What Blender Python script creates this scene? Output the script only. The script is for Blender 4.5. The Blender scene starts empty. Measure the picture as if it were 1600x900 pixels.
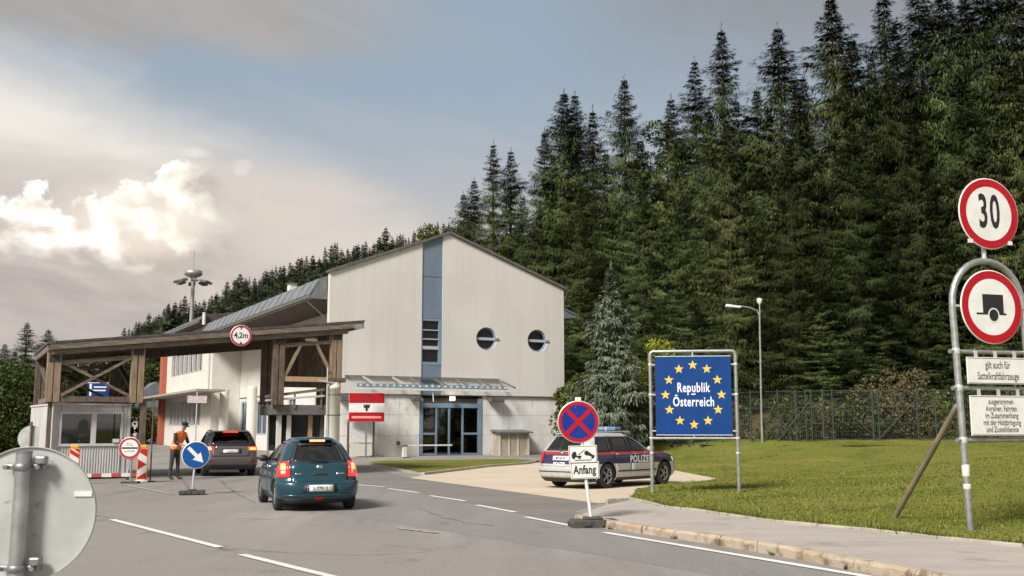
import bpy, bmesh, math, random
import numpy as np
from mathutils import Vector, Matrix
from mathutils.bvhtree import BVHTree

R = math.radians
scene = bpy.context.scene
COL = scene.collection
random.seed(7)

# ------------------------------------------------------------------ camera
CAM_H, FPX = 1.7, 1600.0
PITCH = math.atan(218 / 1600)
cd = bpy.data.cameras.new('camera')
cd.sensor_width = 36.0
cd.lens = 36.0
cd.clip_start, cd.clip_end = 0.1, 6000
cam = bpy.data.objects.new('camera', cd)
COL.objects.link(cam)
cam.location = (0, 0, CAM_H)
cam.rotation_euler = (R(90) + PITCH, 0, 0)
scene.camera = cam
cd.dof.use_dof = True
cd.dof.focus_distance = 27
cd.dof.aperture_fstop = 5.0

# ------------------------------------------------------------------ exposure
scene.view_settings.view_transform = 'Standard'
scene.view_settings.look = 'None'
scene.view_settings.gamma = 1
scene.view_settings.exposure = 0.98
scene.cycles.max_bounces = 8
scene.cycles.transparent_max_bounces = 16

# ------------------------------------------------------------------ sun
SUN_DIR = Vector((-0.40, -0.62, 0.66)).normalized()       # towards the sun: behind and left of the camera
sl = bpy.data.lights.new('sun', 'SUN')
sl.energy = 2.75
sl.angle = R(15)
sl.color = (1.0, 0.96, 0.90)
so = bpy.data.objects.new('sun', sl)
COL.objects.link(so)
so.rotation_euler = SUN_DIR.to_track_quat('Z', 'Y').to_euler()

# ------------------------------------------------------------------ world: Nishita sky with cloud decks
world = bpy.data.worlds.new('World')
scene.world = world
world.use_nodes = True


class NT:
    """small helper for node trees"""
    def __init__(s, tree):
        s.t = tree
        s.n = tree.nodes

    def new(s, kind, **kw):
        n = s.n.new(kind)
        for k, v in kw.items():
            setattr(n, k, v)
        return n

    def link(s, a, b):
        s.t.links.new(a, b)

    def setin(s, sock, v):
        if hasattr(v, 'is_output'):
            s.link(v, sock)
        elif isinstance(v, (tuple, list)) and len(v) == 3 and sock.type == 'RGBA':
            sock.default_value = (*v, 1)
        else:
            sock.default_value = v

    def m(s, op, a, b=None, c=None, clamp=False):
        n = s.new('ShaderNodeMath', operation=op, use_clamp=clamp)
        s.setin(n.inputs[0], a)
        if b is not None:
            s.setin(n.inputs[1], b)
        if c is not None:
            s.setin(n.inputs[2], c)
        return n.outputs[0]

    def ss(s, x, e0, e1):
        """smoothstep"""
        n = s.new('ShaderNodeMapRange', interpolation_type='SMOOTHSTEP')
        s.setin(n.inputs[0], x)
        s.setin(n.inputs[1], e0)
        s.setin(n.inputs[2], e1)
        return n.outputs[0]

    def mix(s, f, a, b, blend='MIX'):
        n = s.new('ShaderNodeMix', data_type='RGBA', blend_type=blend)
        s.setin(n.inputs[0], f)
        s.setin(n.inputs[6], a)
        s.setin(n.inputs[7], b)
        return n.outputs[2]

    def noise(s, vec, scale, detail=4, rough=0.55, dist=0.0):
        n = s.new('ShaderNodeTexNoise')
        if vec is not None:
            s.link(vec, n.inputs['Vector'])
        n.inputs['Scale'].default_value = scale
        n.inputs['Detail'].default_value = detail
        n.inputs['Roughness'].default_value = rough
        n.inputs['Distortion'].default_value = dist
        return n.outputs['Fac']

    def comb(s, x, y, z):
        n = s.new('ShaderNodeCombineXYZ')
        for i, v in enumerate((x, y, z)):
            s.setin(n.inputs[i], v)
        return n.outputs[0]

    def curve(s, x, pts):
        """piecewise-linear function of x through pts [(x, y)], y within 0..1"""
        x0, x1 = pts[0][0], pts[-1][0]
        f = s.m('DIVIDE', s.m('SUBTRACT', x, x0), x1 - x0, clamp=True)
        r = s.new('ShaderNodeValToRGB')
        el = r.color_ramp.elements
        while len(el) < len(pts):
            el.new(0.5)
        for e, (px, py) in zip(el, pts):
            e.position = (px - x0) / (x1 - x0)
        for i, (px, py) in enumerate(pts):
            el[i].position = (px - x0) / (x1 - x0)
            el[i].color = (py, py, py, 1)
        s.link(f, r.inputs[0])
        return r.outputs[0]


def build_world():
    W = NT(world.node_tree)
    bg = world.node_tree.nodes['Background']
    sky = W.new('ShaderNodeTexSky', sky_type='NISHITA')
    sky.sun_disc = False
    sky.sun_elevation = math.asin(SUN_DIR.z)
    sky.sun_rotation = math.atan2(SUN_DIR.x, SUN_DIR.y)
    sky.altitude = 1000
    sky.air_density = 1.2
    sky.dust_density = 2.5
    tc = W.new('ShaderNodeTexCoord')
    d = tc.outputs['Generated']
    sp = W.new('ShaderNodeSeparateXYZ')
    W.link(d, sp.inputs[0])
    az = W.m('ARCTAN2', sp.outputs[0], sp.outputs[1])             # radians, 0 = +Y, positive to the right
    el = W.m('ARCSINE', sp.outputs[2])
    q = W.comb(W.m('MULTIPLY', az, 1.0), W.m('MULTIPLY', el, 2.2), 0.0)     # flattened cloud space
    # the clear sky, thinned by a high veil
    skyc = W.mix(1.0, sky.outputs[0], (0.085, 0.085, 0.085), 'MULTIPLY')
    col = W.mix(0.86, skyc, (0.176, 0.212, 0.245))
    n0 = W.noise(q, 1.3, 3, 0.5, 0.2)
    n1 = W.noise(q, 2.4, 6, 0.55, 0.5)
    n2 = W.noise(W.comb(W.m('ADD', W.m('MULTIPLY', az, 1.8), W.m('MULTIPLY', el, 1.5)), W.m('SUBTRACT', W.m('MULTIPLY', el, 8.0), W.m('MULTIPLY', az, -1.6)), 0.3), 1.8, 6, 0.6, 0.6)
    c1 = W.noise(W.comb(az, W.m('MULTIPLY', el, 1.25), 1.7), 13.0, 6, 0.55, 0.25)
    c2 = W.noise(W.comb(az, el, 4.2), 42.0, 5, 0.6, 0.4)
    c3 = W.noise(W.comb(W.m('MULTIPLY', az, 0.7), W.m('MULTIPLY', el, 2.0), 7.7), 7.0, 6, 0.6, 0.5)
    def nz(n, amp):
        return W.m('MULTIPLY', W.m('SUBTRACT', n, 0.5), amp)
    # pale haze towards the horizon
    hz = W.m('ADD', el, nz(n2, 0.16))
    col = W.mix(W.m('MULTIPLY', W.ss(hz, 0.35, 0.12), 0.80), col, (0.325, 0.296, 0.274))
    # wispy streaks over the blue
    col = W.mix(W.m('MULTIPLY', W.ss(n2, 0.50, 0.78), 0.24), col, (0.250, 0.243, 0.240))
    # high grey sheet, upper left, lower border rising to the right
    lb = W.m('ADD', W.m('SUBTRACT', el, W.m('ADD', 0.318, W.m('MULTIPLY', W.m('ADD', az, 0.46), 0.10))), W.m('ADD', nz(n1, 0.10), nz(n2, 0.06)))
    sheet = W.m('MULTIPLY', W.ss(lb, -0.005, 0.035), W.ss(W.m('ADD', az, nz(n1, 0.25)), -0.02, -0.24))
    col = W.mix(W.m('MULTIPLY', sheet, 0.85), col, W.mix(W.ss(n2, 0.4, 0.65), (0.205, 0.192, 0.181), (0.232, 0.217, 0.204)))
    # grey sheet, upper right
    sheet = W.m('MULTIPLY', W.ss(W.m('ADD', el, W.m('ADD', nz(n1, 0.20), nz(n2, 0.10))), 0.26, 0.40), W.ss(W.m('ADD', az, nz(n0, 0.2)), 0.0, 0.24))
    col = W.mix(W.m('MULTIPLY', sheet, 0.75), col, (0.150, 0.148, 0.152))
    # broad cream veil behind the bank, its upper edge sloping down to the right
    edge = W.m('SUBTRACT', 0.200, W.m('MULTIPLY', az, 0.32))
    veil = W.m('MULTIPLY', W.ss(W.m('ADD', W.m('SUBTRACT', edge, el), W.m('ADD', nz(n1, 0.14), nz(n2, 0.05))), -0.03, 0.08), W.ss(W.m('ADD', az, nz(c3, 0.22)), 0.02, -0.30))
    col = W.mix(W.m('MULTIPLY', veil, 0.95), col, W.mix(W.ss(W.m('ADD', el, nz(c3, 0.10)), 0.20, 0.28), (0.325, 0.298, 0.272), (0.475, 0.445, 0.405)))
    # soft bright wisps right of the bank
    rr = W.m('ADD', W.m('POWER', W.m('MULTIPLY', W.m('ADD', az, 0.20), 8.0), 2.0), W.m('POWER', W.m('MULTIPLY', W.m('SUBTRACT', el, 0.185), 17.0), 2.0))
    rr = W.m('ADD', rr, nz(c3, 3.0))
    col = W.mix(W.m('MULTIPLY', W.ss(rr, 1.2, 0.0), 0.60), col, (0.41, 0.365, 0.325))
    # ---- cumulus bank: body
    top = W.curve(az, [(-3.14, 0.12), (-1.6, 0.15), (-0.9, 0.15), (-0.60, 0.18), (-0.475, 0.200), (-0.445, 0.214), (-0.425, 0.214), (-0.408, 0.176), (-0.392, 0.205), (-0.375, 0.222),
                       (-0.350, 0.222), (-0.325, 0.246), (-0.302, 0.268), (-0.285, 0.250), (-0.26, 0.215), (-0.20, 0.20), (0.0, 0.12), (1.6, 0.09), (3.14, 0.12)])
    wob = W.m('ADD', nz(c1, 0.060), nz(c2, 0.050))
    depth = W.m('SUBTRACT', W.m('ADD', top, wob), el)
    soft = W.ss(az, -0.33, -0.25)                                  # the right end dissolves
    cum = W.m('MULTIPLY', W.ss(depth, 0.0, W.m('ADD', 0.007, W.m('MULTIPLY', soft, 0.10))), W.ss(az, -0.16, -0.30))
    body = W.mix(W.ss(c3, 0.38, 0.66), (0.235, 0.215, 0.205), (0.355, 0.322, 0.292))
    # sunlit heads: billows lit from the upper right, ending on a ragged lower border
    def bill(da, de):
        n_ = W.noise(W.comb(W.m('ADD', az, da), W.m('MULTIPLY', W.m('ADD', el, de), 1.25), 1.7), 21.0, 5, 0.5, 0.3)
        return n_
    emb = W.m('SUBTRACT', bill(0.0, 0.0), bill(0.010, 0.011))
    low = W.m('ADD', W.m('ADD', 0.145, nz(c1, 0.085)), W.m('ADD', nz(c2, 0.03), W.m('MULTIPLY', W.m('ADD', az, 0.40), -0.12)))
    lit = W.m('MULTIPLY', W.ss(W.m('SUBTRACT', el, low), -0.012, 0.030), W.ss(W.m('ADD', az, nz(c1, 0.08)), -0.268, -0.320))
    tone = W.m('ADD', W.m('MULTIPLY', emb, 2.6), W.m('SUBTRACT', 0.62, W.m('MULTIPLY', depth, 6.0)))
    fold = W.mix(W.ss(tone, 0.05, 0.75), (0.345, 0.300, 0.255), (0.64, 0.60, 0.55))
    body = W.mix(lit, body, fold)
    col = W.mix(cum, col, body)
    # sun-glow in the bank
    gl = W.m('ADD', W.m('POWER', W.m('MULTIPLY', W.m('ADD', az, 0.345), 10.5), 2.0), W.m('POWER', W.m('MULTIPLY', W.m('SUBTRACT', el, 0.195), 24.0), 2.0))
    col = W.mix(W.m('MULTIPLY', W.ss(W.m('ADD', gl, nz(c1, 1.6)), 1.1, 0.0), 0.38), col, (0.66, 0.61, 0.53))
    # grey-mauve shelf under the bank
    shelf = W.m('MULTIPLY', W.ss(W.m('ADD', el, W.m('ADD', nz(c1, 0.055), nz(c3, 0.03))), 0.158, 0.118), W.ss(W.m('ADD', az, nz(c3, 0.15)), -0.08, -0.30))
    col = W.mix(W.m('MULTIPLY', shelf, 0.85), col, W.mix(W.ss(W.m('ADD', el, nz(c3, 0.06)), 0.02, 0.13), (0.270, 0.250, 0.240), W.mix(W.ss(c3, 0.36, 0.64), (0.235, 0.213, 0.200), (0.345, 0.305, 0.272))))
    # two small bright puffs above it
    for a0, e0, sa, se in ((-0.262, 0.244, 95, 120), (-0.306, 0.255, 60, 220)):
        rr = W.m('ADD', W.m('POWER', W.m('MULTIPLY', W.m('SUBTRACT', az, a0), sa), 2.0), W.m('POWER', W.m('MULTIPLY', W.m('SUBTRACT', el, e0), se), 2.0))
        rr = W.m('ADD', rr, W.m('ADD', nz(c2, 5.0), nz(c1, 2.0)))
        col = W.mix(W.m('MULTIPLY', W.ss(rr, 1.2, -1.2), 0.65), col, (0.50, 0.46, 0.41))
    # the rest of the sky round about: the same broken cloud
    back = W.m('MULTIPLY', W.ss(n1, 0.42, 0.62), W.ss(W.m('ABSOLUTE', az), 0.75, 1.3))
    col = W.mix(W.m('MULTIPLY', back, 0.7), col, (0.34, 0.31, 0.285))
    W.link(col, bg.inputs[0])
    bg.inputs[1].default_value = 1.0


build_world()


# ------------------------------------------------------------------ picture-to-place helpers (real points on real planes)
_c, _s = math.cos(PITCH), math.sin(PITCH)


def ray(px, py):
    x, y = (px - 800) / FPX, -(py - 450) / FPX
    return x, _c - y * _s, _s + y * _c


def gnd(px, py, z=0.0):
    d = ray(px, py)
    t = (z - CAM_H) / d[2]
    return d[0] * t, d[1] * t


def at(px, py, Y):
    d = ray(px, py)
    t = Y / d[1]
    return d[0] * t, Y, CAM_H + d[2] * t


# ------------------------------------------------------------------ mesh helpers
class MB:
    """collects geometry; build() links it as ONE mesh object"""
    def __init__(s):
        s.v, s.f, s.sm, s.mi = [], [], [], []
        s.M = None
        s.cur = 0

    def add(s, vs, fs, smooth=False):
        b = len(s.v)
        if s.M is not None:
            vs = [tuple(s.M @ Vector(v)) for v in vs]
        s.v.extend(vs)
        for f in fs:
            s.f.append(tuple(i + b for i in f))
            s.sm.append(smooth)
            s.mi.append(s.cur)
        return s

    def box(s, x0, x1, y0, y1, z0, z1):
        vs = [(x, y, z) for z in (z0, z1) for y in (y0, y1) for x in (x0, x1)]
        return s.add(vs, [(0, 2, 3, 1), (4, 5, 7, 6), (0, 1, 5, 4), (2, 6, 7, 3), (0, 4, 6, 2), (1, 3, 7, 5)])

    def bar(s, a, b, w, h, up=(0, 0, 1)):
        """rectangular bar from a to b, w across, h along up"""
        a, b = Vector(a), Vector(b)
        d = (b - a).normalized()
        u = Vector(up)
        if abs(d.dot(u)) > 0.98:
            u = Vector((0, 1, 0))
        r = d.cross(u).normalized()
        u = r.cross(d).normalized()
        vs = []
        for p in (a, b):
            for i, j in ((-1, -1), (1, -1), (1, 1), (-1, 1)):
                vs.append(tuple(p + r * (i * w / 2) + u * (j * h / 2)))
        return s.add(vs, [(3, 2, 1, 0), (4, 5, 6, 7), (0, 1, 5, 4), (1, 2, 6, 5), (2, 3, 7, 6), (3, 0, 4, 7)])

    def cyl(s, a, b, r0, r1=None, n=12, caps=True):
        a, b = Vector(a), Vector(b)
        r1 = r0 if r1 is None else r1
        d = (b - a).normalized()
        u = Vector((0, 0, 1)) if abs(d.z) < 0.95 else Vector((1, 0, 0))
        x = d.cross(u).normalized()
        y = d.cross(x).normalized()
        vs = []
        for p, r in ((a, r0), (b, r1)):
            for i in range(n):
                t = 2 * math.pi * i / n
                vs.append(tuple(p + x * (r * math.cos(t)) + y * (r * math.sin(t))))
        s.add(vs, [(i, (i + 1) % n, (i + 1) % n + n, i + n) for i in range(n)], True)
        if caps:
            s.add(vs[:n], [tuple(reversed(range(n)))])
            s.add(vs[n:], [tuple(range(n))])
        return s

    def tube(s, pts, r, n=10, caps=True):
        pts = [Vector(p) for p in pts]
        rs = r if isinstance(r, (list, tuple)) else [r] * len(pts)
        vs, pu = [], None
        for k, p in enumerate(pts):
            d = (pts[min(k + 1, len(pts) - 1)] - pts[max(k - 1, 0)]).normalized()
            if pu is None:
                pu = Vector((0, 0, 1)) if abs(d.z) < 0.9 else Vector((1, 0, 0))
            x = d.cross(pu).normalized()
            pu = x.cross(d).normalized()
            for i in range(n):
                t = 2 * math.pi * i / n
                vs.append(tuple(p + x * (rs[k] * math.cos(t)) + pu * (rs[k] * math.sin(t))))
        fs = []
        for k in range(len(pts) - 1):
            for i in range(n):
                fs.append((k * n + i, (k + 1) * n + i, (k + 1) * n + (i + 1) % n, k * n + (i + 1) % n))
        s.add(vs, fs, True)
        if caps:
            s.add(vs[:n], [tuple(range(n))])
            s.add(vs[-n:], [tuple(reversed(range(n)))])
        return s

    def prism(s, poly, axis, t0, t1):
        """extrude a 2D polygon (counter-clockwise) along axis 'x','y' or 'z' from t0 to t1"""
        def p3(p, t):
            return {'x': (t, p[0], p[1]), 'y': (p[0], t, p[1]), 'z': (p[0], p[1], t)}[axis]
        n = len(poly)
        vs = [p3(p, t0) for p in poly] + [p3(p, t1) for p in poly]
        fs = [(i, (i + 1) % n, (i + 1) % n + n, i + n) for i in range(n)]
        a, b = tuple(reversed(range(n))), tuple(range(n, 2 * n))
        if axis == 'y':
            fs = [tuple(reversed(f)) for f in fs]
            a, b = tuple(range(n)), tuple(reversed(range(n, 2 * n)))
        return s.add(vs, fs + [a, b])

    def lathe(s, prof, n=20, c=(0, 0, 0), axis='z'):
        """prof: [(r, h)]"""
        vs = []
        for r, h in prof:
            for i in range(n):
                t = 2 * math.pi * i / n
                p = (r * math.cos(t), r * math.sin(t), h)
                if axis == 'y':
                    p = (p[0], p[2], p[1])
                elif axis == 'x':
                    p = (p[2], p[0], p[1])
                vs.append((p[0] + c[0], p[1] + c[1], p[2] + c[2]))
        fs = []
        for k in range(len(prof) - 1):
            for i in range(n):
                f = (k * n + i, k * n + (i + 1) % n, (k + 1) * n + (i + 1) % n, (k + 1) * n + i)
                fs.append(f if axis != 'y' else tuple(reversed(f)))
        return s.add(vs, fs, True)

    def grid(s, rows, smooth=True):
        n = len(rows[0])
        vs = [p for r in rows for p in r]
        fs = []
        for j in range(len(rows) - 1):
            for i in range(n - 1):
                fs.append((j * n + i, j * n + i + 1, (j + 1) * n + i + 1, (j + 1) * n + i))
        return s.add(vs, fs, smooth)

    def mesh(s, name, mats):
        me = bpy.data.meshes.new(name)
        me.from_pydata(s.v, [], s.f)
        for m in (mats if isinstance(mats, (list, tuple)) else [mats]):
            me.materials.append(m)
        me.polygons.foreach_set('use_smooth', s.sm)
        me.polygons.foreach_set('material_index', s.mi)
        me.update()
        return me

    def build(s, name, mats, parent=None, bevel=0, seg=2):
        o = bpy.data.objects.new(name, s.mesh(name, mats))
        COL.objects.link(o)
        if parent is not None:
            o.parent = parent
        if bevel:
            b = o.modifiers.new('bevel', 'BEVEL')
            b.width, b.segments, b.limit_method = bevel, seg, 'ANGLE'
        return o


def tag(o, label=None, cat=None, group=None, kind=None):
    for k, v in (('label', label), ('category', cat), ('group', group), ('kind', kind)):
        if v:
            o[k] = v
    return o


def empty(name, loc, rz=0, label=None, cat=None, group=None, rot=None):
    o = bpy.data.objects.new(name, None)
    COL.objects.link(o)
    o.empty_display_size = 0.3
    o.location = loc
    o.rotation_euler = rot if rot else (0, 0, rz)
    return tag(o, label, cat, group)


def copy_obj(o, parent=None, loc=None):
    c = o.copy()
    COL.objects.link(c)
    if parent is not None:
        c.parent = parent
    if loc is not None:
        c.location = loc
    return c


def copy_tree(o, parent=None):
    c = copy_obj(o, parent)
    for ch in list(o.children):
        copy_tree(ch, c)
    return c


def np_mesh(name, V, F, mat, smooth=False, fmi=None, mats=None):
    """fast mesh from numpy arrays; F is (n,3) or (n,4)"""
    me = bpy.data.meshes.new(name)
    V = np.asarray(V, np.float32)
    F = np.asarray(F, np.int32)
    k = F.shape[1]
    me.vertices.add(len(V))
    me.vertices.foreach_set('co', V.ravel())
    me.loops.add(F.size)
    me.loops.foreach_set('vertex_index', F.ravel())
    me.polygons.add(len(F))
    me.polygons.foreach_set('loop_start', np.arange(0, F.size, k, dtype=np.int32))
    me.polygons.foreach_set('use_smooth', np.full(len(F), smooth))
    for m in (mats or [mat]):
        me.materials.append(m)
    if fmi is not None:
        me.polygons.foreach_set('material_index', np.asarray(fmi, np.int32))
    me.update(calc_edges=True)
    me.validate()
    return me


def text_mesh(name, body, size, mat, sx=1.0, bold=0.0, spacing=1.0, lines=1.0):
    """lettering as a flat mesh in the XZ plane, centred, facing -Y"""
    cu = bpy.data.curves.new('lettering', 'FONT')
    cu.body = body
    cu.size = size
    cu.align_x, cu.align_y = 'CENTER', 'CENTER'
    cu.offset = bold
    cu.space_character = spacing
    cu.space_line = lines
    cu.resolution_u = 3
    o = bpy.data.objects.new('lettering', cu)
    COL.objects.link(o)
    dg = bpy.context.evaluated_depsgraph_get()
    me = bpy.data.meshes.new_from_object(o.evaluated_get(dg))
    bpy.data.objects.remove(o)
    me.name = name
    for v in me.vertices:
        x, y, _ = v.co
        v.co = (x * sx, 0, y)
    me.materials.clear()
    me.materials.append(mat)
    return me


def text(name, body, size, mat, parent, loc, sx=1.0, bold=0.0, spacing=1.0, lines=1.0, rot=None):
    o = bpy.data.objects.new(name, text_mesh(name, body, size, mat, sx, bold, spacing, lines))
    COL.objects.link(o)
    o.parent = parent
    o.location = loc
    if rot:
        o.rotation_euler = rot
    return o


def boolean_diff(me, cutters):
    """solid mesh minus cutter meshes -> new mesh"""
    o = bpy.data.objects.new('solid', me)
    COL.objects.link(o)
    cs = []
    for cm in cutters:
        c = bpy.data.objects.new('cutter', cm)
        COL.objects.link(c)
        cs.append(c)
        m = o.modifiers.new('cut', 'BOOLEAN')
        m.operation, m.object, m.solver = 'DIFFERENCE', c, 'EXACT'
        m.material_mode = 'TRANSFER'
    dg = bpy.context.evaluated_depsgraph_get()
    out = bpy.data.meshes.new_from_object(o.evaluated_get(dg))
    for x in cs + [o]:
        bpy.data.objects.remove(x)
    return out


# ------------------------------------------------------------------ materials
MATS = {}


def mat(name, col, rough=0.6, metal=0.0, col2=None, scale=3.0, lo=0.35, hi=0.65, detail=5, coord='Object', stretch=(1, 1, 1),
        speck=None, bump=None, spec=0.5, emit=None, coat=0.0, hue=0.0, rot=(0, 0, 0)):
    m = bpy.data.materials.new(name)
    m.use_nodes = True
    T = NT(m.node_tree)
    b = m.node_tree.nodes['Principled BSDF']
    tc = T.new('ShaderNodeTexCoord')
    mp = T.new('ShaderNodeMapping')
    mp.inputs['Scale'].default_value = stretch
    mp.inputs['Rotation'].default_value = rot
    T.link(tc.outputs[coord], mp.inputs[0])
    c = None
    if col2 is not None:
        f = T.ss(T.noise(mp.outputs[0], scale, detail, 0.6), lo, hi)
        c = T.mix(f, col, col2)
    if speck is not None:                       # (colour, scale, lo, hi)
        f = T.ss(T.noise(mp.outputs[0], speck[1], 3, 0.6), speck[2], speck[3])
        c = T.mix(f, c if c is not None else col, speck[0])
    if hue:
        oi = T.new('ShaderNodeObjectInfo')
        h = T.new('ShaderNodeHueSaturation')
        T.setin(h.inputs['Color'], c if c is not None else col)
        T.link(T.m('ADD', T.m('MULTIPLY', T.m('SUBTRACT', oi.outputs['Random'], 0.5), hue * 2), 1.0), h.inputs['Value'])
        c = h.outputs[0]
    T.setin(b.inputs['Base Color'], c if c is not None else col)
    b.inputs['Roughness'].default_value = rough
    b.inputs['Metallic'].default_value = metal
    b.inputs['Specular IOR Level'].default_value = spec
    b.inputs['Coat Weight'].default_value = coat
    if emit:
        b.inputs['Emission Color'].default_value = (*emit[:3], 1)
        b.inputs['Emission Strength'].default_value = emit[3]
    if bump:                                    # (scale, strength, distance)
        bn = T.new('ShaderNodeBump')
        bn.inputs['Strength'].default_value = bump[1]
        bn.inputs['Distance'].default_value = bump[2]
        T.link(T.noise(mp.outputs[0], bump[0], 5, 0.65), bn.inputs['Height'])
        T.link(bn.outputs[0], b.inputs['Normal'])
    MATS[name] = m
    return m


def glass(name, tint, gloss_rough=0.02, base=0.04, ior=1.55):
    """thin pane: tinted see-through plus mirror reflection by angle"""
    m = bpy.data.materials.new(name)
    m.use_nodes = True
    T = NT(m.node_tree)
    out = m.node_tree.nodes['Material Output']
    m.node_tree.nodes.remove(m.node_tree.nodes['Principled BSDF'])
    tr = T.new('ShaderNodeBsdfTransparent')
    tr.inputs[0].default_value = (*tint, 1)
    gl = T.new('ShaderNodeBsdfGlossy')
    gl.inputs['Roughness'].default_value = gloss_rough
    fr = T.new('ShaderNodeFresnel')
    fr.inputs[0].default_value = ior
    mx = T.new('ShaderNodeMixShader')
    T.link(T.m('ADD', fr.outputs[0], base, clamp=True), mx.inputs[0])
    T.link(tr.outputs[0], mx.inputs[1])
    T.link(gl.outputs[0], mx.inputs[2])
    T.link(mx.outputs[0], out.inputs[0])
    return m


M = {}
M['steel'] = mat('galvanised_steel', (0.34, 0.35, 0.35), 0.42, 0.75, (0.50, 0.51, 0.50), 9, 0.3, 0.7, bump=(40, 0.08, 0.002))
M['pale_steel'] = mat('pale_steel', (0.50, 0.50, 0.48), 0.45, 0.35, (0.60, 0.60, 0.58), 6, 0.3, 0.7)
M['sign_back'] = mat('sign_back_metal', (0.40, 0.41, 0.39), 0.55, 0.35, (0.52, 0.525, 0.50), 3.5, 0.3, 0.7, speck=((0.30, 0.31, 0.30), 16, 0.62, 0.74), bump=(6, 0.08, 0.004))
M['clamp'] = mat('clamp_metal', (0.22, 0.23, 0.235), 0.45, 0.8, (0.36, 0.37, 0.37), 20)
M['sign_white'] = mat('sign_white', (0.74, 0.73, 0.70), 0.35, 0, (0.66, 0.65, 0.61), 4)
M['sign_red'] = mat('sign_red', (0.42, 0.006, 0.014), 0.45, 0, (0.37, 0.006, 0.012), 5, spec=.3)
M['sign_dull_red'] = mat('sign_dull_red', (0.42, 0.02, 0.035), 0.4, 0, (0.33, 0.018, 0.03), 5)
M['sign_blue'] = mat('sign_blue', (0.003, 0.040, 0.185), 0.5, 0, (0.004, 0.046, 0.20), 3, spec=0.25)
M['stop_blue'] = mat('no_stopping_blue', (0.006, 0.022, 0.20), 0.45, 0, (0.008, 0.028, 0.23), 3, spec=.3, speck=((0.5, 0.55, 0.65), 34, 0.70, 0.73))
M['arrow_blue'] = mat('arrow_sign_blue', (0.005, 0.07, 0.27), 0.45, spec=.3)
M['sign_black'] = mat('sign_black', (0.014, 0.014, 0.016), 0.5)
M['letter_grey'] = mat('letter_grey', (0.07, 0.07, 0.07), 0.6)
M['star'] = mat('star_yellow', (0.80, 0.52, 0.07), 0.4)
M['letter_white'] = mat('letter_white', (0.80, 0.82, 0.84), 0.4)
M['rubber'] = mat('rubber', (0.022, 0.022, 0.024), 0.8, 0, (0.04, 0.04, 0.04), 12, bump=(30, 0.3, 0.006))
M['foot'] = mat('recycled_plastic_foot', (0.045, 0.043, 0.045), 0.85, 0, (0.075, 0.07, 0.07), 10, bump=(25, 0.4, 0.01))
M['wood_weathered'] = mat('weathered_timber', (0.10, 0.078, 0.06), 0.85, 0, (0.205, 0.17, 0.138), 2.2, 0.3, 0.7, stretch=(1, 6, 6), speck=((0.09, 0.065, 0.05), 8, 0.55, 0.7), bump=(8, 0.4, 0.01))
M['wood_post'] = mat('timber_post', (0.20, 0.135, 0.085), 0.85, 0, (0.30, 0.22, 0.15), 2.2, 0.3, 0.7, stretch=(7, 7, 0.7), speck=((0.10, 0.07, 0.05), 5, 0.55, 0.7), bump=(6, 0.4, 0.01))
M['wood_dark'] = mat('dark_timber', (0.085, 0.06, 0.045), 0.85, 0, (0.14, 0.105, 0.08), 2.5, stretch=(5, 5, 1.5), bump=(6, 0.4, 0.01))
M['wood_light'] = mat('light_timber', (0.33, 0.22, 0.13), 0.8, 0, (0.42, 0.30, 0.19), 2.5, stretch=(5, 5, 1.5), bump=(6, 0.4, 0.01))
M['roof_felt'] = mat('roof_felt', (0.05, 0.045, 0.042), 0.9, 0, (0.085, 0.08, 0.075), 4)
M['render_cream'] = mat('cream_render', (0.60, 0.57, 0.52), 0.9, 0, (0.68, 0.65, 0.60), 0.9, 0.30, 0.70, bump=(60, 0.1, 0.004))
M['stone'] = mat('cladding_stone', (0.64, 0.625, 0.60), 0.65, 0, (0.77, 0.755, 0.73), 1.3, 0.3, 0.68, stretch=(1.2, 1.2, 0.45), rot=(0, R(38), 0), speck=((0.50, 0.485, 0.465), 3.2, 0.58, 0.74), hue=0.03, bump=(14, 0.12, 0.006))
M['joint'] = mat('joint_mortar', (0.38, 0.37, 0.35), 0.9)
M['blue_panel'] = mat('blue_cladding', (0.14, 0.19, 0.255), 0.5, 0, (0.16, 0.215, 0.28), 1.2)
M['blue_frame'] = mat('blue_window_frame', (0.18, 0.255, 0.335), 0.5)
M['grey_frame'] = mat('pale_window_bar', (0.42, 0.45, 0.48), 0.5)
M['dark_pane'] = mat('dark_window_glass', (0.012, 0.014, 0.015), 0.08, 0, spec=0.28)
M['blue_pane'] = mat('blue_window_glass', (0.035, 0.06, 0.10), 0.08, 0, (0.06, 0.09, 0.13), 0.7, spec=0.7)
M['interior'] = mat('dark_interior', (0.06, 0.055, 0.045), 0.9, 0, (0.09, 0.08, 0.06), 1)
M['roof_metal'] = mat('grey_roof_metal', (0.15, 0.165, 0.18), 0.55, 0.2, (0.20, 0.215, 0.23), 1.6)
M['trim_dark'] = mat('dark_roof_trim', (0.10, 0.095, 0.09), 0.7, 0, (0.14, 0.135, 0.125), 3)
M['soffit'] = mat('brown_soffit_boards', (0.055, 0.042, 0.032), 0.9, 0, (0.085, 0.066, 0.05), 3, stretch=(6, 0.6, 1))
M['brick_red'] = mat('red_brick', (0.42, 0.115, 0.065), 0.85, 0, (0.36, 0.095, 0.055), 5, bump=(30, 0.2, 0.005))
M['column'] = mat('pale_column', (0.57, 0.55, 0.48), 0.8, 0, (0.65, 0.63, 0.56), 2, stretch=(1, 1, 0.4))
M['tin'] = mat('corrugated_tin', (0.46, 0.455, 0.45), 0.55, 0.1, (0.54, 0.535, 0.525), 2, stretch=(1, 1, 0.3), speck=((0.38, 0.365, 0.35), 5, 0.6, 0.75))
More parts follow.
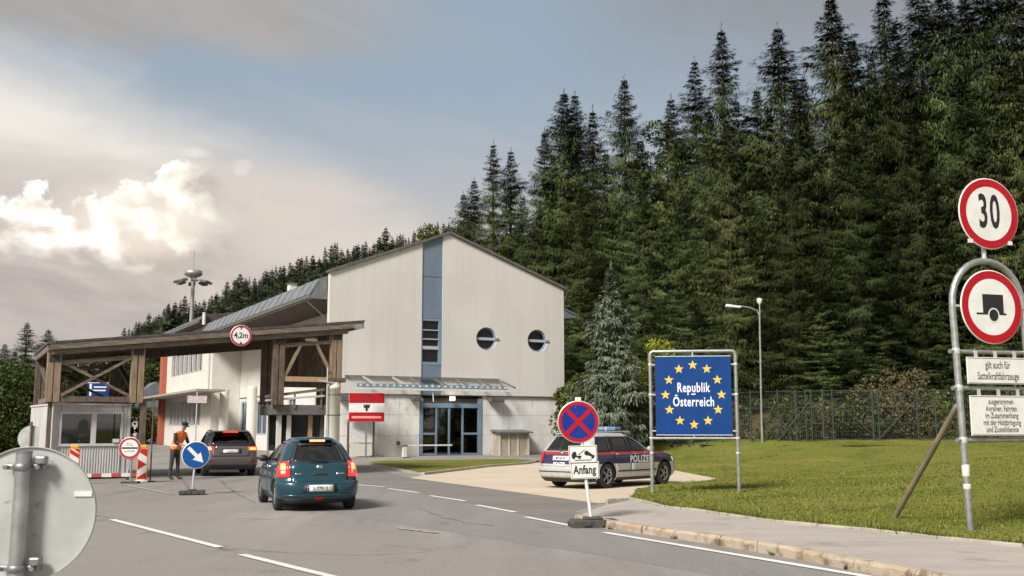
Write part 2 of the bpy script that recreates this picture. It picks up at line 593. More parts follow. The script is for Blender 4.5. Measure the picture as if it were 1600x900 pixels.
M['tin_frame'] = mat('pale_booth_frame', (0.58, 0.57, 0.55), 0.5, 0, (0.50, 0.49, 0.47), 4)
M['blind'] = mat('window_blind', (0.46, 0.45, 0.40), 0.8)
M['canopy_glass'] = glass('canopy_glass', (0.965, 0.975, 0.98), 0.05, 0.0, 1.15)
M['door_glass'] = glass('door_glass', (0.70, 0.73, 0.73), 0.02, 0.06)
M['booth_glass'] = glass('booth_glass', (0.70, 0.73, 0.73), 0.03, 0.06)
M['car_glass'] = glass('car_glass', (0.66, 0.69, 0.69), 0.02, 0.07)
M['car_glass_dark'] = glass('car_glass_dark', (0.22, 0.235, 0.235), 0.02, 0.05)
M['fence_green'] = mat('fence_green', (0.022, 0.042, 0.034), 0.7, 0, (0.032, 0.055, 0.045), 4)
M['fence_wire'] = mat('fence_wire', (0.075, 0.095, 0.082), 0.7)
M['white_plastic'] = mat('white_plastic', (0.70, 0.70, 0.68), 0.45, 0, (0.60, 0.60, 0.58), 5)
M['orange_plastic'] = mat('orange_plastic', (0.75, 0.27, 0.03), 0.4)
M['yellow_plastic'] = mat('yellow_plastic', (0.75, 0.42, 0.04), 0.4)
M['lamp_on'] = mat('lit_lamp', (0.9, 0.9, 0.85), 0.4, emit=(1, 0.93, 0.8, 2.0))
M['bark'] = mat('bark', (0.075, 0.055, 0.04), 0.95, 0, (0.12, 0.095, 0.075), 8, stretch=(3, 3, 0.5), bump=(8, 0.6, 0.03))
M['twig'] = mat('dry_twig', (0.13, 0.105, 0.085), 0.95)


def leaf_mat(name, a, b, yellow=None, hue=0.22, nscale=0.35, crown=0.0, isl=0.6):
    m = bpy.data.materials.new(name)
    m.use_nodes = True
    T = NT(m.node_tree)
    p = m.node_tree.nodes['Principled BSDF']
    tc = T.new('ShaderNodeTexCoord')
    geo = T.new('ShaderNodeNewGeometry')
    oi = T.new('ShaderNodeObjectInfo')
    f = T.ss(T.noise(tc.outputs['Object'], nscale, 3, 0.6), 0.32, 0.68)
    c = T.mix(f, a, b)
    if yellow is not None:
        c = T.mix(T.m('MULTIPLY', T.ss(geo.outputs['Random Per Island'], 0.6, 1.0), 0.7), c, yellow)
    h = T.new('ShaderNodeHueSaturation')
    T.link(c, h.inputs['Color'])
    v = T.m('ADD', T.m('MULTIPLY', T.m('SUBTRACT', oi.outputs['Random'], 0.5), hue * 2), 1.0)
    v = T.m('MULTIPLY', v, T.m('ADD', 1.0 - isl / 2, T.m('MULTIPLY', geo.outputs['Random Per Island'], isl)))
    T.link(v, h.inputs['Value'])
    T.link(T.m('ADD', 0.5, T.m('MULTIPLY', T.m('SUBTRACT', T.m('FRACT', T.m('MULTIPLY', oi.outputs['Random'], 7.3)), 0.5), 0.035)), h.inputs['Hue'])
    T.link(h.outputs[0], p.inputs['Base Color'])
    p.inputs['Roughness'].default_value = 0.75
    p.inputs['Specular IOR Level'].default_value = 0.06
    if crown:
        # shade the sprays as parts of a conical crown: blend each leaf's own normal with the outward direction from the trunk
        sp = T.new('ShaderNodeSeparateXYZ')
        T.link(tc.outputs['Object'], sp.inputs[0])
        vt = T.new('ShaderNodeVectorTransform', vector_type='VECTOR', convert_from='OBJECT', convert_to='WORLD')
        T.link(T.comb(sp.outputs[0], sp.outputs[1], 0.0), vt.inputs[0])
        n1 = T.new('ShaderNodeVectorMath', operation='NORMALIZE')
        T.link(vt.outputs[0], n1.inputs[0])
        up = T.new('ShaderNodeVectorMath', operation='ADD')
        T.link(n1.outputs[0], up.inputs[0])
        up.inputs[1].default_value = (0, 0, 0.45)
        mx = T.new('ShaderNodeMix', data_type='VECTOR')
        mx.inputs[0].default_value = crown
        T.link(geo.outputs['Normal'], mx.inputs[4])
        T.link(up.outputs[0], mx.inputs[5])
        n2 = T.new('ShaderNodeVectorMath', operation='NORMALIZE')
        T.link(mx.outputs[1], n2.inputs[0])
        T.link(n2.outputs[0], p.inputs['Normal'])
    return m


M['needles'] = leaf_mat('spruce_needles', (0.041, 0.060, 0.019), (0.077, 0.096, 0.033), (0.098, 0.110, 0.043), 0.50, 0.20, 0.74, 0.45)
M['needles_far'] = leaf_mat('distant_hazed_needles', (0.055, 0.070, 0.036), (0.082, 0.096, 0.054), None, 0.3, 0.35, 0.6, 0.3)  # paler and greyer than the near needles: distance haze put into the colour
M['needles_blue'] = leaf_mat('blue_spruce_needles', (0.075, 0.105, 0.06), (0.15, 0.185, 0.125), (0.24, 0.27, 0.205), 0.05, 1.2, 0.5, 0.5)
M['leaves'] = leaf_mat('broad_leaves', (0.065, 0.085, 0.018), (0.10, 0.125, 0.03), (0.14, 0.15, 0.035), 0.2, 0.8)
M['leaves_dark'] = leaf_mat('dark_leaves', (0.026, 0.040, 0.012), (0.055, 0.068, 0.018), (0.085, 0.09, 0.025), 0.2, 0.6)
M['leaves_yellow'] = leaf_mat('yellow_leaves', (0.16, 0.17, 0.022), (0.24, 0.235, 0.03), (0.33, 0.305, 0.042), 0.1, 0.8)
M['dry_brush'] = leaf_mat('dry_brush', (0.10, 0.085, 0.042), (0.085, 0.085, 0.035), (0.145, 0.12, 0.062), 0.2, 0.6)
M['grass_blade'] = leaf_mat('grass_blades', (0.128, 0.146, 0.027), (0.168, 0.176, 0.037), (0.215, 0.205, 0.06), 0.0, 0.5, 0.0, 0.4)


def ground_mat(name, layers, base, rough=0.9, bump=None, spec=0.3):
    """layers: list of (colour, scale, lo, hi, detail, stretch)"""
    m = bpy.data.materials.new(name)
    m.use_nodes = True
    T = NT(m.node_tree)
    p = m.node_tree.nodes['Principled BSDF']
    tc = T.new('ShaderNodeTexCoord')
    c = None
    for col, sc, lo, hi, det, st in layers:
        v = tc.outputs['Object']
        if st:
            mp = T.new('ShaderNodeMapping')
            mp.inputs['Rotation'].default_value = (0, 0, st[0])
            mp.inputs['Scale'].default_value = (st[1], st[2], 1)
            T.link(v, mp.inputs[0])
            v = mp.outputs[0]
        f = T.ss(T.noise(v, sc, det, 0.6), lo, hi)
        c = T.mix(f, c if c is not None else base, col)
    T.link(c, p.inputs['Base Color'])
    p.inputs['Roughness'].default_value = rough
    p.inputs['Specular IOR Level'].default_value = spec
    if bump:
        bn = T.new('ShaderNodeBump')
        bn.inputs['Strength'].default_value = bump[1]
        bn.inputs['Distance'].default_value = bump[2]
        T.link(T.noise(tc.outputs['Object'], bump[0], 6, 0.7), bn.inputs['Height'])
        T.link(bn.outputs[0], p.inputs['Normal'])
    return m


ROAD_ROT = -R(-28)
M['asphalt'] = ground_mat('worn_asphalt', [
    ((0.208, 0.195, 0.183), 0.10, 0.35, 0.65, 4, None),
    ((0.305, 0.288, 0.268), 0.22, 0.48, 0.72, 5, (R(-30), 2.4, 0.35)),
    ((0.150, 0.136, 0.125), 0.30, 0.54, 0.76, 5, (R(-33), 3.0, 0.25)),
    ((0.165, 0.153, 0.142), 0.9, 0.58, 0.70, 6, None),
    ((0.295, 0.277, 0.258), 16, 0.56, 0.72, 4, None),
    ((0.165, 0.155, 0.146), 22, 0.58, 0.74, 4, None),
    ((0.30, 0.275, 0.25), 1.7, 0.60, 0.76, 6, None),
    ((0.38, 0.352, 0.32), 48, 0.53, 0.70, 3, None),
    ((0.095, 0.087, 0.08), 36, 0.57, 0.74, 3, None)], (0.238, 0.222, 0.205), 0.85, (120, 0.35, 0.01))
M['asphalt_dark'] = ground_mat('side_road_asphalt', [
    ((0.200, 0.184, 0.168), 0.5, 0.35, 0.65, 5, (R(20), 0.5, 1.5)),
    ((0.235, 0.218, 0.20), 1.5, 0.58, 0.72, 6, None),
    ((0.20, 0.185, 0.168), 90, 0.55, 0.8, 2, None),
    ((0.09, 0.085, 0.08), 70, 0.62, 0.85, 2, None)], (0.165, 0.153, 0.141), 0.85, (120, 0.35, 0.01))
M['asphalt_grey'] = ground_mat('grey_lane_asphalt', [
    ((0.225, 0.218, 0.208), 0.35, 0.38, 0.64, 5, (R(-33), 2.0, 0.35)),
    ((0.155, 0.148, 0.140), 0.8, 0.56, 0.72, 6, (R(-33), 1.6, 0.5)),
    ((0.27, 0.258, 0.245), 14, 0.55, 0.72, 4, None),
    ((0.33, 0.315, 0.295), 48, 0.54, 0.72, 3, None),
    ((0.085, 0.08, 0.076), 36, 0.56, 0.74, 3, None)], (0.196, 0.188, 0.178), 0.85, (120, 0.35, 0.01))
M['sidewalk'] = ground_mat('pavement_asphalt', [
    ((0.385, 0.345, 0.31), 0.9, 0.35, 0.65, 5, (R(-60), 0.4, 2.0)),
    ((0.255, 0.23, 0.21), 1.3, 0.54, 0.72, 6, None),
    ((0.44, 0.405, 0.37), 3.0, 0.60, 0.74, 6, None),
    ((0.42, 0.385, 0.35), 80, 0.55, 0.8, 2, None)], (0.335, 0.30, 0.27), 0.9, (100, 0.3, 0.008))
M['concrete'] = ground_mat('sandy_concrete', [
    ((0.53, 0.445, 0.34), 0.35, 0.35, 0.65, 5, (R(20), 0.5, 1.6)),
    ((0.40, 0.335, 0.26), 0.8, 0.54, 0.74, 5, None),
    ((0.36, 0.30, 0.235), 2.6, 0.62, 0.74, 6, None),
    ((0.60, 0.52, 0.41), 60, 0.56, 0.8, 2, None)], (0.49, 0.415, 0.32), 0.9, (80, 0.2, 0.006))
M['lawn'] = ground_mat('lawn_grass', [
    ((0.19, 0.175, 0.042), 0.22, 0.42, 0.64, 4, (R(10), 0.6, 1.4)),
    ((0.088, 0.108, 0.020), 0.55, 0.48, 0.68, 5, None),
    ((0.22, 0.18, 0.07), 1.3, 0.58, 0.76, 5, None),
    ((0.21, 0.195, 0.042), 14, 0.50, 0.75, 4, None),
    ((0.09, 0.10, 0.018), 30, 0.55, 0.8, 3, None)], (0.132, 0.148, 0.028), 1.0, (18, 0.8, 0.04), 0.1)
M['forest_floor'] = ground_mat('forest_floor', [
    ((0.14, 0.10, 0.05), 0.4, 0.4, 0.62, 5, None),
    ((0.06, 0.065, 0.02), 0.9, 0.5, 0.7, 5, None),
    ((0.19, 0.14, 0.075), 3.0, 0.6, 0.8, 5, None)], (0.10, 0.08, 0.035), 1.0, (6, 1.0, 0.15), 0.1)
M['meadow'] = ground_mat('meadow', [
    ((0.12, 0.115, 0.035), 0.06, 0.4, 0.6, 4, None),
    ((0.075, 0.085, 0.02), 0.8, 0.5, 0.7, 5, None)], (0.10, 0.105, 0.025), 1.0, (6, 1.0, 0.1), 0.1)
M['hill'] = ground_mat('wooded_hill', [
    ((0.035, 0.045, 0.022), 0.05, 0.4, 0.6, 5, None)], (0.025, 0.034, 0.016), 1.0, None, 0.1)
M['kerb_stone'] = ground_mat('kerb_granite', [
    ((0.34, 0.25, 0.165), 1.6, 0.46, 0.66, 5, None),
    ((0.17, 0.125, 0.085), 3.5, 0.52, 0.68, 5, None),
    ((0.48, 0.42, 0.34), 26, 0.58, 0.8, 3, None)], (0.40, 0.335, 0.26), 0.9, (30, 0.5, 0.01))
M['edging'] = ground_mat('edging_concrete', [
    ((0.32, 0.29, 0.245), 2.5, 0.4, 0.6, 5, None),
    ((0.20, 0.175, 0.14), 5, 0.58, 0.74, 5, None)], (0.40, 0.365, 0.315), 0.9, (30, 0.3, 0.008))
M['paint'] = ground_mat('road_paint', [
    ((0.60, 0.58, 0.54), 1.6, 0.4, 0.7, 5, None),
    ((0.36, 0.34, 0.31), 24, 0.62, 0.74, 4, None)], (0.72, 0.70, 0.66), 0.7)
M['paint_worn'] = ground_mat('worn_road_paint', [
    ((0.24, 0.22, 0.20), 9, 0.42, 0.60, 5, None)], (0.42, 0.40, 0.37), 0.8)
M['crack'] = ground_mat('tar_crack', [((0.22, 0.208, 0.195), 3, 0.38, 0.58, 5, None)], (0.115, 0.108, 0.10), 0.85)

# ================================================================== GROUND
BANG = R(28.5)
B_O = at(509, 716, 57.5)[:2]                       # near left corner of the gable wall
BE, BN = (math.cos(BANG), math.sin(BANG)), (-math.sin(BANG), math.cos(BANG))


def bw(u, v, z=0.0):
    """building frame (u along the gable wall, v back from it) -> world"""
    return B_O[0] + u * BE[0] + v * BN[0], B_O[1] + u * BE[1] + v * BN[1], z


def sheet(name, poly, z, m, kind='structure', parent=None):
    mb = MB()
    mb.add([(x, y, z) for x, y in poly], [tuple(range(len(poly)))])
    o = mb.build(name, m, parent)
    if o.data.polygons[0].normal.z < 0:
        o.data.flip_normals()
    if parent is None:
        o['kind'] = kind
    return o


def resample(pts, n):
    pts = [Vector((*p, 0)) for p in pts]
    L = [0]
    for a, b in zip(pts, pts[1:]):
        L.append(L[-1] + (b - a).length)
    out = []
    for i in range(n):
        t = L[-1] * i / (n - 1)
        k = min(max(j for j in range(len(L)) if L[j] <= t + 1e-9), len(pts) - 2)
        f = (t - L[k]) / max(1e-9, L[k + 1] - L[k])
        out.append(pts[k].lerp(pts[k + 1], f))
    return out


def smooth01(x):
    x = max(0.0, min(1.0, x))
    return x * x * (3 - 2 * x)


# meadow / earth out to the horizon
mb = MB()
mb.add([(-3000, -800, -0.06), (3000, -800, -0.06), (3000, 4000, -0.06), (-3000, 4000, -0.06)], [(0, 1, 2, 3)])
tag(mb.build('ground', M['meadow']), kind='structure')

# carriageway and forecourt asphalt
pad_l, pad_m = gnd(640, 747), gnd(840, 774)
road = sheet('road', [(-42, -30), (26, -30), (26, 5), (8, 40), (4, 60), (-14, 70), (-52, 150), (-72, 150), (-50, 60), (-42, 30)], 0.0, M['asphalt'])

# side road patch of darker, newer asphalt between the dashed line and the concrete
dk = [gnd(*p) for p in ((556, 757), (655, 771), (805, 801), (897, 822), (945, 828), (930, 806), (892, 800), (936, 787), (840, 774), (640, 747), (575, 728), (545, 730))]
sheet('side_road', dk, 0.004, M['asphalt_dark'])

ln_ = [gnd(*p) for p in ((440, 770), (556, 757), (655, 771), (805, 801), (897, 822), (945, 831), (1330, 899), (1330, 925), (1150, 905), (940, 868), (820, 850), (700, 831), (620, 818), (535, 804), (470, 792))]
sheet('resurfaced_lane', ln_, 0.002, M['asphalt_grey'])

# sandy concrete parking pad
PAD = [gnd(*p) for p in ((640, 747), (840, 774), (936, 787), (985, 781), (1002, 771), (1120, 748))] + [(6.5, 41.0), (4.0, 47.5), (0.8, 51.0), gnd(690, 737)]
sheet('parking_pad', PAD, 0.008, M['concrete'])

# grass strip and paved apron in front of the gable building
STRIP = [gnd(576, 723, .05), gnd(660, 739, .05), gnd(712, 733, .05), gnd(760, 727, .05), gnd(820, 723, .05), gnd(838, 720, .05), gnd(800, 717.0, .05), gnd(700, 718.6, .05), gnd(590, 720, .05)]
mb = MB()
mb.prism([p for p in STRIP], 'z', -0.04, 0.06)
g = mb.build('grass_strip', M['lawn'])
tag(g, kind='structure')
apron = [bw(-0.2, -0.05), bw(16.5, -0.05), bw(16.5, -1.1), bw(8, -1.25), bw(2.0, -1.25), bw(-0.2, -1.6)]
mb = MB()
mb.prism([p[:2] for p in reversed(apron)], 'z', -0.04, 0.045)
tag(mb.build('entrance_path', M['edging']), kind='structure')

# road markings, each a part of the road
def stripe(a, b, w, z=0.012, m='paint', name='lane_marking'):
    a, b = Vector((*a, 0)), Vector((*b, 0))
    d = (b - a).normalized()
    n = Vector((-d.y, d.x, 0)) * (w / 2)
    N = max(2, int((b - a).length / 0.5) + 1)
    rng = random.Random(int(a.x * 100))
    vs, fs = [], []
    for i in range(N):
        p = a.lerp(b, i / (N - 1))
        j1, j2 = rng.uniform(0.94, 1.04), rng.uniform(0.94, 1.04)
        vs += [tuple(p - n * j1)[:2] + (z,), tuple(p + n * j2)[:2] + (z,)]
    fs = [(2 * i, 2 * i + 2, 2 * i + 3, 2 * i + 1) for i in range(N - 1)]
    mb = MB()
    mb.add(vs, fs)
    return mb.build(name, M[m], road)


for a, b in (((557, 757.5), (601, 761.5)), ((606, 763.8), (655, 770.5)), ((672, 775), (727, 783.5)), ((745, 789.7), (805, 801)), ((822, 808.5), (899, 823.5))):
    stripe(gnd(*a), gnd(*b), 0.13, name='edge_dash')
e0, e1 = Vector((*gnd(945, 833), 0)), Vector((*gnd(1325, 897), 0))
stripe(e0[:2], (e1 + (e1 - e0) * 1.2)[:2], 0.15, name='edge_line')
stripe(gnd(175, 812.5), gnd(343, 856), 0.13, name='centre_dash')
c0, c1 = Vector((*gnd(378, 867.5), 0)), Vector((*gnd(505, 899), 0))
stripe(c0[:2], (c0 + (c1 - c0) * 1.5)[:2], 0.13, name='centre_dash')
stripe(gnd(98, 793), gnd(152, 806), 0.13, m='paint_worn', name='centre_dash')
stripe(gnd(622, 826), gnd(685, 833.5), 0.12, m='paint_worn', name='faded_dash')
stripe(gnd(190, 757), gnd(268, 772), 0.12, m='paint_worn', name='faded_line')
stripe((-26.5, 60), (-21.0, 40), 0.12, m='paint', name='edge_line')
stripe((-52.0, 88), (-44, 84), 0.15, m='paint', name='edge_line')


def crack(pts, w, seed):
    rng = random.Random(seed)
    P = [Vector((*gnd(*p), 0)) for p in pts]
    fine = []
    for a, b in zip(P, P[1:]):
        n = max(2, int((b - a).length / 0.22))
        for i in range(n):
            q = a.lerp(b, i / n)
            fine.append(q + Vector((rng.uniform(-.05, .05), rng.uniform(-.05, .05), 0)))
    fine.append(P[-1])
    vs, fs = [], []
    for i, p in enumerate(fine):
        d = (fine[min(i + 1, len(fine) - 1)] - fine[max(i - 1, 0)]).normalized()
        n = Vector((-d.y, d.x, 0)) * (w * rng.uniform(.25, 1) / 2)
        vs += [(p.x - n.x, p.y - n.y, 0.0085), (p.x + n.x, p.y + n.y, 0.0085)]
    fs = [(2 * i, 2 * i + 2, 2 * i + 3, 2 * i + 1) for i in range(len(fine) - 1)]
    mb = MB()
    mb.add(vs, fs)
    mb.build('asphalt_crack', M['crack'], road)


crack([(345, 751), (360, 765), (378, 776), (398, 786)], 0.05, 1)
crack([(655, 795), (690, 808), (735, 818), (770, 822)], 0.035, 2)
crack([(282, 745), (291, 757), (298, 768)], 0.04, 5)
crack([(160, 806), (200, 818), (300, 846), (372, 864)], 0.03, 6)
crack([(345, 857), (420, 862), (560, 868), (680, 862)], 0.03, 7)

# pavement with its kerb stones and lawn edging
SW = 0.12
KB = [(898, 812), (925, 821.5), (970, 829.5), (1105, 849), (1213, 868), (1339, 892.5)]
kerb_pts = [gnd(*p) for p in KB]
d = Vector((kerb_pts[-1][0] - kerb_pts[-2][0], kerb_pts[-1][1] - kerb_pts[-2][1]))
d.normalize()
kerb_pts.append((kerb_pts[-1][0] + d.x * 14, kerb_pts[-1][1] + d.y * 14))
EB = [(947, 783.0), (985, 780.5), (1033, 791.5), (1213, 816.5), (1348, 828), (1465, 842.5), (1600, 855)]
edge_pts = [gnd(*p, SW) for p in EB]
d2 = Vector((edge_pts[-1][0] - edge_pts[-2][0], edge_pts[-1][1] - edge_pts[-2][1]))
d2.normalize()
edge_pts.append((edge_pts[-1][0] + d2.x * 12, edge_pts[-1][1] + d2.y * 12))
nose = [gnd(888, 803), gnd(905, 796.5, .06)]
mb = MB()
KR = resample(kerb_pts, 60)
ER = resample(edge_pts, 60)
rows = []
for i in range(60):
    a, b = KR[i], ER[i]
    dirn = (b - a).normalized()
    a2 = a + dirn * 0.13
    h = SW * smooth01((i + 2) / 5.0)
    rows.append([(a2.lerp(b, t).x, a2.lerp(b, t).y, h + 0.01 * math.sin(t * math.pi)) for t in (0, .25, .5, .75, 1)])
mb.grid(rows)
sw = mb.build('sidewalk', M['sidewalk'])
tag(sw, kind='structure')

kerb = bpy.data.objects.new('kerb', None)
COL.objects.link(kerb)
kerb['kind'] = 'structure'
rng = random.Random(3)
pos, line = 0.0, resample(kerb_pts, 400)
Ltot = sum((b - a).length for a, b in zip(line, line[1:]))


def along(t):
    f = max(0, min(1, t / Ltot)) * (len(line) - 1)
    i = min(int(f), len(line) - 2)
    return line[i].lerp(line[i + 1], f - i)


k = 0
while pos < Ltot - 0.3 and k < 34:
    ln = rng.uniform(0.72, 1.02)
    a, b = along(pos + 0.008), along(min(Ltot, pos + ln - 0.008))
    dv = (b - a).normalized()
    nv = Vector((-dv.y, dv.x, 0))
    if (ER[30] - KR[30]).dot(nv) < 0:
        nv = -nv
    hh = (SW + 0.012 + rng.uniform(-.012, .012)) * smooth01((pos + 0.75) / 1.1)
    mb = MB()
    o = rng.uniform(-.012, .012)
    c = 0.03
    sec = [(o, -0.05), (o, hh - c - .01), (o + c, hh), (0.145, hh), (0.145, -0.05)]
    nseg = 6
    vs, fs = [], []
    for j in range(nseg + 1):
        p = a.lerp(b, j / nseg)
        for q, (s_, z_) in enumerate(sec):
            js, jz = (rng.uniform(-.012, .012), rng.uniform(-.010, .010)) if 0 < q < 3 else (0, 0)
            w_ = p + nv * (s_ + js)
            vs.append((w_.x, w_.y, z_ + jz))
    m_ = len(sec)
    for j in range(nseg):
        for q in range(m_ - 1):
            fs.append((j * m_ + q, (j + 1) * m_ + q, (j + 1) * m_ + q + 1, j * m_ + q + 1))
    fs += [tuple(range(m_)), tuple(reversed(range(nseg * m_, nseg * m_ + m_)))]
    mb.add(vs, fs)
    mb.build('kerb_stone', M['kerb_stone'], kerb)
    pos += ln
    k += 1

edging = bpy.data.objects.new('lawn_edging', None)
COL.objects.link(edging)
edging['kind'] = 'structure'


def edge_stones(pts, parent, name, h, w=0.075, ln=0.98, seed=5, z0=-.05, mat_='edging'):
    rng = random.Random(seed)
    pts = [Vector((*p, 0)) for p in pts]
    for a, b in zip(pts, pts[1:]):
        n = max(1, round((b - a).length / ln))
        for i in range(n):
            p, q = a.lerp(b, i / n), a.lerp(b, (i + 1) / n)
            d = (q - p).normalized() * 0.006
            j = rng.uniform(-.012, .012)
            mb = MB()
            mb.bar((p.x + d.x, p.y + d.y, (z0 + h + j) / 2), (q.x - d.x, q.y - d.y, (z0 + h + j + rng.uniform(-.006, .006)) / 2), w, h - z0)
            mb.build(name, M[mat_], parent, bevel=0.012, seg=1)


edge_stones(edge_pts[:-1] + [tuple(Vector(edge_pts[-2]).lerp(Vector(edge_pts[-1]), .4))], edging, 'edging_stone', SW + 0.045)
pad_kerb = [gnd(987, 780, .1), gnd(984, 776, .1), gnd(994, 772.5, .1), gnd(1010, 769.5, .08)]
edge_stones(pad_kerb, edging, 'edging_stone', 0.11, ln=0.5)
strip_kerb = [gnd(660, 741, .03), gnd(712, 735, .03), gnd(760, 729, .03), gnd(822, 724.5, .03), gnd(840, 721, .03)]
edge_stones(strip_kerb, edging, 'edging_stone', 0.10, w=0.16, ln=0.9, seed=8)
edge_stones([gnd(578, 725, .03), gnd(658, 741, .03)], edging, 'edging_stone', 0.075, w=0.10, ln=0.9, seed=9)

# lawn: a ruled bank rising from pavement and pad to the fence line
bnd = [(edge_pts[-1][0], edge_pts[-1][1])] + list(reversed(edge_pts[1:-1])) + [gnd(994, 772.5), gnd(1120, 748), (6.5, 41.0), (4.0, 47.5), (1.2, 53.0)]
farl = [(60, -6), (62, 20), (60, 47.5), (40, 48.5), (30, 49), (22, 49.5), (17, 50), (12, 51), (7.0, 56.0)]
NB = 120
b_i, f_i = resample(bnd, NB), None
fl = [Vector((*p, 0)) for p in farl]
bl_cum = [0]
for a, b in zip(b_i, b_i[1:]):
    bl_cum.append(bl_cum[-1] + (b - a).length)
f_i = resample(farl, NB)
# nearer the pavement the ruling fans out quickly, so re-time the far line
f_i = [resample(farl, 1000)[int(999 * (i / (NB - 1)) ** 0.72)] for i in range(NB)]
rows = []
lawn_rng = random.Random(2)
for r in range(33):
    t = (r / 32) ** 1.35
    row = []
    for i in range(NB):
        a, b = b_i[i], f_i[i]
        p = a.lerp(b, t)
        dd = (p - a).length
        onpad = smooth01((i / (NB - 1) - 0.52) / 0.10)
        z0 = (SW + 0.02) * (1 - onpad) + 0.01 * onpad
        z = z0 + (1.10 - z0) * smooth01(dd / max(9.0, min(26.0, (b - a).length)))
        z += (0.04 * math.sin(p.x * .9 + 1.3) * math.sin(p.y * .7) + 0.02 * math.sin(p.x * 2.3 + p.y * 1.7)) * smooth01(dd / 4)
        row.append((p.x, p.y, z))
    rows.append(row)
mb = MB()
mb.grid(rows)
lawn = mb.build('lawn', M['lawn'])
if lawn.data.polygons[500].normal.z < 0:
    lawn.data.flip_normals()
tag(lawn, kind='structure')

# forest floor: rises from the fence line into the wood, and behind the building
FE = [(70, 46), (34, 49.5), (17, 51), (9.5, 54), (7, 62), (3, 78), (-8, 100), (-30, 150), (-60, 230)]


def forest_s(x, y):
    """signed distance into the wood from its edge"""
    best, sgn = 1e9, 1
    for a, b in zip(FE, FE[1:]):
        ax, ay, bx, by = *a, *b
        dx, dy = bx - ax, by - ay
        t = max(0, min(1, ((x - ax) * dx + (y - ay) * dy) / (dx * dx + dy * dy)))
        qx, qy = ax + t * dx, ay + t * dy
        dist = math.hypot(x - qx, y - qy)
        if dist < best:
            best = dist
            sgn = 1 if (dx * (y - ay) - dy * (x - ax)) < 0 else -1
    return best * sgn


def forest_z(x, y):
    s = forest_s(x, y)
    if s < 0:
        return 1.05 + s * 0.05 if y < 52 and x > 8 else -0.1
    base = 1.05 if x > 8 else 1.05 * smooth01((x + 20) / 28)
    return base + 0.9 * smooth01(s / 5) + 0.16 * max(0, s - 4) + 0.12 * math.sin(x * .8) * math.sin(y * .6)


mb = MB()
xs = np.concatenate([np.arange(-70, 8, 3.0), np.arange(8, 46, 1.2), np.arange(46, 130, 4.0)])
ys = np.concatenate([np.arange(44, 70, 1.2), np.arange(70, 240, 4.0)])
vs, ok = [], {}
for j, y in enumerate(ys):
    for i, x in enumerate(xs):
        vs.append((float(x), float(y), forest_z(float(x), float(y)) if forest_s(float(x), float(y)) > -4 else -0.3))
        ok[(i, j)] = forest_s(float(x), float(y)) > -3
fs = []
nx = len(xs)
for j in range(len(ys) - 1):
    for i in range(nx - 1):
        if ok[(i, j)] or ok[(i + 1, j)] or ok[(i, j + 1)] or ok[(i + 1, j + 1)]:
            fs.append((j * nx + i, j * nx + i + 1, (j + 1) * nx + i + 1, (j + 1) * nx + i))
mb.add(vs, fs, True)
tag(mb.build('forest_floor', M['forest_floor']), kind='structure')


# far wooded hill behind the building, crest falling to the left
def crest(x):
    """height of the far hill's crest at lateral position x (measured at 330 m)"""
    pts = [(-330, 3), (-240, 6), (-170, 9), (-126, 14), (-100, 23), (-76, 31), (-55, 39), (-36, 48), (-20, 53), (0, 62), (60, 80), (160, 95)]
    for (a, za), (b, zb) in zip(pts, pts[1:]):
        if x <= b:
            return za + (zb - za) * max(0, (x - a)) / (b - a)
    return pts[-1][1]


def hill_z(x, y):
    t = smooth01((y - 210) / 130)
    return crest(x * 330 / max(y, 200)) * t * (1.0 + 0.0006 * (y - 330)) - 1.0 * (1 - t) + 1.2 * math.sin(x * .11) * math.sin(y * .07)


mb = MB()
rows = [[(x, y, hill_z(x, y)) for x in np.arange(-420.0, 260.0, 10.0)] for y in np.arange(200.0, 470.0, 9.0)]
mb.grid([[tuple(float(c) for c in p) for p in r] for r in rows])
tag(mb.build('far_hill', M['hill']), kind='structure')

BVH_LAWN = BVHTree.FromPolygons([v.co.copy() for v in lawn.data.vertices], [tuple(p.vertices) for p in lawn.data.polygons])


def lawn_hit(px, py):
    d = Vector(ray(px, py)).normalized()
    h = BVH_LAWN.ray_cast(Vector((0, 0, CAM_H)), d)
    return tuple(h[0]) if h[0] is not None else None


def lawn_z(x, y):
    h = BVH_LAWN.ray_cast(Vector((x, y, 60)), Vector((0, 0, -1)))
    return h[0].z if h[0] is not None else 1.05

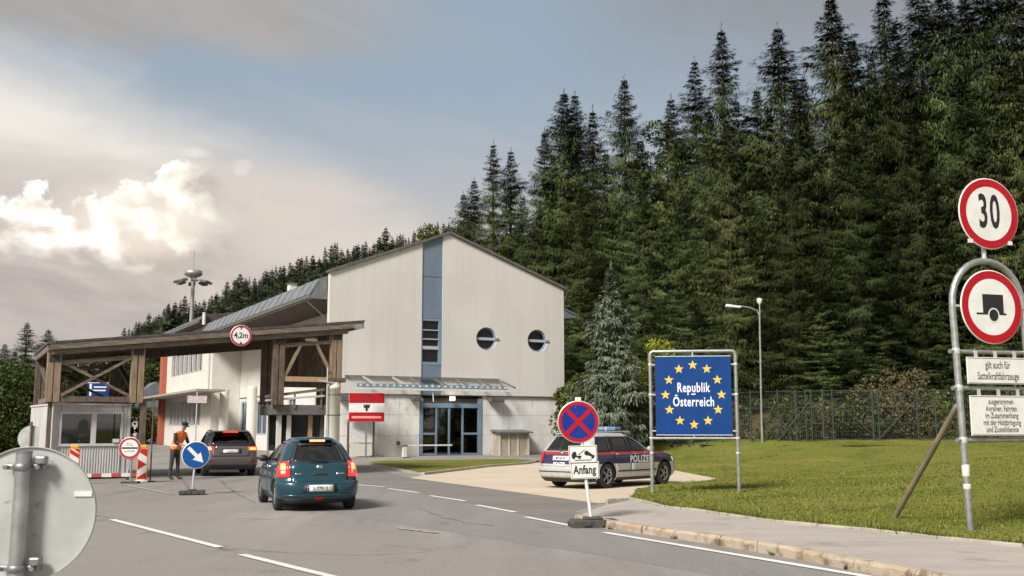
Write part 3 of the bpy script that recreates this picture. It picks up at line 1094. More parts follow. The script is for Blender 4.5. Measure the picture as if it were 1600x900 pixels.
# ================================================================== CUSTOMS BUILDING
def facade_material():
    m = bpy.data.materials.new('streaked_facade')
    m.use_nodes = True
    T = NT(m.node_tree)
    p = m.node_tree.nodes['Principled BSDF']
    tc = T.new('ShaderNodeTexCoord')
    def mapped(sx, sz):
        mp = T.new('ShaderNodeMapping')
        mp.inputs['Scale'].default_value = (sx, 1, sz)
        T.link(tc.outputs['Object'], mp.inputs[0])
        return mp.outputs[0]
    c = T.mix(T.ss(T.noise(mapped(0.35, 0.22), 1.0, 4, 0.5), 0.35, 0.65), (0.59, 0.572, 0.533), (0.645, 0.627, 0.587))
    c = T.mix(T.m('MULTIPLY', T.ss(T.noise(mapped(3.2, 0.10), 1.0, 5, 0.6), 0.46, 0.76), 0.34), c, (0.47, 0.45, 0.415))
    c = T.mix(T.m('MULTIPLY', T.ss(T.noise(mapped(9.0, 0.16), 1.0, 4, 0.6), 0.48, 0.78), 0.30), c, (0.72, 0.69, 0.635))
    c = T.mix(T.m('MULTIPLY', T.ss(T.noise(mapped(6.0, 6.0), 1.0, 5, 0.7), 0.60, 0.8), 0.3), c, (0.47, 0.44, 0.39))
    T.link(c, p.inputs['Base Color'])
    p.inputs['Roughness'].default_value = 0.9
    p.inputs['Specular IOR Level'].default_value = 0.25
    bn = T.new('ShaderNodeBump')
    bn.inputs['Strength'].default_value = 0.2
    bn.inputs['Distance'].default_value = 0.01
    T.link(T.noise(mapped(5.0, 0.3), 2.0, 5, 0.6), bn.inputs['Height'])
    T.link(bn.outputs[0], p.inputs['Normal'])
    return m


M['facade'] = facade_material()
bld = empty('customs_building', (B_O[0], B_O[1], 0), BANG,
            'large cream building with pointed gable, blue strip, two round windows and long side wing', 'building')
W_, EZ, AZ, AU = 15.5, 10.45, 13.3, 7.45      # gable: width, eave height, apex height and position


def gz(u):
    return EZ + (AZ - EZ) * (u / AU if u < AU else (W_ - u) / (W_ - AU))


STONE_Z = 3.62
# gable wall, left and right of the blue strip
mb = MB()
mb.prism([(0, STONE_Z), (5.68, STONE_Z), (5.68, gz(5.68)), (0, EZ)], 'y', 0, 0.35)
mb.build('gable_wall', M['facade'], bld)
mb = MB()
mb.prism([(7.02, STONE_Z), (W_, STONE_Z), (W_, EZ), (AU, AZ), (7.02, gz(7.02))], 'y', 0, 0.35)
cut = []
ROUND = [(9.98, 7.06, 0.70), (13.55, 7.08, 0.70)]
for u, z, r in ROUND:
    cb = MB()
    cb.cyl((u, -1, z), (u, 2, z), r, n=48)
    cut.append(cb.mesh('hole', M['facade']))
me = boolean_diff(mb.mesh('gable_wall', M['facade']), cut)
o = bpy.data.objects.new('gable_wall', me)
COL.objects.link(o)
o.parent = bld
# blue strip panels over the stair window
for z0, z1, top in ((8.12, 10.60, None), (10.63, None, True), (STONE_Z, 5.36, None)):
    mb = MB()
    if top:
        mb.prism([(5.685, z0), (7.015, z0), (7.015, gz(7.0) - 0.02), (5.685, gz(5.69) - 0.02)], 'y', 0.06, 0.3)
    else:
        mb.box(5.685, 7.015, 0.06, 0.3, z0, z1)
    mb.build('blue_panel', M['blue_panel'], bld, bevel=0.006, seg=1)
mb = MB()
mb.box(5.685, 7.015, 0.09, 0.3, 10.595, 10.635)
mb.build('panel_joint', M['trim_dark'], bld)
# stair window
mb = MB()
mb.box(5.69, 5.76, 0.04, 0.26, 5.37, 8.11).box(6.80, 7.01, 0.04, 0.26, 5.37, 8.11)
mb.box(5.76, 6.80, 0.05, 0.26, 7.98, 8.11).box(5.76, 6.80, 0.05, 0.26, 5.37, 5.54)
sw_ = mb.build('stair_window', M['blue_frame'], bld)
prev = 5.54
for z0, z1 in ((6.28, 6.48), (6.86, 6.93), (7.40, 7.46), (7.98, 7.98)):
    MB().box(5.76, 6.80, 0.16, 0.19, prev, z0).build('pane', M['dark_pane'], sw_)
    if z1 > z0:
        MB().box(5.762, 6.798, 0.055, 0.24, z0 + .003, z1 - .003).build('window_bar', M['grey_frame'], sw_)
    prev = z1
# round windows
for u, z, r in ROUND:
    mb = MB()
    mb.lathe([(r - 0.002, 0.34), (r - 0.002, 0.10), (r - 0.085, 0.10), (r - 0.085, 0.34)], 40, (u, 0, z), 'y')
    f = mb.build('round_window', M['blue_frame'], bld)
    mb = MB()
    mb.cyl((u, 0.24, z), (u, 0.27, z), r - 0.08, n=40)
    mb.build('pane', M['dark_pane'], f)
    MB().box(u - r + 0.05, u + r - 0.05, 0.12, 0.23, z - 0.075, z + 0.085).build('window_bar', M['grey_frame'], f)
    MB().box(u + r - 0.10, u + r + 0.13, -0.05, 0.10, z - 0.06, z + 0.07).build('window_hinge', M['blue_frame'], f)
# stone plinth: backing and separate cladding panels
mb = MB()
mb.box(0.52, 5.66, 0.13, 0.45, 0, STONE_Z - 0.05).box(9.76, 15.44, 0.13, 0.45, 0, STONE_Z - 0.05)
mb.build('plinth_backing', M['joint'], bld)
for (a, b, nu) in ((0.52, 5.66, 4), (9.76, 15.44, 4)):
    for r in range(3):
        zs = (0.05, 1.25, 2.43, STONE_Z - 0.05)
        for k in range(nu):
            g = 0.007
            u0, u1 = a + (b - a) * k / nu + g, a + (b - a) * (k + 1) / nu - g
            j = random.uniform(-.004, .004)
            MB().box(u0, u1, 0.10 + j, 0.128, zs[r] + g, zs[r + 1] - g).build('stone_panel', M['stone'], bld)
MB().box(-0.02, W_ + 0.02, -0.03, 0.13, STONE_Z - 0.045, STONE_Z - 0.003).build('drip_moulding', M['trim_dark'], bld)
# gable roof edge trim
mb = MB()
for (u0, z0, u1, z1) in ((-0.12, EZ - 0.05, AU, AZ), (AU, AZ, W_ + 0.14, EZ - 0.05)):
    mb.bar((u0, 0.14, z0 + 0.10), (u1, 0.14, z1 + 0.10), 0.56, 0.15, up=(0, 0, 1))
mb.build('roof_edge', M['trim_dark'], bld)
# side return walls of the gable block, right flank
MB().box(W_ - 0.35, W_ - 0.003, 0.352, 29, 0.0, EZ - 1.4).build('side_wall', M['render_cream'], bld)
MB().box(0.55, 0.9, 0.46, 3.0, 0.0, STONE_Z - 0.06).build('side_wall', M['render_cream'], bld)
# main roof over the near wing: left slope, right slope
def slope(name, u0, z0, u1, z1, v0, v1, th, m, seams=0, parent=bld):
    mb = MB()
    d = Vector((u1 - u0, 0, z1 - z0)).normalized()
    n = Vector((-d.z, 0, d.x)) * th
    if n.z < 0:
        n = -n
    a = [(u0, v0, z0), (u1, v0, z1), (u1, v1, z1), (u0, v1, z0)]
    b = [(x + n.x, y, z + n.z) for x, y, z in a]
    mb.add(a + b, [(0, 1, 2, 3), (7, 6, 5, 4), (0, 4, 5, 1), (1, 5, 6, 2), (2, 6, 7, 3), (3, 7, 4, 0)])
    ro = mb.build(name, m, parent)
    if seams:
        for k in range(seams):
            v = v0 + (v1 - v0) * (k + .5) / seams
            s_ = MB()
            s_.bar((u0 + n.x, v, z0 + n.z + .03), (u1 + n.x, v, z1 + n.z + .03), 0.05, 0.055)
            s_.build('roof_seam', M['roof_metal'], ro)
    return ro


slope('roof', -1.0, 9.12, -0.42, 10.05, 0.42, 29.6, 0.10, M['roof_metal'], 18)
slope('upper_roof', -0.417, 10.03, 7.5, 12.75, 0.42, 29.6, 0.10, M['roof_metal'])
slope('right_roof', 18.15, 9.12, 7.503, 12.75, 2.5, 29.6, 0.10, M['roof_metal'])
MB().prism([(15.55, 8.75), (18.1, 9.0), (18.15, 9.10), (15.55, 9.95)], 'y', 2.55, 29.5).build('right_eave', M['roof_metal'], bld)
MB().prism([(-1.0, 9.0), (-0.01, 9.0), (-0.01, 10.18), (-0.42, 10.10)], 'y', 0.425, 0.45).build('roof_end', M['roof_metal'], bld)
MB().box(-1.06, -0.98, 0.40, 29.62, 8.98, 9.20).build('gutter', M['trim_dark'], bld)
MB().box(-0.95, -0.90, 0.42, 29.6, 8.90, 8.99).build('eave_board', M['edging'], bld)
MB().box(-0.90, 2.28, 0.46, 29.4, 8.92, 8.99).build('soffit', M['soffit'], bld)
MB().box(-0.98, -0.02, 0.36, 0.415, 8.93, 9.14).build('barge_board', M['roof_metal'], bld)
mb = MB()
mb.cyl((-0.8, 1.6, 8.9), (0.4, 1.5, 7.9), 0.035, n=8)
mb.build('eave_strut', M['pale_steel'], bld)
# chimney and roof light boxes
ch = MB().box(2.4, 2.9, 16.2, 16.9, 10.6, 11.95).build('chimney', M['render_cream'], bld)
MB().box(2.33, 2.97, 16.1, 17.0, 11.95, 12.03).build('chimney_cap', M['trim_dark'], ch)
# near wing wall (set back under the eave)
AW = [(21.2, 24.6), (27.0, 29.2)]
Uw = 2.3
zs0, zs1 = 1.15, 3.75
mb = MB()
mb.box(Uw, Uw + .3, 0.46, 29.4, zs1, 8.915)
mb.box(Uw, Uw + .3, 3.0, 29.4, 0, zs0)
edges_v = [3.0, 8.0, 9.6, 14.0, 15.6, 21.0, 24.2, 27.0, 29.0, 29.4]
for k in range(0, len(edges_v) - 1, 2):
    mb.box(Uw, Uw + .3, edges_v[k], edges_v[k + 1], zs0, zs1)
mb.build('wing_wall', M['render_cream'], bld)
for k in range(1, len(edges_v) - 1, 2):
    v0, v1 = edges_v[k], edges_v[k + 1]
    mb = MB()
    for a, b in ((v0, v0 + .12), (v1 - .12, v1), ((v0 + v1) / 2 - .05, (v0 + v1) / 2 + .05)):
        mb.box(Uw + .06, Uw + .16, a, b, zs0 + .10, zs1 - .12)
    mb.box(Uw + .05, Uw + .17, v0, v1, zs1 - .12, zs1).box(Uw - .02, Uw + .17, v0, v1, zs0, zs0 + .10)
    w = mb.build('wing_window', M['grey_frame'], bld)
    MB().box(Uw + .19, Uw + .22, v0, v1, zs0, zs1).build('pane', M['blue_pane'], w)
for v in (16.0, 18.2, 20.4):
    MB().box(Uw - .05, Uw + .02, v - .22, v + .22, 6.15, 6.75).build('wall_vent', M['trim_dark'], bld)
MB().box(Uw - .03, Uw, 3.0, 29.3, 4.02, 4.10).build('wall_moulding', M['trim_dark'], bld)
# round columns in front of the wing
for u, v, z in ((0.5, 18.4, 4.62), (0.5, 27.0, 4.72)):
    c_ = MB().lathe([(0.36, 0), (0.36, z - .15), (0.30, z), (0.0, z + .01)], 20, (u, v, 0)).build('column', M['column'], bld)
# far wing: wall flush with the eave line
V0, V1 = 29.42, 49.6
mb = MB()
segs = [(0, 0.05, 1.85), (0, 4.15, 6.45), (0, 8.55, 10.28)]
for _, z0, z1 in segs:
    mb.box(0, .3, V0, V1, max(0, z0 - .05), z1)
for z0, z1 in ((1.85, 4.15), (6.45, 8.55)):
    mb.box(0, .3, V0, 33.2, z0, z1).box(0, .3, 47.0, V1, z0, z1)
mb.box(.3, 2.29, V0, V0 + .3, 0, 10.28)
mb.build('wing_wall', M['render_cream'], bld)
for z0, z1, m_, nb in ((1.85, 4.15, 'blue_pane', 8), (6.45, 8.55, 'dark_pane', 7)):
    mb = MB()
    mb.box(.02, .2, 33.2, 47.0, z0, z0 + .10).box(.02, .2, 33.2, 47.0, z1 - .10, z1)
    w = mb.build('window_band', M['tin_frame'], bld)
    for k in range(nb + 1):
        v = 33.2 + 13.8 * k / nb
        MB().box(-.06, .19, max(33.2, v - .17), min(47.0, v + .17), z0 + .1, z1 - .1).build('mullion', M['tin_frame'], w)
    for k in range(nb):
        a, b = 33.2 + 13.8 * k / nb, 33.2 + 13.8 * (k + 1) / nb
        MB().box(.21, .24, a, b - .01, z0 + .02, z1 - .02).build('pane', M[m_], w)
MB().box(-0.45, 0.75, 49.62, 50.9, 0, 10.2).build('brick_pier', M['brick_red'], bld)
MB().box(0.76, 2.0, 49.65, 50.6, 4.8, 9.6).build('brick_panel', M['brick_red'], bld)
slope('far_roof', -1.1, 10.36, -0.52, 10.82, 29.8, 56.0, 0.10, M['roof_metal'], 14)
slope('upper_roof', -0.517, 10.80, 13.5, 12.3, 29.8, 56.0, 0.10, M['roof_metal'])
MB().prism([(-1.06, 10.31), (13.0, 10.31), (13.0, 12.22), (-0.52, 10.88)], 'y', 29.76, 29.79).build('roof_end', M['soffit'], bld)
MB().box(-1.16, -1.08, 29.8, 56.0, 10.22, 10.46).build('gutter', M['trim_dark'], bld)
MB().box(-1.08, 3.4, 29.85, 55.9, 10.22, 10.30).build('soffit', M['soffit'], bld)
MB().box(2.0, 14.0, 29.9, 55.5, 3.0, 10.95).build('rear_wall', M['render_cream'], bld)
MB().box(-2.2, 0.0 - .003, 24.5, 58.0, 4.45, 4.62).build('side_canopy', M['edging'], bld)
mb = MB()
mb.cyl((-0.1, 30.2, 4.65), (-0.1, 30.2, 10.2), 0.06, n=8)
mb.build('downpipe', M['pale_steel'], bld)
MB().cyl((-.8, 29.5, 10.0), (-.8, 29.5, 11.0), 0.13, n=10).build('vent_pipe', M['white_plastic'], bld)

# entrance: blue frame, sliding doors, lobby behind
mb = MB()
DU0, DU1, DZ = 5.70, 9.72, 3.42
mb.box(DU0, DU0 + .16, 0.06, 0.28, 0, DZ).box(DU1 - .26, DU1, 0.06, 0.28, 0, DZ)
mb.box(DU0 + .16, DU1 - .26, 0.06, 0.28, 2.86, 3.12)
ent = mb.build('entrance', M['blue_frame'], bld)
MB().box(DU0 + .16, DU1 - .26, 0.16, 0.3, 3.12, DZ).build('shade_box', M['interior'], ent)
us = [5.86, 6.72, 7.56, 8.44, 9.46]
for k, u in enumerate(us[1:-1]):
    MB().box(u - .055, u + .055, 0.08, 0.2, 0.03, 2.86).build('mullion', M['blue_frame'], ent)
for k in (0, 3):
    a, b = us[k] + (.0 if k == 0 else .055), us[k + 1] - (.055 if k == 0 else 0)
    MB().box(a, b, 0.082, 0.198, 1.28, 1.40).build('transom', M['blue_frame'], ent)
    MB().box(a, b, 0.082, 0.198, 0.03, 0.20).build('kick_rail', M['blue_frame'], ent)
MB().box(6.775, 8.385, 0.084, 0.19, 0.03, 0.12).build('kick_rail', M['blue_frame'], ent)
for k in range(4):
    MB().box(us[k] + .03, us[k + 1] - .03, 0.135, 0.145, 0.1, 2.84).build('pane', M['door_glass'], ent)
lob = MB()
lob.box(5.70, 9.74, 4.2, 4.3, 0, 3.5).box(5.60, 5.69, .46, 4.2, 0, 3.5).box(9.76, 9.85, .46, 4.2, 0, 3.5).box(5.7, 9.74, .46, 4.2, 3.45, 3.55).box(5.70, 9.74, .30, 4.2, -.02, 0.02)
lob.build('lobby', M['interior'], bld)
MB().box(5.95, 6.62, 0.30, 0.31, 1.55, 2.35).build('poster', mat('red_poster', (0.42, 0.06, 0.09), 0.6, 0, (0.5, 0.35, 0.34), 7, 0.5, 0.6), bld)
MB().box(6.85, 8.35, 2.2, 2.25, 1.30, 2.30).build('lobby_screen', mat('lobby_screen', (0.36, 0.36, 0.32), 0.5, 0, (0.2, 0.2, 0.17), 2.5), bld)
MB().box(8.62, 9.40, 1.5, 1.55, 1.5, 2.2).build('lobby_screen', MATS['lobby_screen'], bld)
MB().box(8.75, 9.3, 1.2, 1.7, .03, 1.1).build('lobby_counter', M['wood_light'], bld)
# glass entrance canopy
mb = MB()
mb.bar((1.0, -.06, 4.58), (10.75, -.06, 4.58), .10, .12)
can = mb.build('entrance_canopy', M['trim_dark'], bld)
ca = [2.05, 3.85, 4.95, 6.4, 7.85, 9.3, 10.75]
for u in ca:
    MB().bar((u, -.10, 4.56), (u + .10, -2.05, 4.02), .07, .10).build('rafter', M['trim_dark'] if u > 4.9 else M['pale_steel'], can)
for a, b in zip([1.0] + ca[:-1], ca):
    mb = MB()
    mb.add([(a + .05, -.12, 4.62), (b - .04, -.12, 4.62), (b + .05, -1.98, 4.10), (a + .14, -1.98, 4.10)], [(0, 3, 2, 1)])
    mb.build('glass_pane', M['canopy_glass'], can)
MB().bar((1.0, -2.03, 4.0), (10.3, -2.03, 4.0), .06, .20).build('fascia', M['blue_frame'], can)
MB().bar((1.0, -2.04, 3.82), (10.6, -2.04, 3.82), .10, .10).build('gutter_rail', M['white_plastic'], can)
for k in range(24):
    u = 1.2 + 9.0 * k / 23
    MB().box(u - .07, u + .07, -2.075, -2.062, 3.96, 4.06).build('fascia_mark', M['sign_white'], can)
MB().cyl((5.5, -2.0, 4.15), (5.62, -1.95, 3.15), .035, n=8).build('downpipe', M['white_plastic'], can)
for u, m_ in ((7.60, 'lamp_on'),):
    MB().box(u - .12, u + .12, -.35, -.12, 3.28, 3.52).build('door_lamp', M[m_], bld)
for u0, u1 in ((5.05, 5.55), (10.1, 11.0)):
    MB().box(u0, u1, -.45, .05, 3.25, 3.50).build('wall_luminaire', M['trim_dark'], bld, bevel=.02)
MB().box(0.7, 1.6, -.3, .08, 3.20, 3.5).build('wall_luminaire', M['trim_dark'], bld, bevel=.02)

# storage lean-to beside the entrance
cab = empty('storage_box', bw(10.4, 0.09), BANG, 'low cream storage box with sloping grey lid against the stone wall right of the entrance', 'storage box')
MB().box(0.10, 2.12, -.82, -.02, 0.05, 1.36).build('box_body', mat('old_plywood', (0.47, 0.42, 0.33), .8, 0, (0.36, 0.31, 0.23), 1.6, stretch=(1, 1, .4)), cab)
for u in (0.10, 0.72, 1.35, 2.06):
    MB().box(u - .02, u + .06, -.86, -.80, 0.05, 1.36).build('batten', M['tin_frame'], cab)
mb = MB()
mb.prism([(-1.05, 1.36), (0.0, 1.50), (0.0, 1.58), (-1.05, 1.44)], 'x', -.10, 2.30)
mb.build('box_lid', M['roof_metal'], cab)

# low arm barrier in front of the entrance
bar = empty('arm_barrier', bw(4.15, -1.3, .04), BANG, 'low barrier with thin white arm and dark pivot in front of the glass entrance', 'barrier')
MB().box(-.12, .12, -.10, .10, 0, .58).build('barrier_post', M['column'], bar, bevel=.02)
MB().bar((-.35, 0, .66), (2.95, 0, .66), .05, .08).build('barrier_arm', M['white_plastic'], bar)
MB().box(-.20, .16, -.09, .09, .585, .70).build('pivot', M['clamp'], bar, bevel=.02)
MB().box(-.48, -.30, -.10, .10, .68, .90).build('counterweight', M['rubber'], bar, bevel=.03)

# national border board on a post, in front of the wall
fx, fy, _ = bw(1.97, -1.0)
flag = empty('border_board', (fx, fy, 0), R(10), 'red white red border board with small eagle crest on a grey post by the building', 'sign')
FW, FH, F0 = 1.98, 1.60, 2.02
MB().box(-.05, .05, .02, .10, 0, F0 + FH).build('post', M['clamp'], flag)
MB().box(-FW / 2, FW / 2, -.015, .015, F0, F0 + FH).build('board', M['sign_white'], flag, bevel=.004, seg=1)
MB().box(-FW / 2 + .01, FW / 2 - .01, -.0195, -.0155, F0 + FH * .645, F0 + FH - .01).build('red_band', M['sign_red'], flag)
MB().box(-FW / 2 + .01, FW / 2 - .01, -.0195, -.0155, F0 + .01, F0 + FH * .325).build('red_band', M['sign_red'], flag)
text('lettering', 'REPUBLIK', .23, mat('dark_red_letters', (.16, .012, .016), .6), flag, (0, -.022, F0 + FH * .885), .9, .004)
text('lettering', 'ÖSTERREICH', .23, MATS['dark_red_letters'], flag, (0, -.022, F0 + FH * .73), .9, .004)
MB().box(-.82, .82, -.0225, -.020, F0 + .19, F0 + .31).build('caption_bar', mat('pale_red_bar', (.72, .30, .29), .5), flag)


def crest_mesh(s):
    """small heraldic eagle: spread wings, body, head, tail, shield"""
    half = [(0, .50), (.07, .48), (.10, .40), (.06, .33), (.20, .36), (.34, .46), (.44, .44), (.40, .30), (.44, .18), (.36, .08), (.36, -.04), (.26, -.06), (.16, -.02), (.12, -.16), (.24, -.28), (.14, -.32), (.10, -.28), (.10, -.46), (0, -.52)]
    pts = half + [(-x, y) for x, y in reversed(half[1:-1])]
    mb = MB()
    mb.prism([(x * s, y * s) for x, y in reversed(pts)], 'y', -.002, .002)
    return mb


cm = crest_mesh(.42)
o = cm.build('crest', M['sign_black'], flag)
o.location = (0, -.021, F0 + FH * .485)
# notice case on two posts behind it
nx_, ny_, _ = bw(1.90, -.42)
nb = empty('notice_case', (nx_, ny_, 0), BANG, 'pale notice case on two brown posts behind the red and white board', 'notice board')
for u in (-.78, .72):
    MB().box(u - .05, u + .05, -.05, .05, 0, 2.15).build('post', M['wood_dark'], nb)
MB().box(-.72, .66, -.06, .06, .85, 2.05).build('case', M['white_plastic'], nb, bevel=.02)
MB().box(-.70, .64, -.05, .05, 0.12, .80).build('lower_panel', M['column'], nb)
MB().box(.45, 1.25, -.3, .3, 0, .14).build('base_block', M['trim_dark'], nb)

# far small house beyond the wing
hx, hy, hz = at(238, 640, 125)
hs = empty('small_house', (hx, hy, 0), BANG, 'small far house with pale and grey roof left of the red brick pier', 'house')
MB().box(-3, 3.5, 0, 8, 0, 4.4).build('wall', M['render_cream'], hs)
mb = MB()
mb.prism([(-4.0, 4.3), (0.2, 7.2), (4.4, 4.3), (4.4, 4.1), (-4.0, 4.1)], 'y', -1, 9)
mb.build('roof', M['roof_metal'], hs)
MB().box(-3.0, .15, -.2, .2, 4.45, 5.0).build('fascia', M['sign_white'], hs)
for v in (-1.6, 1.2):
    w = MB().box(v, v + 1.0, -.04, .05, 1.2, 2.6).build('window', M['dark_pane'], hs)
    MB().box(v - .08, v + 1.08, -.10, -.045, 1.1, 1.195).build('sill', M['sign_white'], w)

# ================================================================== TIMBER CHECKPOINT ROOF
C_O = at(80, 541, 33.5)[:2]
L_ = 10.65


def cw(u, v, z=0.0):
    return C_O[0] + u * BE[0] + v * BN[0], C_O[1] + u * BE[1] + v * BN[1], z


gate = empty('checkpoint_roof', (C_O[0], C_O[1], 0), BANG, 'weathered timber checkpoint roof spanning the lane, on braced posts over two booths', 'checkpoint roof')


def ct(u):
    return 4.34 + (5.56 - 4.34) * u / L_


VD = 5.2
# roof skin and edge boards
mb = MB()
mb.add([(-.15, -.35, ct(-.15) + .06), (L_ + .05, -.35, ct(L_) + .06), (L_ + .05, VD + .4, ct(L_) + .06), (-.15, VD + .4, ct(-.15) + .06),
        (-.15, -.35, ct(-.15) + .14), (L_ + .05, -.35, ct(L_) + .14), (L_ + .05, VD + .4, ct(L_) + .14), (-.15, VD + .4, ct(-.15) + .14)],
       [(3, 2, 1, 0), (4, 5, 6, 7), (0, 1, 5, 4), (1, 2, 6, 5), (2, 3, 7, 6), (3, 0, 4, 7)])
mb.build('roof_skin', M['roof_felt'], gate)
mb = MB()
mb.bar((-.05, -.30, ct(0) - .04), (L_, -.30, ct(L_) - .04), .07, .19)
mb.build('fascia_board', M['wood_weathered'], gate)
mb = MB()
mb.bar((0.0, -.12, ct(0) - .17), (L_ - .55, -.12, ct(L_ - .55) - .19), .22, .26)
mb.build('front_beam', M['wood_weathered'], gate, bevel=.015)
mb = MB()
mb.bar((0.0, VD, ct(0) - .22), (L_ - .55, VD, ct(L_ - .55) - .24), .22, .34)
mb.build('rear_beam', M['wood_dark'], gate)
mb = MB()
mb.bar((-.08, -.26, ct(0) - .06), (-.08, VD + .38, ct(0) - .06), .06, .22)
mb.build('side_fascia', M['wood_weathered'], gate)
mb = MB()
mb.bar((L_ + .02, -.26, ct(L_) - .05), (L_ + .02, VD + .38, ct(L_) - .05), .06, .20)
mb.build('side_fascia', M['wood_light'], gate)
for k in range(13):
    v = .25 + (VD - .5) * k / 12
    mb = MB()
    mb.bar((0.03, v, ct(0) - .04), (L_ - .05, v, ct(L_) - .04), .09, .16)
    mb.build('rafter', M['wood_dark'], gate)
MB().bar((L_ - .02, -.345, ct(L_) - .10), (L_ - .35, -.345, ct(L_ - .35) - .10), .02, .16).build('bracket_plate', M['steel'], gate)
# left tower: double posts, chords and crossed braces; right tower likewise
BT = 2.52
for (u0, u1, vz) in ((0.12, 2.72, BT), (7.55, 9.72, 2.53)):
    VT = VD if u0 < 1 else 1.5
    for v in (0.0, VT):
        for u in (u0, u1):
            zb = vz if (u0 < 1 or v > 0) else (2.50 if u == u0 else 3.45)
            for du in (-.115, .115):
                MB().box(u + du - .10, u + du + .10, v - .11, v + .11, zb, ct(u + du - .1) - .06).build('post', M['wood_dark'] if v > 0 or (u0 > 1 and u == u0) else M['wood_post'], gate, bevel=.012, seg=1)  # right tower's left post: its shade is put in by the darker timber colour
    for v in (.0, VT):
        MB().box(u0 + .22, u1 - .22, v - .08, v + .08, vz + .02 if u0 < 1 else 3.36, (vz if u0 < 1 else 3.34) + .2).build('chord', M['wood_dark'] if u0 < 1 else M['wood_light'], gate)
        MB().bar((u0 + .22, v + .0, ct(u0) - .55), (u1 - .22, v, ct(u1) - .60), .12, .14).build('chord', M['wood_weathered'], gate)
    if u0 < 1:
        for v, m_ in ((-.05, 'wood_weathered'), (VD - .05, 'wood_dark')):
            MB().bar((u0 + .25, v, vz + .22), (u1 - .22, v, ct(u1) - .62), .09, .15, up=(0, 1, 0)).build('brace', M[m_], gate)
            MB().bar((u0 + .25, v + .10, ct(u0) - .52), (u1 - .22, v + .10, vz + .24), .09, .15, up=(0, 1, 0)).build('brace', M[m_], gate)
    for u in (u0, u1):
        if u0 < 1:
            MB().box(u - .07, u + .07, .12, VT - .12, vz + .02, vz + .2).build('chord', M['wood_weathered'], gate)
            MB().bar((u, .14, vz + .25), (u, VT - .14, ct(u) - .5), .12, .12).build('brace', M['wood_dark'], gate)
            MB().bar((u + .12, VT - .14, vz + .25), (u + .12, .14, ct(u) - .5), .12, .12).build('brace', M['wood_dark'], gate)
        for vv in (.0 + .16, ):
            MB().box(u - .16, u + .16, -.125, -.112, ct(u) - .52, ct(u) - .30).build('bracket_plate', M['rubber'], gate)
# diagonal struts and infill board of the right tower
for a, b in (((7.80, .0, 3.55), (8.35, .0, ct(8.3) - .62)), ((9.50, .0, 3.75), (8.95, .0, ct(9) - .62))):
    MB().bar(a, b, .10, .14, up=(0, 1, 0)).build('strut', M['wood_post'], gate)
MB().box(8.55, 8.72, .9, 1.05, 3.5, ct(8.6) - .1).build('post', M['wood_dark'], gate)
MB().box(7.90, 9.70, 1.25, 1.32, 3.2, ct(7.6) - .25).build('infill_board', M['wood_dark'], gate)
# left tower legs run down beside the booth
for u, v in ((2.98, .05), (2.98, VD)):
    MB().box(u - .09, u + .09, v - .09, v + .09, 0, 2.60).build('leg', M['wood_dark'], gate)
MB().box(0.02, .15, .10, .24, 0, 2.5).build('leg', M['wood_dark'], gate)
# white concrete pillar carrying the right tower
MB().lathe([(.25, 0), (.25, 3.1), (.27, 3.11), (.27, 3.22), (.25, 3.23), (.25, 3.35), (.0, 3.35)], 20, (9.66, 0, 0)).build('pillar', M['column'], gate)
MB().box(9.35, 10.05, -.25, .25, 3.36, 3.52).build('pillar_head', M['wood_dark'], gate, bevel=.02)
MB().cyl((9.35, -.18, 0.9), (9.35, -.18, 3.9), .03, n=8).build('conduit', M['pale_steel'], gate)
MB().bar((9.0, -.22, 3.42), (9.75, -.22, 3.30), .05, .06).build('conduit_arm', M['pale_steel'], gate)
for z in (2.9, 2.15):
    MB().lathe([(.262, z - .02), (.268, z), (.262, z + .02)], 20, (9.66, 0, 0)).build('pillar_band', M['trim_dark'], gate)

# ------------------------------------------------------------------ left booth
bo = empty('control_booth', cw(0.24, .30), BANG + R(4.5), 'grey corrugated control booth with two framed windows under the left end of the timber roof', 'booth')
BW, BD = 2.38, 4.9


def corr_wall(mb, a, b, z0, z1, pitch=.085, depth=.022, holes=()):
    """vertical corrugation between plan points a and b; outward is to the right of a->b"""
    a, b = Vector((*a, 0)), Vector((*b, 0))
    d = (b - a)
    Lw = d.length
    d.normalize()
    n = Vector((d.y, -d.x, 0))
    N = int(Lw / pitch)
    prof = []
    for k in range(N):
        s0 = Lw * k / N
        p = Lw / N
        prof += [(s0, 0), (s0 + p * .35, 0), (s0 + p * .5, depth), (s0 + p * .85, depth)]
    prof.append((Lw, 0))

    def run(p0, p1, za, zb):
        pr = [q for q in prof if p0 - 1e-6 <= q[0] <= p1 + 1e-6]
        vs, fs = [], []
        for s_, o_ in pr:
            w = a + d * s_ + n * o_
            vs += [(w.x, w.y, za), (w.x, w.y, zb)]
        fs = [(2 * i, 2 * i + 2, 2 * i + 3, 2 * i + 1) for i in range(len(pr) - 1)]
        mb.add(vs, fs)
    if not holes:
        run(0, Lw, z0, z1)
    else:
        h0, h1, hz0, hz1 = holes
        run(0, h0, z0, z1)
        run(h1, Lw, z0, z1)
        run(h0, h1, z0, hz0)
        run(h0, h1, hz1, z1)


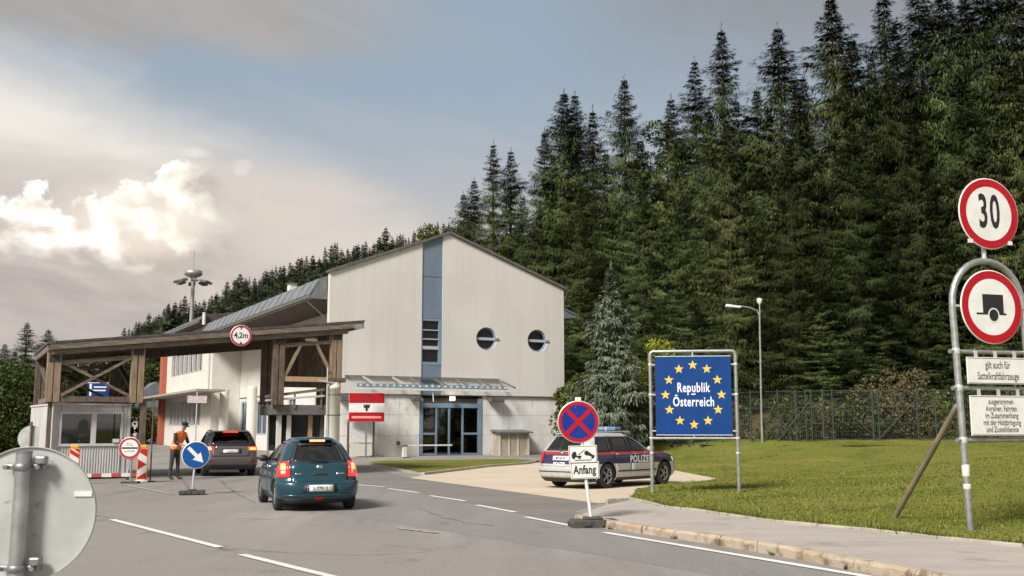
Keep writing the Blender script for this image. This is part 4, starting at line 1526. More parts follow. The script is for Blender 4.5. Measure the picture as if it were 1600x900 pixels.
mb = MB()
corr_wall(mb, (0, 0), (BW, 0), 0.16, 2.44, holes=(.20, 2.16, 1.13, 2.20))
mb.build('front_wall', M['tin'], bo)
mb = MB()
corr_wall(mb, (BW, 0), (BW, BD), 0.16, 2.44)
corr_wall(mb, (BW, BD), (0, BD), 0.16, 2.44)
corr_wall(mb, (0, BD), (0, 0), 0.16, 2.44)
mb.build('side_walls', M['tin'], bo)
for u in (0, BW):
    MB().box(u - .035, u + .035, -.04, .04, 0.12, 2.46).build('corner_trim', M['tin_frame'], bo)
MB().box(-.05, BW + .05, -.05, BD + .05, 2.44, 2.50).build('booth_roof', M['tin_frame'], bo)
MB().box(-.02, BW + .02, -.02, BD, 0.08, 0.16).build('skid', M['trim_dark'], bo)
for u in (.25, BW - .25):
    MB().box(u - .1, u + .1, .2, BD - .2, 0, 0.08).build('skid', M['trim_dark'], bo)
mb = MB()
for a in ((.17, .24), (1.16, 1.32), (2.10, 2.17)):
    mb.box(a[0], a[1], -.045, .05, 1.17, 2.15)
mb.box(.17, 2.17, -.045, .05, 2.15, 2.22).box(.15, 2.19, -.06, .05, 1.09, 1.17)
wf = mb.build('booth_window', M['tin_frame'], bo)
MB().box(.24, 1.16, .0, .012, 1.17, 2.15).build('pane', M['booth_glass'], wf)
MB().box(1.32, 2.10, .0, .012, 1.17, 2.15).build('pane', M['booth_glass'], wf)
MB().box(1.33, 2.09, .05, .06, 1.86, 2.14).build('blind', M['blind'], wf)
MB().box(.25, 1.15, .05, .06, 1.18, 2.14).build('blind', mat('grey_blind', (.20, .20, .19), .7, 0, (.25, .25, .24), 3, stretch=(.2, 1, 4)), wf)
ii = MB()
ii.box(.03, .04, .1, BD - .05, .2, 2.4).box(BW - .06, BW - .05, .1, BD - .05, .2, 2.4).box(.04, BW - .06, BD - .08, BD - .06, .2, 2.4).box(.04, BW - .06, .1, BD - .08, .2, .22)
ii.build('booth_interior', M['interior'], bo)
MB().box(1.2, 2.2, .3, .8, .9, .95).build('desk', M['wood_dark'], bo)
mb = MB()
mb.box(1.35, 1.75, .45, .50, 1.1, 1.42).box(1.5, 1.6, .46, .49, .95, 1.1)
mb.build('monitor', M['rubber'], bo)
MB().box(1.86, 2.06, -.10, -.05, 1.20, 1.32).build('lamp_box', M['white_plastic'], bo)
MB().box(BW - .16, BW - .10, -.05, 0.0, 0.15, 1.1).build('cable_duct', M['tin_frame'], bo)

# ------------------------------------------------------------------ right booth
rb = empty('glazed_booth', cw(7.72, .45), BANG, 'dark glazed control booth with cream frames beside the white pillar', 'booth')
RWd, RD = 1.75, 1.35
MB().box(0, RWd, 0, RD, 0, .85).build('booth_base', M['column'], rb)
for u, m_ in ((.06, 'column'), (.42, 'column'), (1.22, 'wood_light'), (1.68, 'trim_dark')):
    MB().box(u - .08, u + .08, -.02, .12, .853, 2.15).build('window_post', M[m_], rb)
for u in (.06, 1.68):
    MB().box(u - .06, u + .06, RD - .12, RD, .853, 2.15).build('window_post', M['column'], rb)
for a, b in ((.14, .34), (.50, 1.14), (1.30, 1.60)):
    MB().box(a, b, .04, .06, .853, 2.15).build('pane', M['dark_pane'], rb)
MB().box(0.02, .04, .125, RD - .13, .853, 2.15).build('pane', M['dark_pane'], rb)
MB().box(RWd - .04, RWd - .02, .125, RD - .13, .853, 2.15).build('pane', M['dark_pane'], rb)
MB().box(-.25, RWd + .15, -.35, RD + .2, 2.153, 2.52).build('booth_roof', M['trim_dark'], rb, bevel=.02)
MB().bar((-.6, -.4, 2.80), (1.6, -.4, 3.10), .05, .10).build('roof_rail', M['wood_weathered'], rb)
MB().bar((-.6, -.42, 2.66), (1.6, -.42, 2.86), .04, .07).build('roof_rail', M['pale_steel'], rb)
for a in (-.5, .5, 1.5):
    MB().bar((a, -.38, 2.4), (a, -.38, 2.85 + .13 * a), .05, .05).build('rail_post', M['trim_dark'], rb)

# ================================================================== ROUND SIGNS
def disc_sign(parent, c, r, ring_w, ring_m, face_m, rim_m='pale_steel', thick=.02):
    """round plate facing -Y at c; returns plate. ring proud of the face by 2 mm"""
    x, y, z = c
    mb = MB()
    mb.lathe([(0.0001, -thick / 2), (r, -thick / 2), (r + .006, 0), (r, thick / 2), (.0001, thick / 2)], 48, (x, y, z), 'y')
    pl = mb.build('sign_plate', M[rim_m], parent)
    mb = MB()
    f = y - thick / 2 - .002
    vs = [(x + (r - ring_w) * math.cos(2 * math.pi * i / 48), f, z + (r - ring_w) * math.sin(2 * math.pi * i / 48)) for i in range(48)]
    mb.add(vs, [tuple(range(48))])
    mb.build('sign_face', M[face_m], parent)
    if ring_w > 0:
        mb = MB()
        vs, fs = [], []
        for rr in (r - ring_w, r - .012):
            vs += [(x + rr * math.cos(2 * math.pi * i / 48), f - .001, z + rr * math.sin(2 * math.pi * i / 48)) for i in range(48)]
        fs = [(i, (i + 1) % 48, (i + 1) % 48 + 48, i + 48) for i in range(48)]
        mb.add(vs, [tuple(reversed(q)) for q in fs])
        mb.build('sign_ring', M[ring_m], parent)
    return f - .003


# height limit on the front beam
hl = empty('height_limit_sign', cw(6.08, -.40, ct(6.08) - .02), BANG - R(8), 'round red and white height limit sign reading 4,2m, fixed to the timber beam', 'sign')
f = disc_sign(hl, (0, 0, -.10), .37, .075, 'sign_dull_red', 'sign_white')
text('lettering', '4,2m', .27, M['sign_black'], hl, (0, f, -.10), .92, .006)
for s in (1, -1):
    mb = MB()
    mb.add([(-.05, f + .0012, -.10 + s * .30), (.05, f + .0012, -.10 + s * .30), (0, f + .0012, -.10 + s * .20)], [(0, 1, 2) if s < 0 else (2, 1, 0)])
    mb.build('arrow_mark', M['sign_black'], hl)
MB().box(-.03, .03, .012, .10, -.2, .1).build('bracket', M['steel'], hl)

# customs stop disc in front of the booth
q = at(203, 700, 31.9)
cs = empty('customs_stop_sign', (q[0], q[1], 0), R(4), 'round red ringed customs stop sign with black bar in front of the grey booth', 'sign')
f = disc_sign(cs, (0, 0, q[2]), .335, .080, 'sign_dull_red', 'sign_white')
MB().box(-.245, .245, f - .001, f + .001, q[2] - .025, q[2] + .025).build('bar_mark', M['sign_black'], cs)
text('lettering', 'ZOLL', .11, M['letter_grey'], cs, (0, f, q[2] + .105), .85)
text('lettering', 'DOUANE', .095, M['letter_grey'], cs, (0, f, q[2] - .10), .8)
MB().cyl((0.05, .05, 0), (0.05, .05, q[2] + .1), .03, n=10).build('post', M['steel'], cs)
MB().box(-.2, .3, -.12, .22, 0, .06).build('base', M['foot'], cs)

# keep right arrow sign
ax_, ay_ = gnd(300, 773)
ar = empty('keep_right_sign', (ax_, ay_, 0), R(14), 'round blue sign with white diagonal arrow on a dark rubber base in the lane', 'sign')
az_ = at(304, 711, ay_)[2]
f = disc_sign(ar, (.055, 0, az_), .345, .014, 'sign_white', 'arrow_blue', 'sign_white')
mb = MB()
a45 = -R(45)
sh = [(-.27, -.045), (.03, -.045), (.03, -.135), (.27, 0), (.03, .135), (.03, .045), (-.27, .045)]
pts = [(x * math.cos(a45) - y * math.sin(a45) + .055, f, x * math.sin(a45) + y * math.cos(a45) + az_) for x, y in sh]
mb.add(pts, [tuple(range(7))])
mb.build('arrow_mark', M['sign_white'], ar)
MB().cyl((.0, .035, .05), (.055, .035, az_ + .2), .028, n=10).build('post', M['pale_steel'], ar)
mb = MB()
for k in range(4):
    x = -.32 + .16 * k
    mb.box(x + .004, x + .156, -.22, .22, .02, .10 + .012 * (k % 2))
mb.box(-.30, .30, -.19, .19, .0, .02).box(-.10, .10, -.1, .1, .10, .14)
mb.build('base', M['foot'], ar, bevel=.012)

# striped beacons
def beacon(px, Y, ztop, h, w, kind, label):
    x, y, _ = at(px, 700, Y)
    e = empty('striped_beacon', (x, y, 0), R(20), label, 'beacon', 'striped beacons by the booth')
    z0 = ztop - h
    MB().box(-w / 2 - .025, w / 2 + .025, 0, .05, z0 - .02, ztop + .02).build('housing', M['orange_plastic'], e, bevel=.012)
    MB().box(-w / 2, w / 2, -.006, -.001, z0, ztop).build('board', M['sign_white'], e)
    def strip(poly):
        mb = MB()
        mb.add([(a * w, -.0085, z0 + b * h) for a, b in poly], [tuple(range(len(poly)))])
        mb.build('red_stripe', mat('beacon_red', (.45, .02, .015), .4) if 'beacon_red' not in MATS else MATS['beacon_red'], e)
    if kind == 'diag':
        for k in (0.0, .36, .72):
            b0 = 1.0 - k - .18
            poly = [(-.49, b0 + .19), (-.49, b0 + .02), (.49, b0 - .19), (.49, b0 - .02)]
            poly = [(a, min(1, max(0, b))) for a, b in poly]
            strip(poly)
        strip([(-.1, 1.0), (.49, .84), (.49, 1.0)])
    else:
        strip([(-.49, .66), (-.49, .30), (.49, .48)])
        strip([(-.49, 1.0), (-.49, .92), (.49, .73), (.49, 1.0)])
        strip([(-.49, .06), (-.49, .0), (.49, .0), (.49, .22)])
    MB().box(-w / 2 + .02, w / 2 - .02, 0, .05, ztop + .022, ztop + .13).build('lamp_cap', M['yellow_plastic'], e, bevel=.03)
    MB().box(-.09, .09, 0, .05, .08, z0 - .02).build('stem', M['white_plastic'], e)
    MB().box(-.18, .18, -.18, .22, 0, .08).build('base', M['white_plastic'], e, bevel=.02)
    return e


beacon(117, 31.3, 1.06, .78, .26, 'diag', 'striped beacon with diagonal red and white bands in front of the booth window')
beacon(223.5, 32.6, 1.03, .92, .27, 'chev', 'striped beacon with red arrow chevron at the right corner of the booth')
# striped plank between the beacons
bp = empty('striped_plank', cw(0.2, -.35), BANG - R(6), 'low red and white striped plank lying along the foot of the booth', 'barrier plank')
for k in range(9):
    a = k * .30
    MB().bar((a + .002, 0, .16), (a + .298, 0, .16), .04, .12).build('plank_band', M['sign_white'] if k % 2 else mat('faded_red', (.42, .07, .07), .5) if 'faded_red' not in MATS else (M['sign_white'] if k % 2 else MATS['faded_red']), bp)
for a in (.4, 2.3):
    MB().box(a - .05, a + .05, -.06, .08, 0, .098).build('plank_foot', M['rubber'], bp)
x, y, _ = at(237, 700, 32.9)
tp = empty('thin_post', (x, y, 0), 0, 'thin dark metal post standing just right of the arrow chevron beacon', 'post')
MB().cyl((0, 0, 0), (0, 0, 2.62), .022, n=10).build('shaft', M['wood_dark'], tp)
MB().box(-.12, .12, -.12, .12, 0, .03).build('foot_plate', M['rubber'], tp)

# pole with little lattice plate behind the car
x, y, z = at(308, 624, 46)
sp = empty('plate_pole', (x, y, 0), R(20), 'slim grey pole with small pinkish plate behind the dark grey car', 'sign')
MB().cyl((0, 0, 0), (0, 0, z + .35), .03, n=10).build('shaft', M['pale_steel'], sp)
MB().box(-.42, .42, -.035, -.031, z - .16, z + .16).build('plate', mat('pinkish_plate', (.55, .42, .40), .5, 0, (.7, .66, .64), 9), sp)

# blue direction board seen through the left tower
x, y, z = at(153, 610, 78)
bs = empty('direction_board', (x, y, 0), R(15), 'blue direction board with white lines seen through the crossed braces over the booth', 'sign')
MB().box(-.75, .75, -.02, .02, z - .62, z + .62).build('board', M['sign_blue'], bs)
for a, b, c_, d_ in ((-.74, .74, .55, .60), (-.74, .74, -.60, -.55), (-.3, .6, .2, .3), (-.4, .55, -.05, .05), (-.6, -.45, -.4, .5)):
    MB().box(a, b, -.028, -.024, z + c_, z + d_).build('line_mark', M['letter_white'], bs)
for u in (-.6, .6):
    MB().cyl((u, .06, 0), (u, .06, z + .6), .05, n=8).build('post', M['steel'], bs)

# near sign seen from behind, left foreground
sx_, sy_, sz_ = at(38, 803, 4.85)
bk = empty('sign_from_behind', (sx_, sy_, 0), R(6), 'large round grey sign seen from behind on a galvanised post in the left foreground', 'sign')
mb = MB()
r_ = .305
mb.cyl((0, .05, sz_), (0, .056, sz_), r_, n=72)
mb.lathe([(r_ - .002, .05), (r_, .038), (r_ + .003, .038), (r_ + .003, .058)], 72, (0, 0, sz_), 'y')
mb.build('sign_plate', M['sign_back'], bk)
mb = MB()
mb.tube([(-.02, -.015, 0), (-.015, -.015, 1.0), (-.012, -.015, sz_ + .275)], .036, 18)
mb.build('post', M['steel'], bk)
MB().cyl((-.012, -.015, sz_ + .275), (-.012, -.015, sz_ + .29), .037, n=18).build('post_cap', M['clamp'], bk)
for z in (sz_ + .215, sz_ - .245):
    cl = MB().lathe([(.040, z - .016), (.045, z - .010), (.045, z + .010), (.040, z + .016)], 20, (-.013, -.015, 0)).build('clamp', M['clamp'], bk)
    MB().box(-.10, .085, -.012, .03, z - .012, z + .012).build('clamp_bar', M['clamp'], cl, bevel=.004)
    for u in (-.085, .06):
        MB().cyl((u, -.045, z), (u, .03, z), .010, n=8).build('bolt', M['clamp'], cl)
    MB().box(.04, .09, -.03, .02, z + .012, z + .05).build('clamp_ear', M['clamp'], cl, bevel=.008)
MB().box(.205, .285, .043, .047, sz_ + .075, sz_ + .10).build('sticker', M['white_plastic'], bk)
# a second sign seen from behind, further off
x, y, z = at(48, 684, 36)
b2 = empty('sign_from_behind', (x, y, 0), R(10), 'pale grey sign seen from behind on a brown post, far left beside the booth', 'sign')
MB().cyl((.0, .06, z - .02), (.0, .08, z - .02), .44, n=36).build('sign_plate', M['sign_back'], b2)
MB().cyl((0, 0, 0), (0, 0, z + .55), .04, n=10).build('post', M['wood_dark'], b2)

# white roadside boxes far left
for px, py0, py1, hw, lab in ((25, 668, 686, .42, 'taller white roadside cabinet far left in front of the dark trees'), (13, 669, 676, .30, 'small white board low among the dark trees, leftmost of all')):
    x, y, _ = at(px, 680, 78)
    zt, zb = at(px, py0, 78)[2], at(px, py1, 78)[2]
    e = empty('roadside_cabinet', (x, y, 0), 0, lab, 'cabinet')
    MB().box(-hw, hw, -.2, .2, max(.35, zb), zt).build('cabinet_body', M['white_plastic'], e, bevel=.05)
    MB().box(-hw * .6, hw * .6, -.15, .15, 0, max(.35, zb) - .003).build('cabinet_foot', M['pale_steel'], e)

# ------------------------------------------------------------------ no stopping sign with two plates
nx2, ny2 = gnd(926, 823)
ns = empty('no_stopping_sign', (nx2, ny2, 0), R(4), 'round blue and red no stopping sign with white Anfang plate, leaning on dark foot', 'sign')
zd = at(906, 659, ny2)[2]
TILT = -.24 / 1.85


def tl(z):
    return TILT * z


f = disc_sign(ns, (tl(zd), 0, zd), .365, .070, 'sign_red', 'stop_blue')
for s in (1, -1):
    mb = MB()
    a = R(45) * s
    dx, dz = math.cos(a), math.sin(a)
    w = .036
    l = .335
    off = -.0003 * s
    mb.add([(tl(zd) - dx * l - dz * w, f + off, zd - dz * l + dx * w), (tl(zd) - dx * l + dz * w, f + off, zd - dz * l - dx * w),
            (tl(zd) + dx * l + dz * w, f + off, zd + dz * l - dx * w), (tl(zd) + dx * l - dz * w, f + off, zd + dz * l + dx * w)], [(0, 1, 2, 3)])
    mb.build('cross_bar', M['sign_red'], ns)
zp1, zp2 = at(913, 710, ny2)[2], at(915, 735, ny2)[2]
for z, hw, hh, rz in ((zp1, .25, .155, .05), (zp2, .25, .145, .05)):
    mb = MB()
    mb.box(-hw, hw, -.012, .0, -hh, hh)
    o = mb.build('add_on_plate', M['sign_white'], ns, bevel=.004, seg=1)
    o.location = (tl(z) - .0, -.012, z)
    o.rotation_euler = (0, -.03, 0)
    mb = MB()
    for a in ((-hw + .012, hw - .012, hh - .02, hh - .012), (-hw + .012, hw - .012, -hh + .012, -hh + .02)):
        mb.box(a[0], a[1], -.0145, -.0125, a[2], a[3])
    mb.box(-hw + .012, -hw + .02, -.0145, -.0125, -hh + .021, hh - .021).box(hw - .02, hw - .012, -.0145, -.0125, -hh + .021, hh - .021)
    mb.build('plate_border', M['letter_grey'], o)
    if z == zp2:
        text('lettering', 'Anfang', .20, M['sign_black'], o, (-.008, -.015, .008), .68, .006, 1.04)
    else:
        mb = MB()
        # tow truck lifting a car
        def pg(p):
            mb.add([(x, -.0150, y) for x, y in p], [tuple(range(len(p)))])
        def wheel(cx, cy, r):
            pg([(cx + r * math.cos(t * .5236), cy + r * math.sin(t * .5236)) for t in range(12)])
        pg([(-.20, -.045), (-.03, -.045), (-.03, -.02), (-.11, -.02), (-.12, .05), (-.17, .05), (-.20, .005)])
        pg([(-.09, -.0), (-.08, -.01), (.035, .075), (.03, .085)])
        pg([(.02, .02), (.04, .06), (.075, .065), (.10, .045), (.165, -.005), (.20, -.02), (.205, -.045), (.185, -.05), (.04, -.005)])
        wheel(-.165, -.05, .026)
        wheel(-.065, -.05, .026)
        wheel(.165, -.055, .024)
        wheel(.06, .0, .020)
        mb.build('tow_pictogram', M['sign_black'], o)
        MB().box(-.15, .15, -.0145, -.0125, -.105, -.090).build('text_line', M['letter_grey'], o)
mb = MB()
mb.tube([(tl(.08), .03, .06), (tl(1.0), .03, 1.0), (tl(zd), .03, zd + .40)], .03, 12)
mb.build('post', M['white_plastic'], ns)
MB().box(tl(zd) - .05, tl(zd) + .05, .0, .06, zd + .33, zd + .43).build('post_cap', M['white_plastic'], ns)
mb = MB()
mb.prism([(-.40, 0), (.44, 0), (.46, .05), (.40, .13), (-.36, .13), (-.42, .08)], 'y', -.24, .16)
mb.box(-.22, -.08, -.262, -.242, .03, .11).box(.1, .24, -.262, -.242, .03, .11)
fo = mb.build('base', M['foot'], ns, bevel=.025)
fo.rotation_euler = (0, 0, R(6))
MB().box(-.16, .16, -.15, .12, .13, .17).build('base_socket', M['foot'], ns, bevel=.02)

# ------------------------------------------------------------------ EU border sign
pL, pR = lawn_hit(1020, 770), lawn_hit(1155, 770)
eux, euy = (pL[0] + pR[0]) / 2, (pL[1] + pR[1]) / 2
EZ0 = lawn_z(eux, euy)
eu = empty('border_sign', (eux, euy, EZ0), math.atan2(pR[1] - pL[1], pR[0] - pL[0]) + R(5.0), 'blue square border sign with yellow star ring reading Republik Österreich, on the lawn', 'sign')
hw = 1.02
zt, zb = at(1082, 549, euy)[2] - EZ0, at(1082, 685, euy)[2] - EZ0
mb = MB()
rr = .09
path = [(-hw, 0, -.15), (-hw, 0, zt - rr)]
for k in range(1, 7):
    a = math.pi - k * math.pi / 12
    path.append((-hw + rr + rr * math.cos(a), 0, zt - rr + rr * math.sin(a)))
for k in range(0, 7):
    a = math.pi / 2 - k * math.pi / 12
    path.append((hw - rr + rr * math.cos(a), 0, zt - rr + rr * math.sin(a)))
path += [(hw, 0, -.15)]
mb.tube(path, .042, 14)
mb.build('tube_frame', M['steel'], eu)
MB().cyl((-hw - .05, 0, zb), (hw + .05, 0, zb), .035, n=12).build('cross_tube', M['steel'], eu)
for s in (-hw, hw):
    for z in (zb, zb - .35, zt - .32, (zt + zb) / 2 + .0):
        MB().lathe([(.046, z - .03), (.052, z - .02), (.052, z + .02), (.046, z + .03)], 14, (s, 0, 0)).build('collar', M['pale_steel'], eu)
PW = .905
z0, z1 = zb + .075, zt - .115
MB().box(-PW, PW, -.06, -.035, z0, z1).build('board', M['sign_blue'], eu, bevel=.006, seg=1)
mb = MB()
mb.box(-PW, PW, -.065, -.0605, z0, z0 + .012).box(-PW, PW, -.065, -.0605, z1 - .012, z1)
mb.build('board_rim', M['letter_white'], eu)
for s in (-1, 1):
    for z in (zt - .32, (zt + zb) / 2, zb + .18):
        MB().box(min(s * PW, s * (hw + .03)), max(s * PW, s * (hw + .03)), -.034, -.005, z - .015, z + .015).build('clip', M['pale_steel'], eu)
MB().box(-.015, .015, -.034, .01, z1 - .02, zt).build('clip', M['pale_steel'], eu)
MB().box(-.015, .015, -.034, .01, zb, z0 + .02).build('clip', M['pale_steel'], eu)
zc_ = (z0 + z1) / 2 + .015
for k in range(12):
    a = 2 * math.pi * k / 12
    mb = MB()
    sr = .118
    pts = []
    for i in range(10):
        t = math.pi / 2 + i * math.pi / 5
        q_ = sr if i % 2 == 0 else sr * .42
        pts.append((q_ * math.cos(t), -.0625, q_ * math.sin(t)))
    mb.add(pts, [tuple(range(10))])
    o = mb.build('star', M['star'], eu)
    o.location = (.665 * math.sin(a), 0, zc_ + .715 * math.cos(a))
text('lettering', 'Republik', .32, M['letter_white'], eu, (0, -.0635, zc_ + .165), .63, .006, 1.10)
text('lettering', 'Österreich', .32, M['letter_white'], eu, (0, -.0635, zc_ - .175), .63, .006, 1.10)
MB().box(-.05, .05, -.064, -.0615, zc_ + .0, zc_ + .028).build('dash_mark', M['letter_white'], eu)

# ------------------------------------------------------------------ 30 and trailer sign frame
rx, ry, rz_ = lawn_hit(1517, 830)
PHI = R(17)
sf = empty('speed_sign_frame', (rx, ry, rz_), PHI, 'tall tube frame with round 30 and trailer ban signs above two white plates', 'sign')


def on_frame(px, py):
    """point of the frame plane under a photograph position -> (along, up)"""
    dx, dy, dz = ray(px, py)
    nx_, ny_ = -math.sin(PHI), math.cos(PHI)
    t = (rx * nx_ + ry * ny_) / (dx * nx_ + dy * ny_)
    X, Y, Z = dx * t, dy * t, CAM_H + dz * t
    return (X - rx) * math.cos(PHI) + (Y - ry) * math.sin(PHI), Z - rz_


FWID = 1.36
lx, lz = on_frame(1487, 480)
a30, z30 = on_frame(1539, 335.5)
atr, ztr = on_frame(1543.5, 480.5)
atop, ztop_ = on_frame(1540, 408)
mb = MB()
LEAN = lx * 0.9
path = [(0, 0, -.2), (LEAN * .98, 0, lz)]
cxa, ra = LEAN + FWID / 2, FWID / 2
hh_ = ztop_ - lz
for k in range(1, 16):
    a = math.pi - k * math.pi / 15
    path.append((cxa + ra * math.cos(a), 0, lz + hh_ * math.sin(a) ** .9 if math.sin(a) > 0 else lz))
path.append((FWID, 0, -.2))
mb.tube(path, .052, 16)
mb.build('tube_frame', M['steel'], sf)
MB().tube([(atr - .01, 0, ztop_ - .02), (atr - .02, 0, z30 + .35)], .036, 12).build('top_post', M['pale_steel'], sf)


def big_disc(c, r, name):
    e = bpy.data.objects.new(name, None)
    return e


def sign_disc(a, z, r, y=-.075):
    f = disc_sign(sf, (a, y, z), r, r * .235, 'sign_red', 'sign_white', 'sign_white')
    for s in (-.6, .6):
        MB().cyl((a, y + .01, z + s * r), (a, -.0, z + s * r), .02, n=8).build('clip', M['steel'], sf)
    return f


r30 = .575
f = sign_disc(a30, z30, r30)
text('lettering', '30', .76, M['sign_black'], sf, (a30, f - .001, z30 + .01), .52, .016, 1.15)
for s in (-1, 1):
    MB().box(a30 + s * .38 - .04, a30 + s * .38 + .04, -.09, -.06, z30 - r30 * .80 - .03, z30 - r30 * .80 + .03).build('clip', M['white_plastic'], sf)
rt = .585
f = sign_disc(atr, ztr, rt)
mb = MB()
def pgm(p, dy=0.0):
    mb.add([(atr + x * rt, f - .001 - dy, ztr + y * rt) for x, y in p], [tuple(range(len(p)))])
pgm([(-.30, -.20), (.38, -.20), (.38, .34), (-.30, .34)])
pgm([(-.52, -.21), (.46, -.21), (.46, -.165), (-.52, -.165)], .0006)
pgm([(.04 + .150 * math.cos(t * .2618), -.225 + .165 * math.sin(t * .2618)) for t in range(24)], .002)
mb.build('trailer_pictogram', M['sign_black'], sf)
mb = MB()
pgm([(.04 + .185 * math.cos(t * .2618), -.225 + .20 * math.sin(t * .2618)) for t in range(24)], .0012)
mb.build('wheel_halo', M['sign_white'], sf)
for s in (-1, 1):
    MB().cyl((atr + s * rt * .98, -.04, ztr), (atr + s * (rt + .12), -.02, ztr), .022, n=8).build('clip', M['pale_steel'], sf)
zbars = [on_frame(1495, 549)[1], on_frame(1502, 606.5)[1], on_frame(1508, 688)[1]]
for z in zbars:
    x0 = LEAN * z / lz
    MB().cyl((x0 - .12, 0, z), (FWID + .12, 0, z), .034, n=12).build('cross_tube', M['steel'], sf)
    for xx in (x0, FWID - .02 * z):
        MB().lathe([(.056, z - .05), (.062, z - .04), (.062, z + .04), (.056, z + .05)], 14, (xx, 0, 0)).build('collar', M['pale_steel'], sf)
for (p0, p1, body, size, n_) in (((1504, 558), (1606, 600), 'gilt auch für\nSattelkraftfahrzeuge', .165, 2), ((1509, 618), (1612, 681), 'ausgenommen\nAnrainer, Fahrten\nim Zusammenhang\nmit der Holzbringung\nund Zustelldienste', .125, 5)):
    a0, z1_ = on_frame(*p0)
    _, z0_ = on_frame(p0[0] + 3, p1[1])
    a1 = a0 + 1.16
    o = MB().box(a0, a1, -.085, -.065, z0_, z1_).build('text_plate', M['sign_white'], sf, bevel=.005, seg=1)
    mb = MB()
    bw_ = .008
    mb.box(a0 + .012, a1 - .012, -.088, -.0855, z0_ + .012, z0_ + .012 + bw_).box(a0 + .012, a1 - .012, -.088, -.0855, z1_ - .012 - bw_, z1_ - .012)
    mb.build('plate_border', M['letter_grey'], o)
    text('lettering', body, size, M['letter_grey'], o, ((a0 + a1) / 2, -.0895, (z0_ + z1_) / 2), .60 if n_ == 2 else .66, .001, 1.0, .86 if n_ == 5 else 1.05)
    for s in (.18, .5, .82):
        MB().box(a0 + (a1 - a0) * s - .02, a0 + (a1 - a0) * s + .02, -.064, -.03, z1_ - .03, z1_ + .10).build('clip', M['pale_steel'], sf)
for z, hc in ((on_frame(1510, 735)[1], .09), (on_frame(1512, 760)[1], .04)):
    x0 = LEAN * z / lz
    MB().lathe([(.055, z - hc), (.059, z - hc + .01), (.059, z + hc - .01), (.055, z + hc)], 14, (x0, 0, 0)).build('sleeve', M['white_plastic'], sf)
bx, by, bz = lawn_hit(1393, 808)
ex_, ez_ = on_frame(1500, 634)
lx_ = (bx - rx) * math.cos(PHI) + (by - ry) * math.sin(PHI)
ly_ = -(bx - rx) * math.sin(PHI) + (by - ry) * math.cos(PHI)
MB().tube([(lx_, ly_, bz - rz_ - .1), (ex_, .06, ez_)], .047, 14).build('brace_tube', mat('brown_brace', (.22, .175, .125), .6, .2, (.29, .24, .18), 3), sf)

# ------------------------------------------------------------------ street lamp, detector pole, floodlight mast
def lamp_post():
    x, y, z = lawn_hit(1191, 691)
    e = empty('street_lamp', (x, y, z), 0, 'slim grey street lamp with curved arm in front of the wood behind the border sign', 'street lamp')
    H = at(1188, 494, y)[2] - z
    xt = at(1133, 478, y)[0] - x
    zt_ = at(1133, 478, y)[2] - z
    x1 = at(1187, 500, y)[0] - x
    pts = [(0, 0, -.1), (0, 0, .9)] + [(x1 * k / 5, 0, .9 + (H - .9) * k / 5) for k in range(1, 6)]
    pts += [(x1 - .12, 0, H + .28), (x1 - .45, 0, H + .42), (x1 - .95, 0, H + .50), (xt + .55, 0, zt_ - .06)]
    mb = MB()
    mb.tube(pts, [.065, .065] + [.045] * 5 + [.032] * 4, 10)
    mb.build('pole', M['steel'], e)
    mb = MB()
    mb.prism([(xt, zt_ - .05), (xt + .75, zt_ - .12), (xt + .78, zt_ - .02), (xt + .05, zt_ + .09)], 'y', -.13, .13)
    mb.build('lamp_head', M['white_plastic'], e, bevel=.04)
    MB().cyl((x1 + .02, 0, H - .1), (x1 + .02, 0, H + .62), .022, n=8).build('antenna', M['pale_steel'], e)
    mb = MB()
    mb.lathe([(.03, H + .55), (.13, H + .70), (.13, H + .86), (.02, H + .90)], 12, (x1 + .02, 0, 0))
    mb.build('sensor_head', M['white_plastic'], e)
    for zz in (2.6, 3.9):
        MB().lathe([(.07, zz - .03), (.075, zz), (.07, zz + .03)], 10, (x1 * zz / H, 0, 0)).build('pole_band', M['steel'], e)


lamp_post()
x, y, z = at(302, 432, 112)
ms = empty('floodlight_mast', (x, y, 0), R(10), 'tall floodlight mast with ring of lamps rising behind the long side wing roof', 'light mast')
MB().cyl((0, 0, 0), (0, 0, z), .34, .19, 14).build('mast', M['steel'], ms)
MB().lathe([(.25, z - .2), (.95, z + .15), (.95, z + .62), (.0, z + .66)], 20).build('head_drum', M['steel'], ms)
MB().cyl((0, 0, z + .6), (0, 0, z + 2.9), .035, n=6).build('lightning_rod', M['steel'], ms)
for k in range(8):
    a = 2 * math.pi * k / 8 + .2
    ca, sa = math.cos(a), math.sin(a)
    mb = MB()
    mb.bar((.9 * ca, .9 * sa, z - .25), (1.9 * ca, 1.9 * sa, z - .55), .08, .08)
    ap = mb.build('lamp_arm', M['steel'], ms)
    mb = MB()
    mb.bar((1.25 * ca, 1.25 * sa, z - .52), (2.05 * ca, 2.05 * sa, z - .72), .75, .22)
    mb.build('floodlight', M['trim_dark'], ap, bevel=.05)

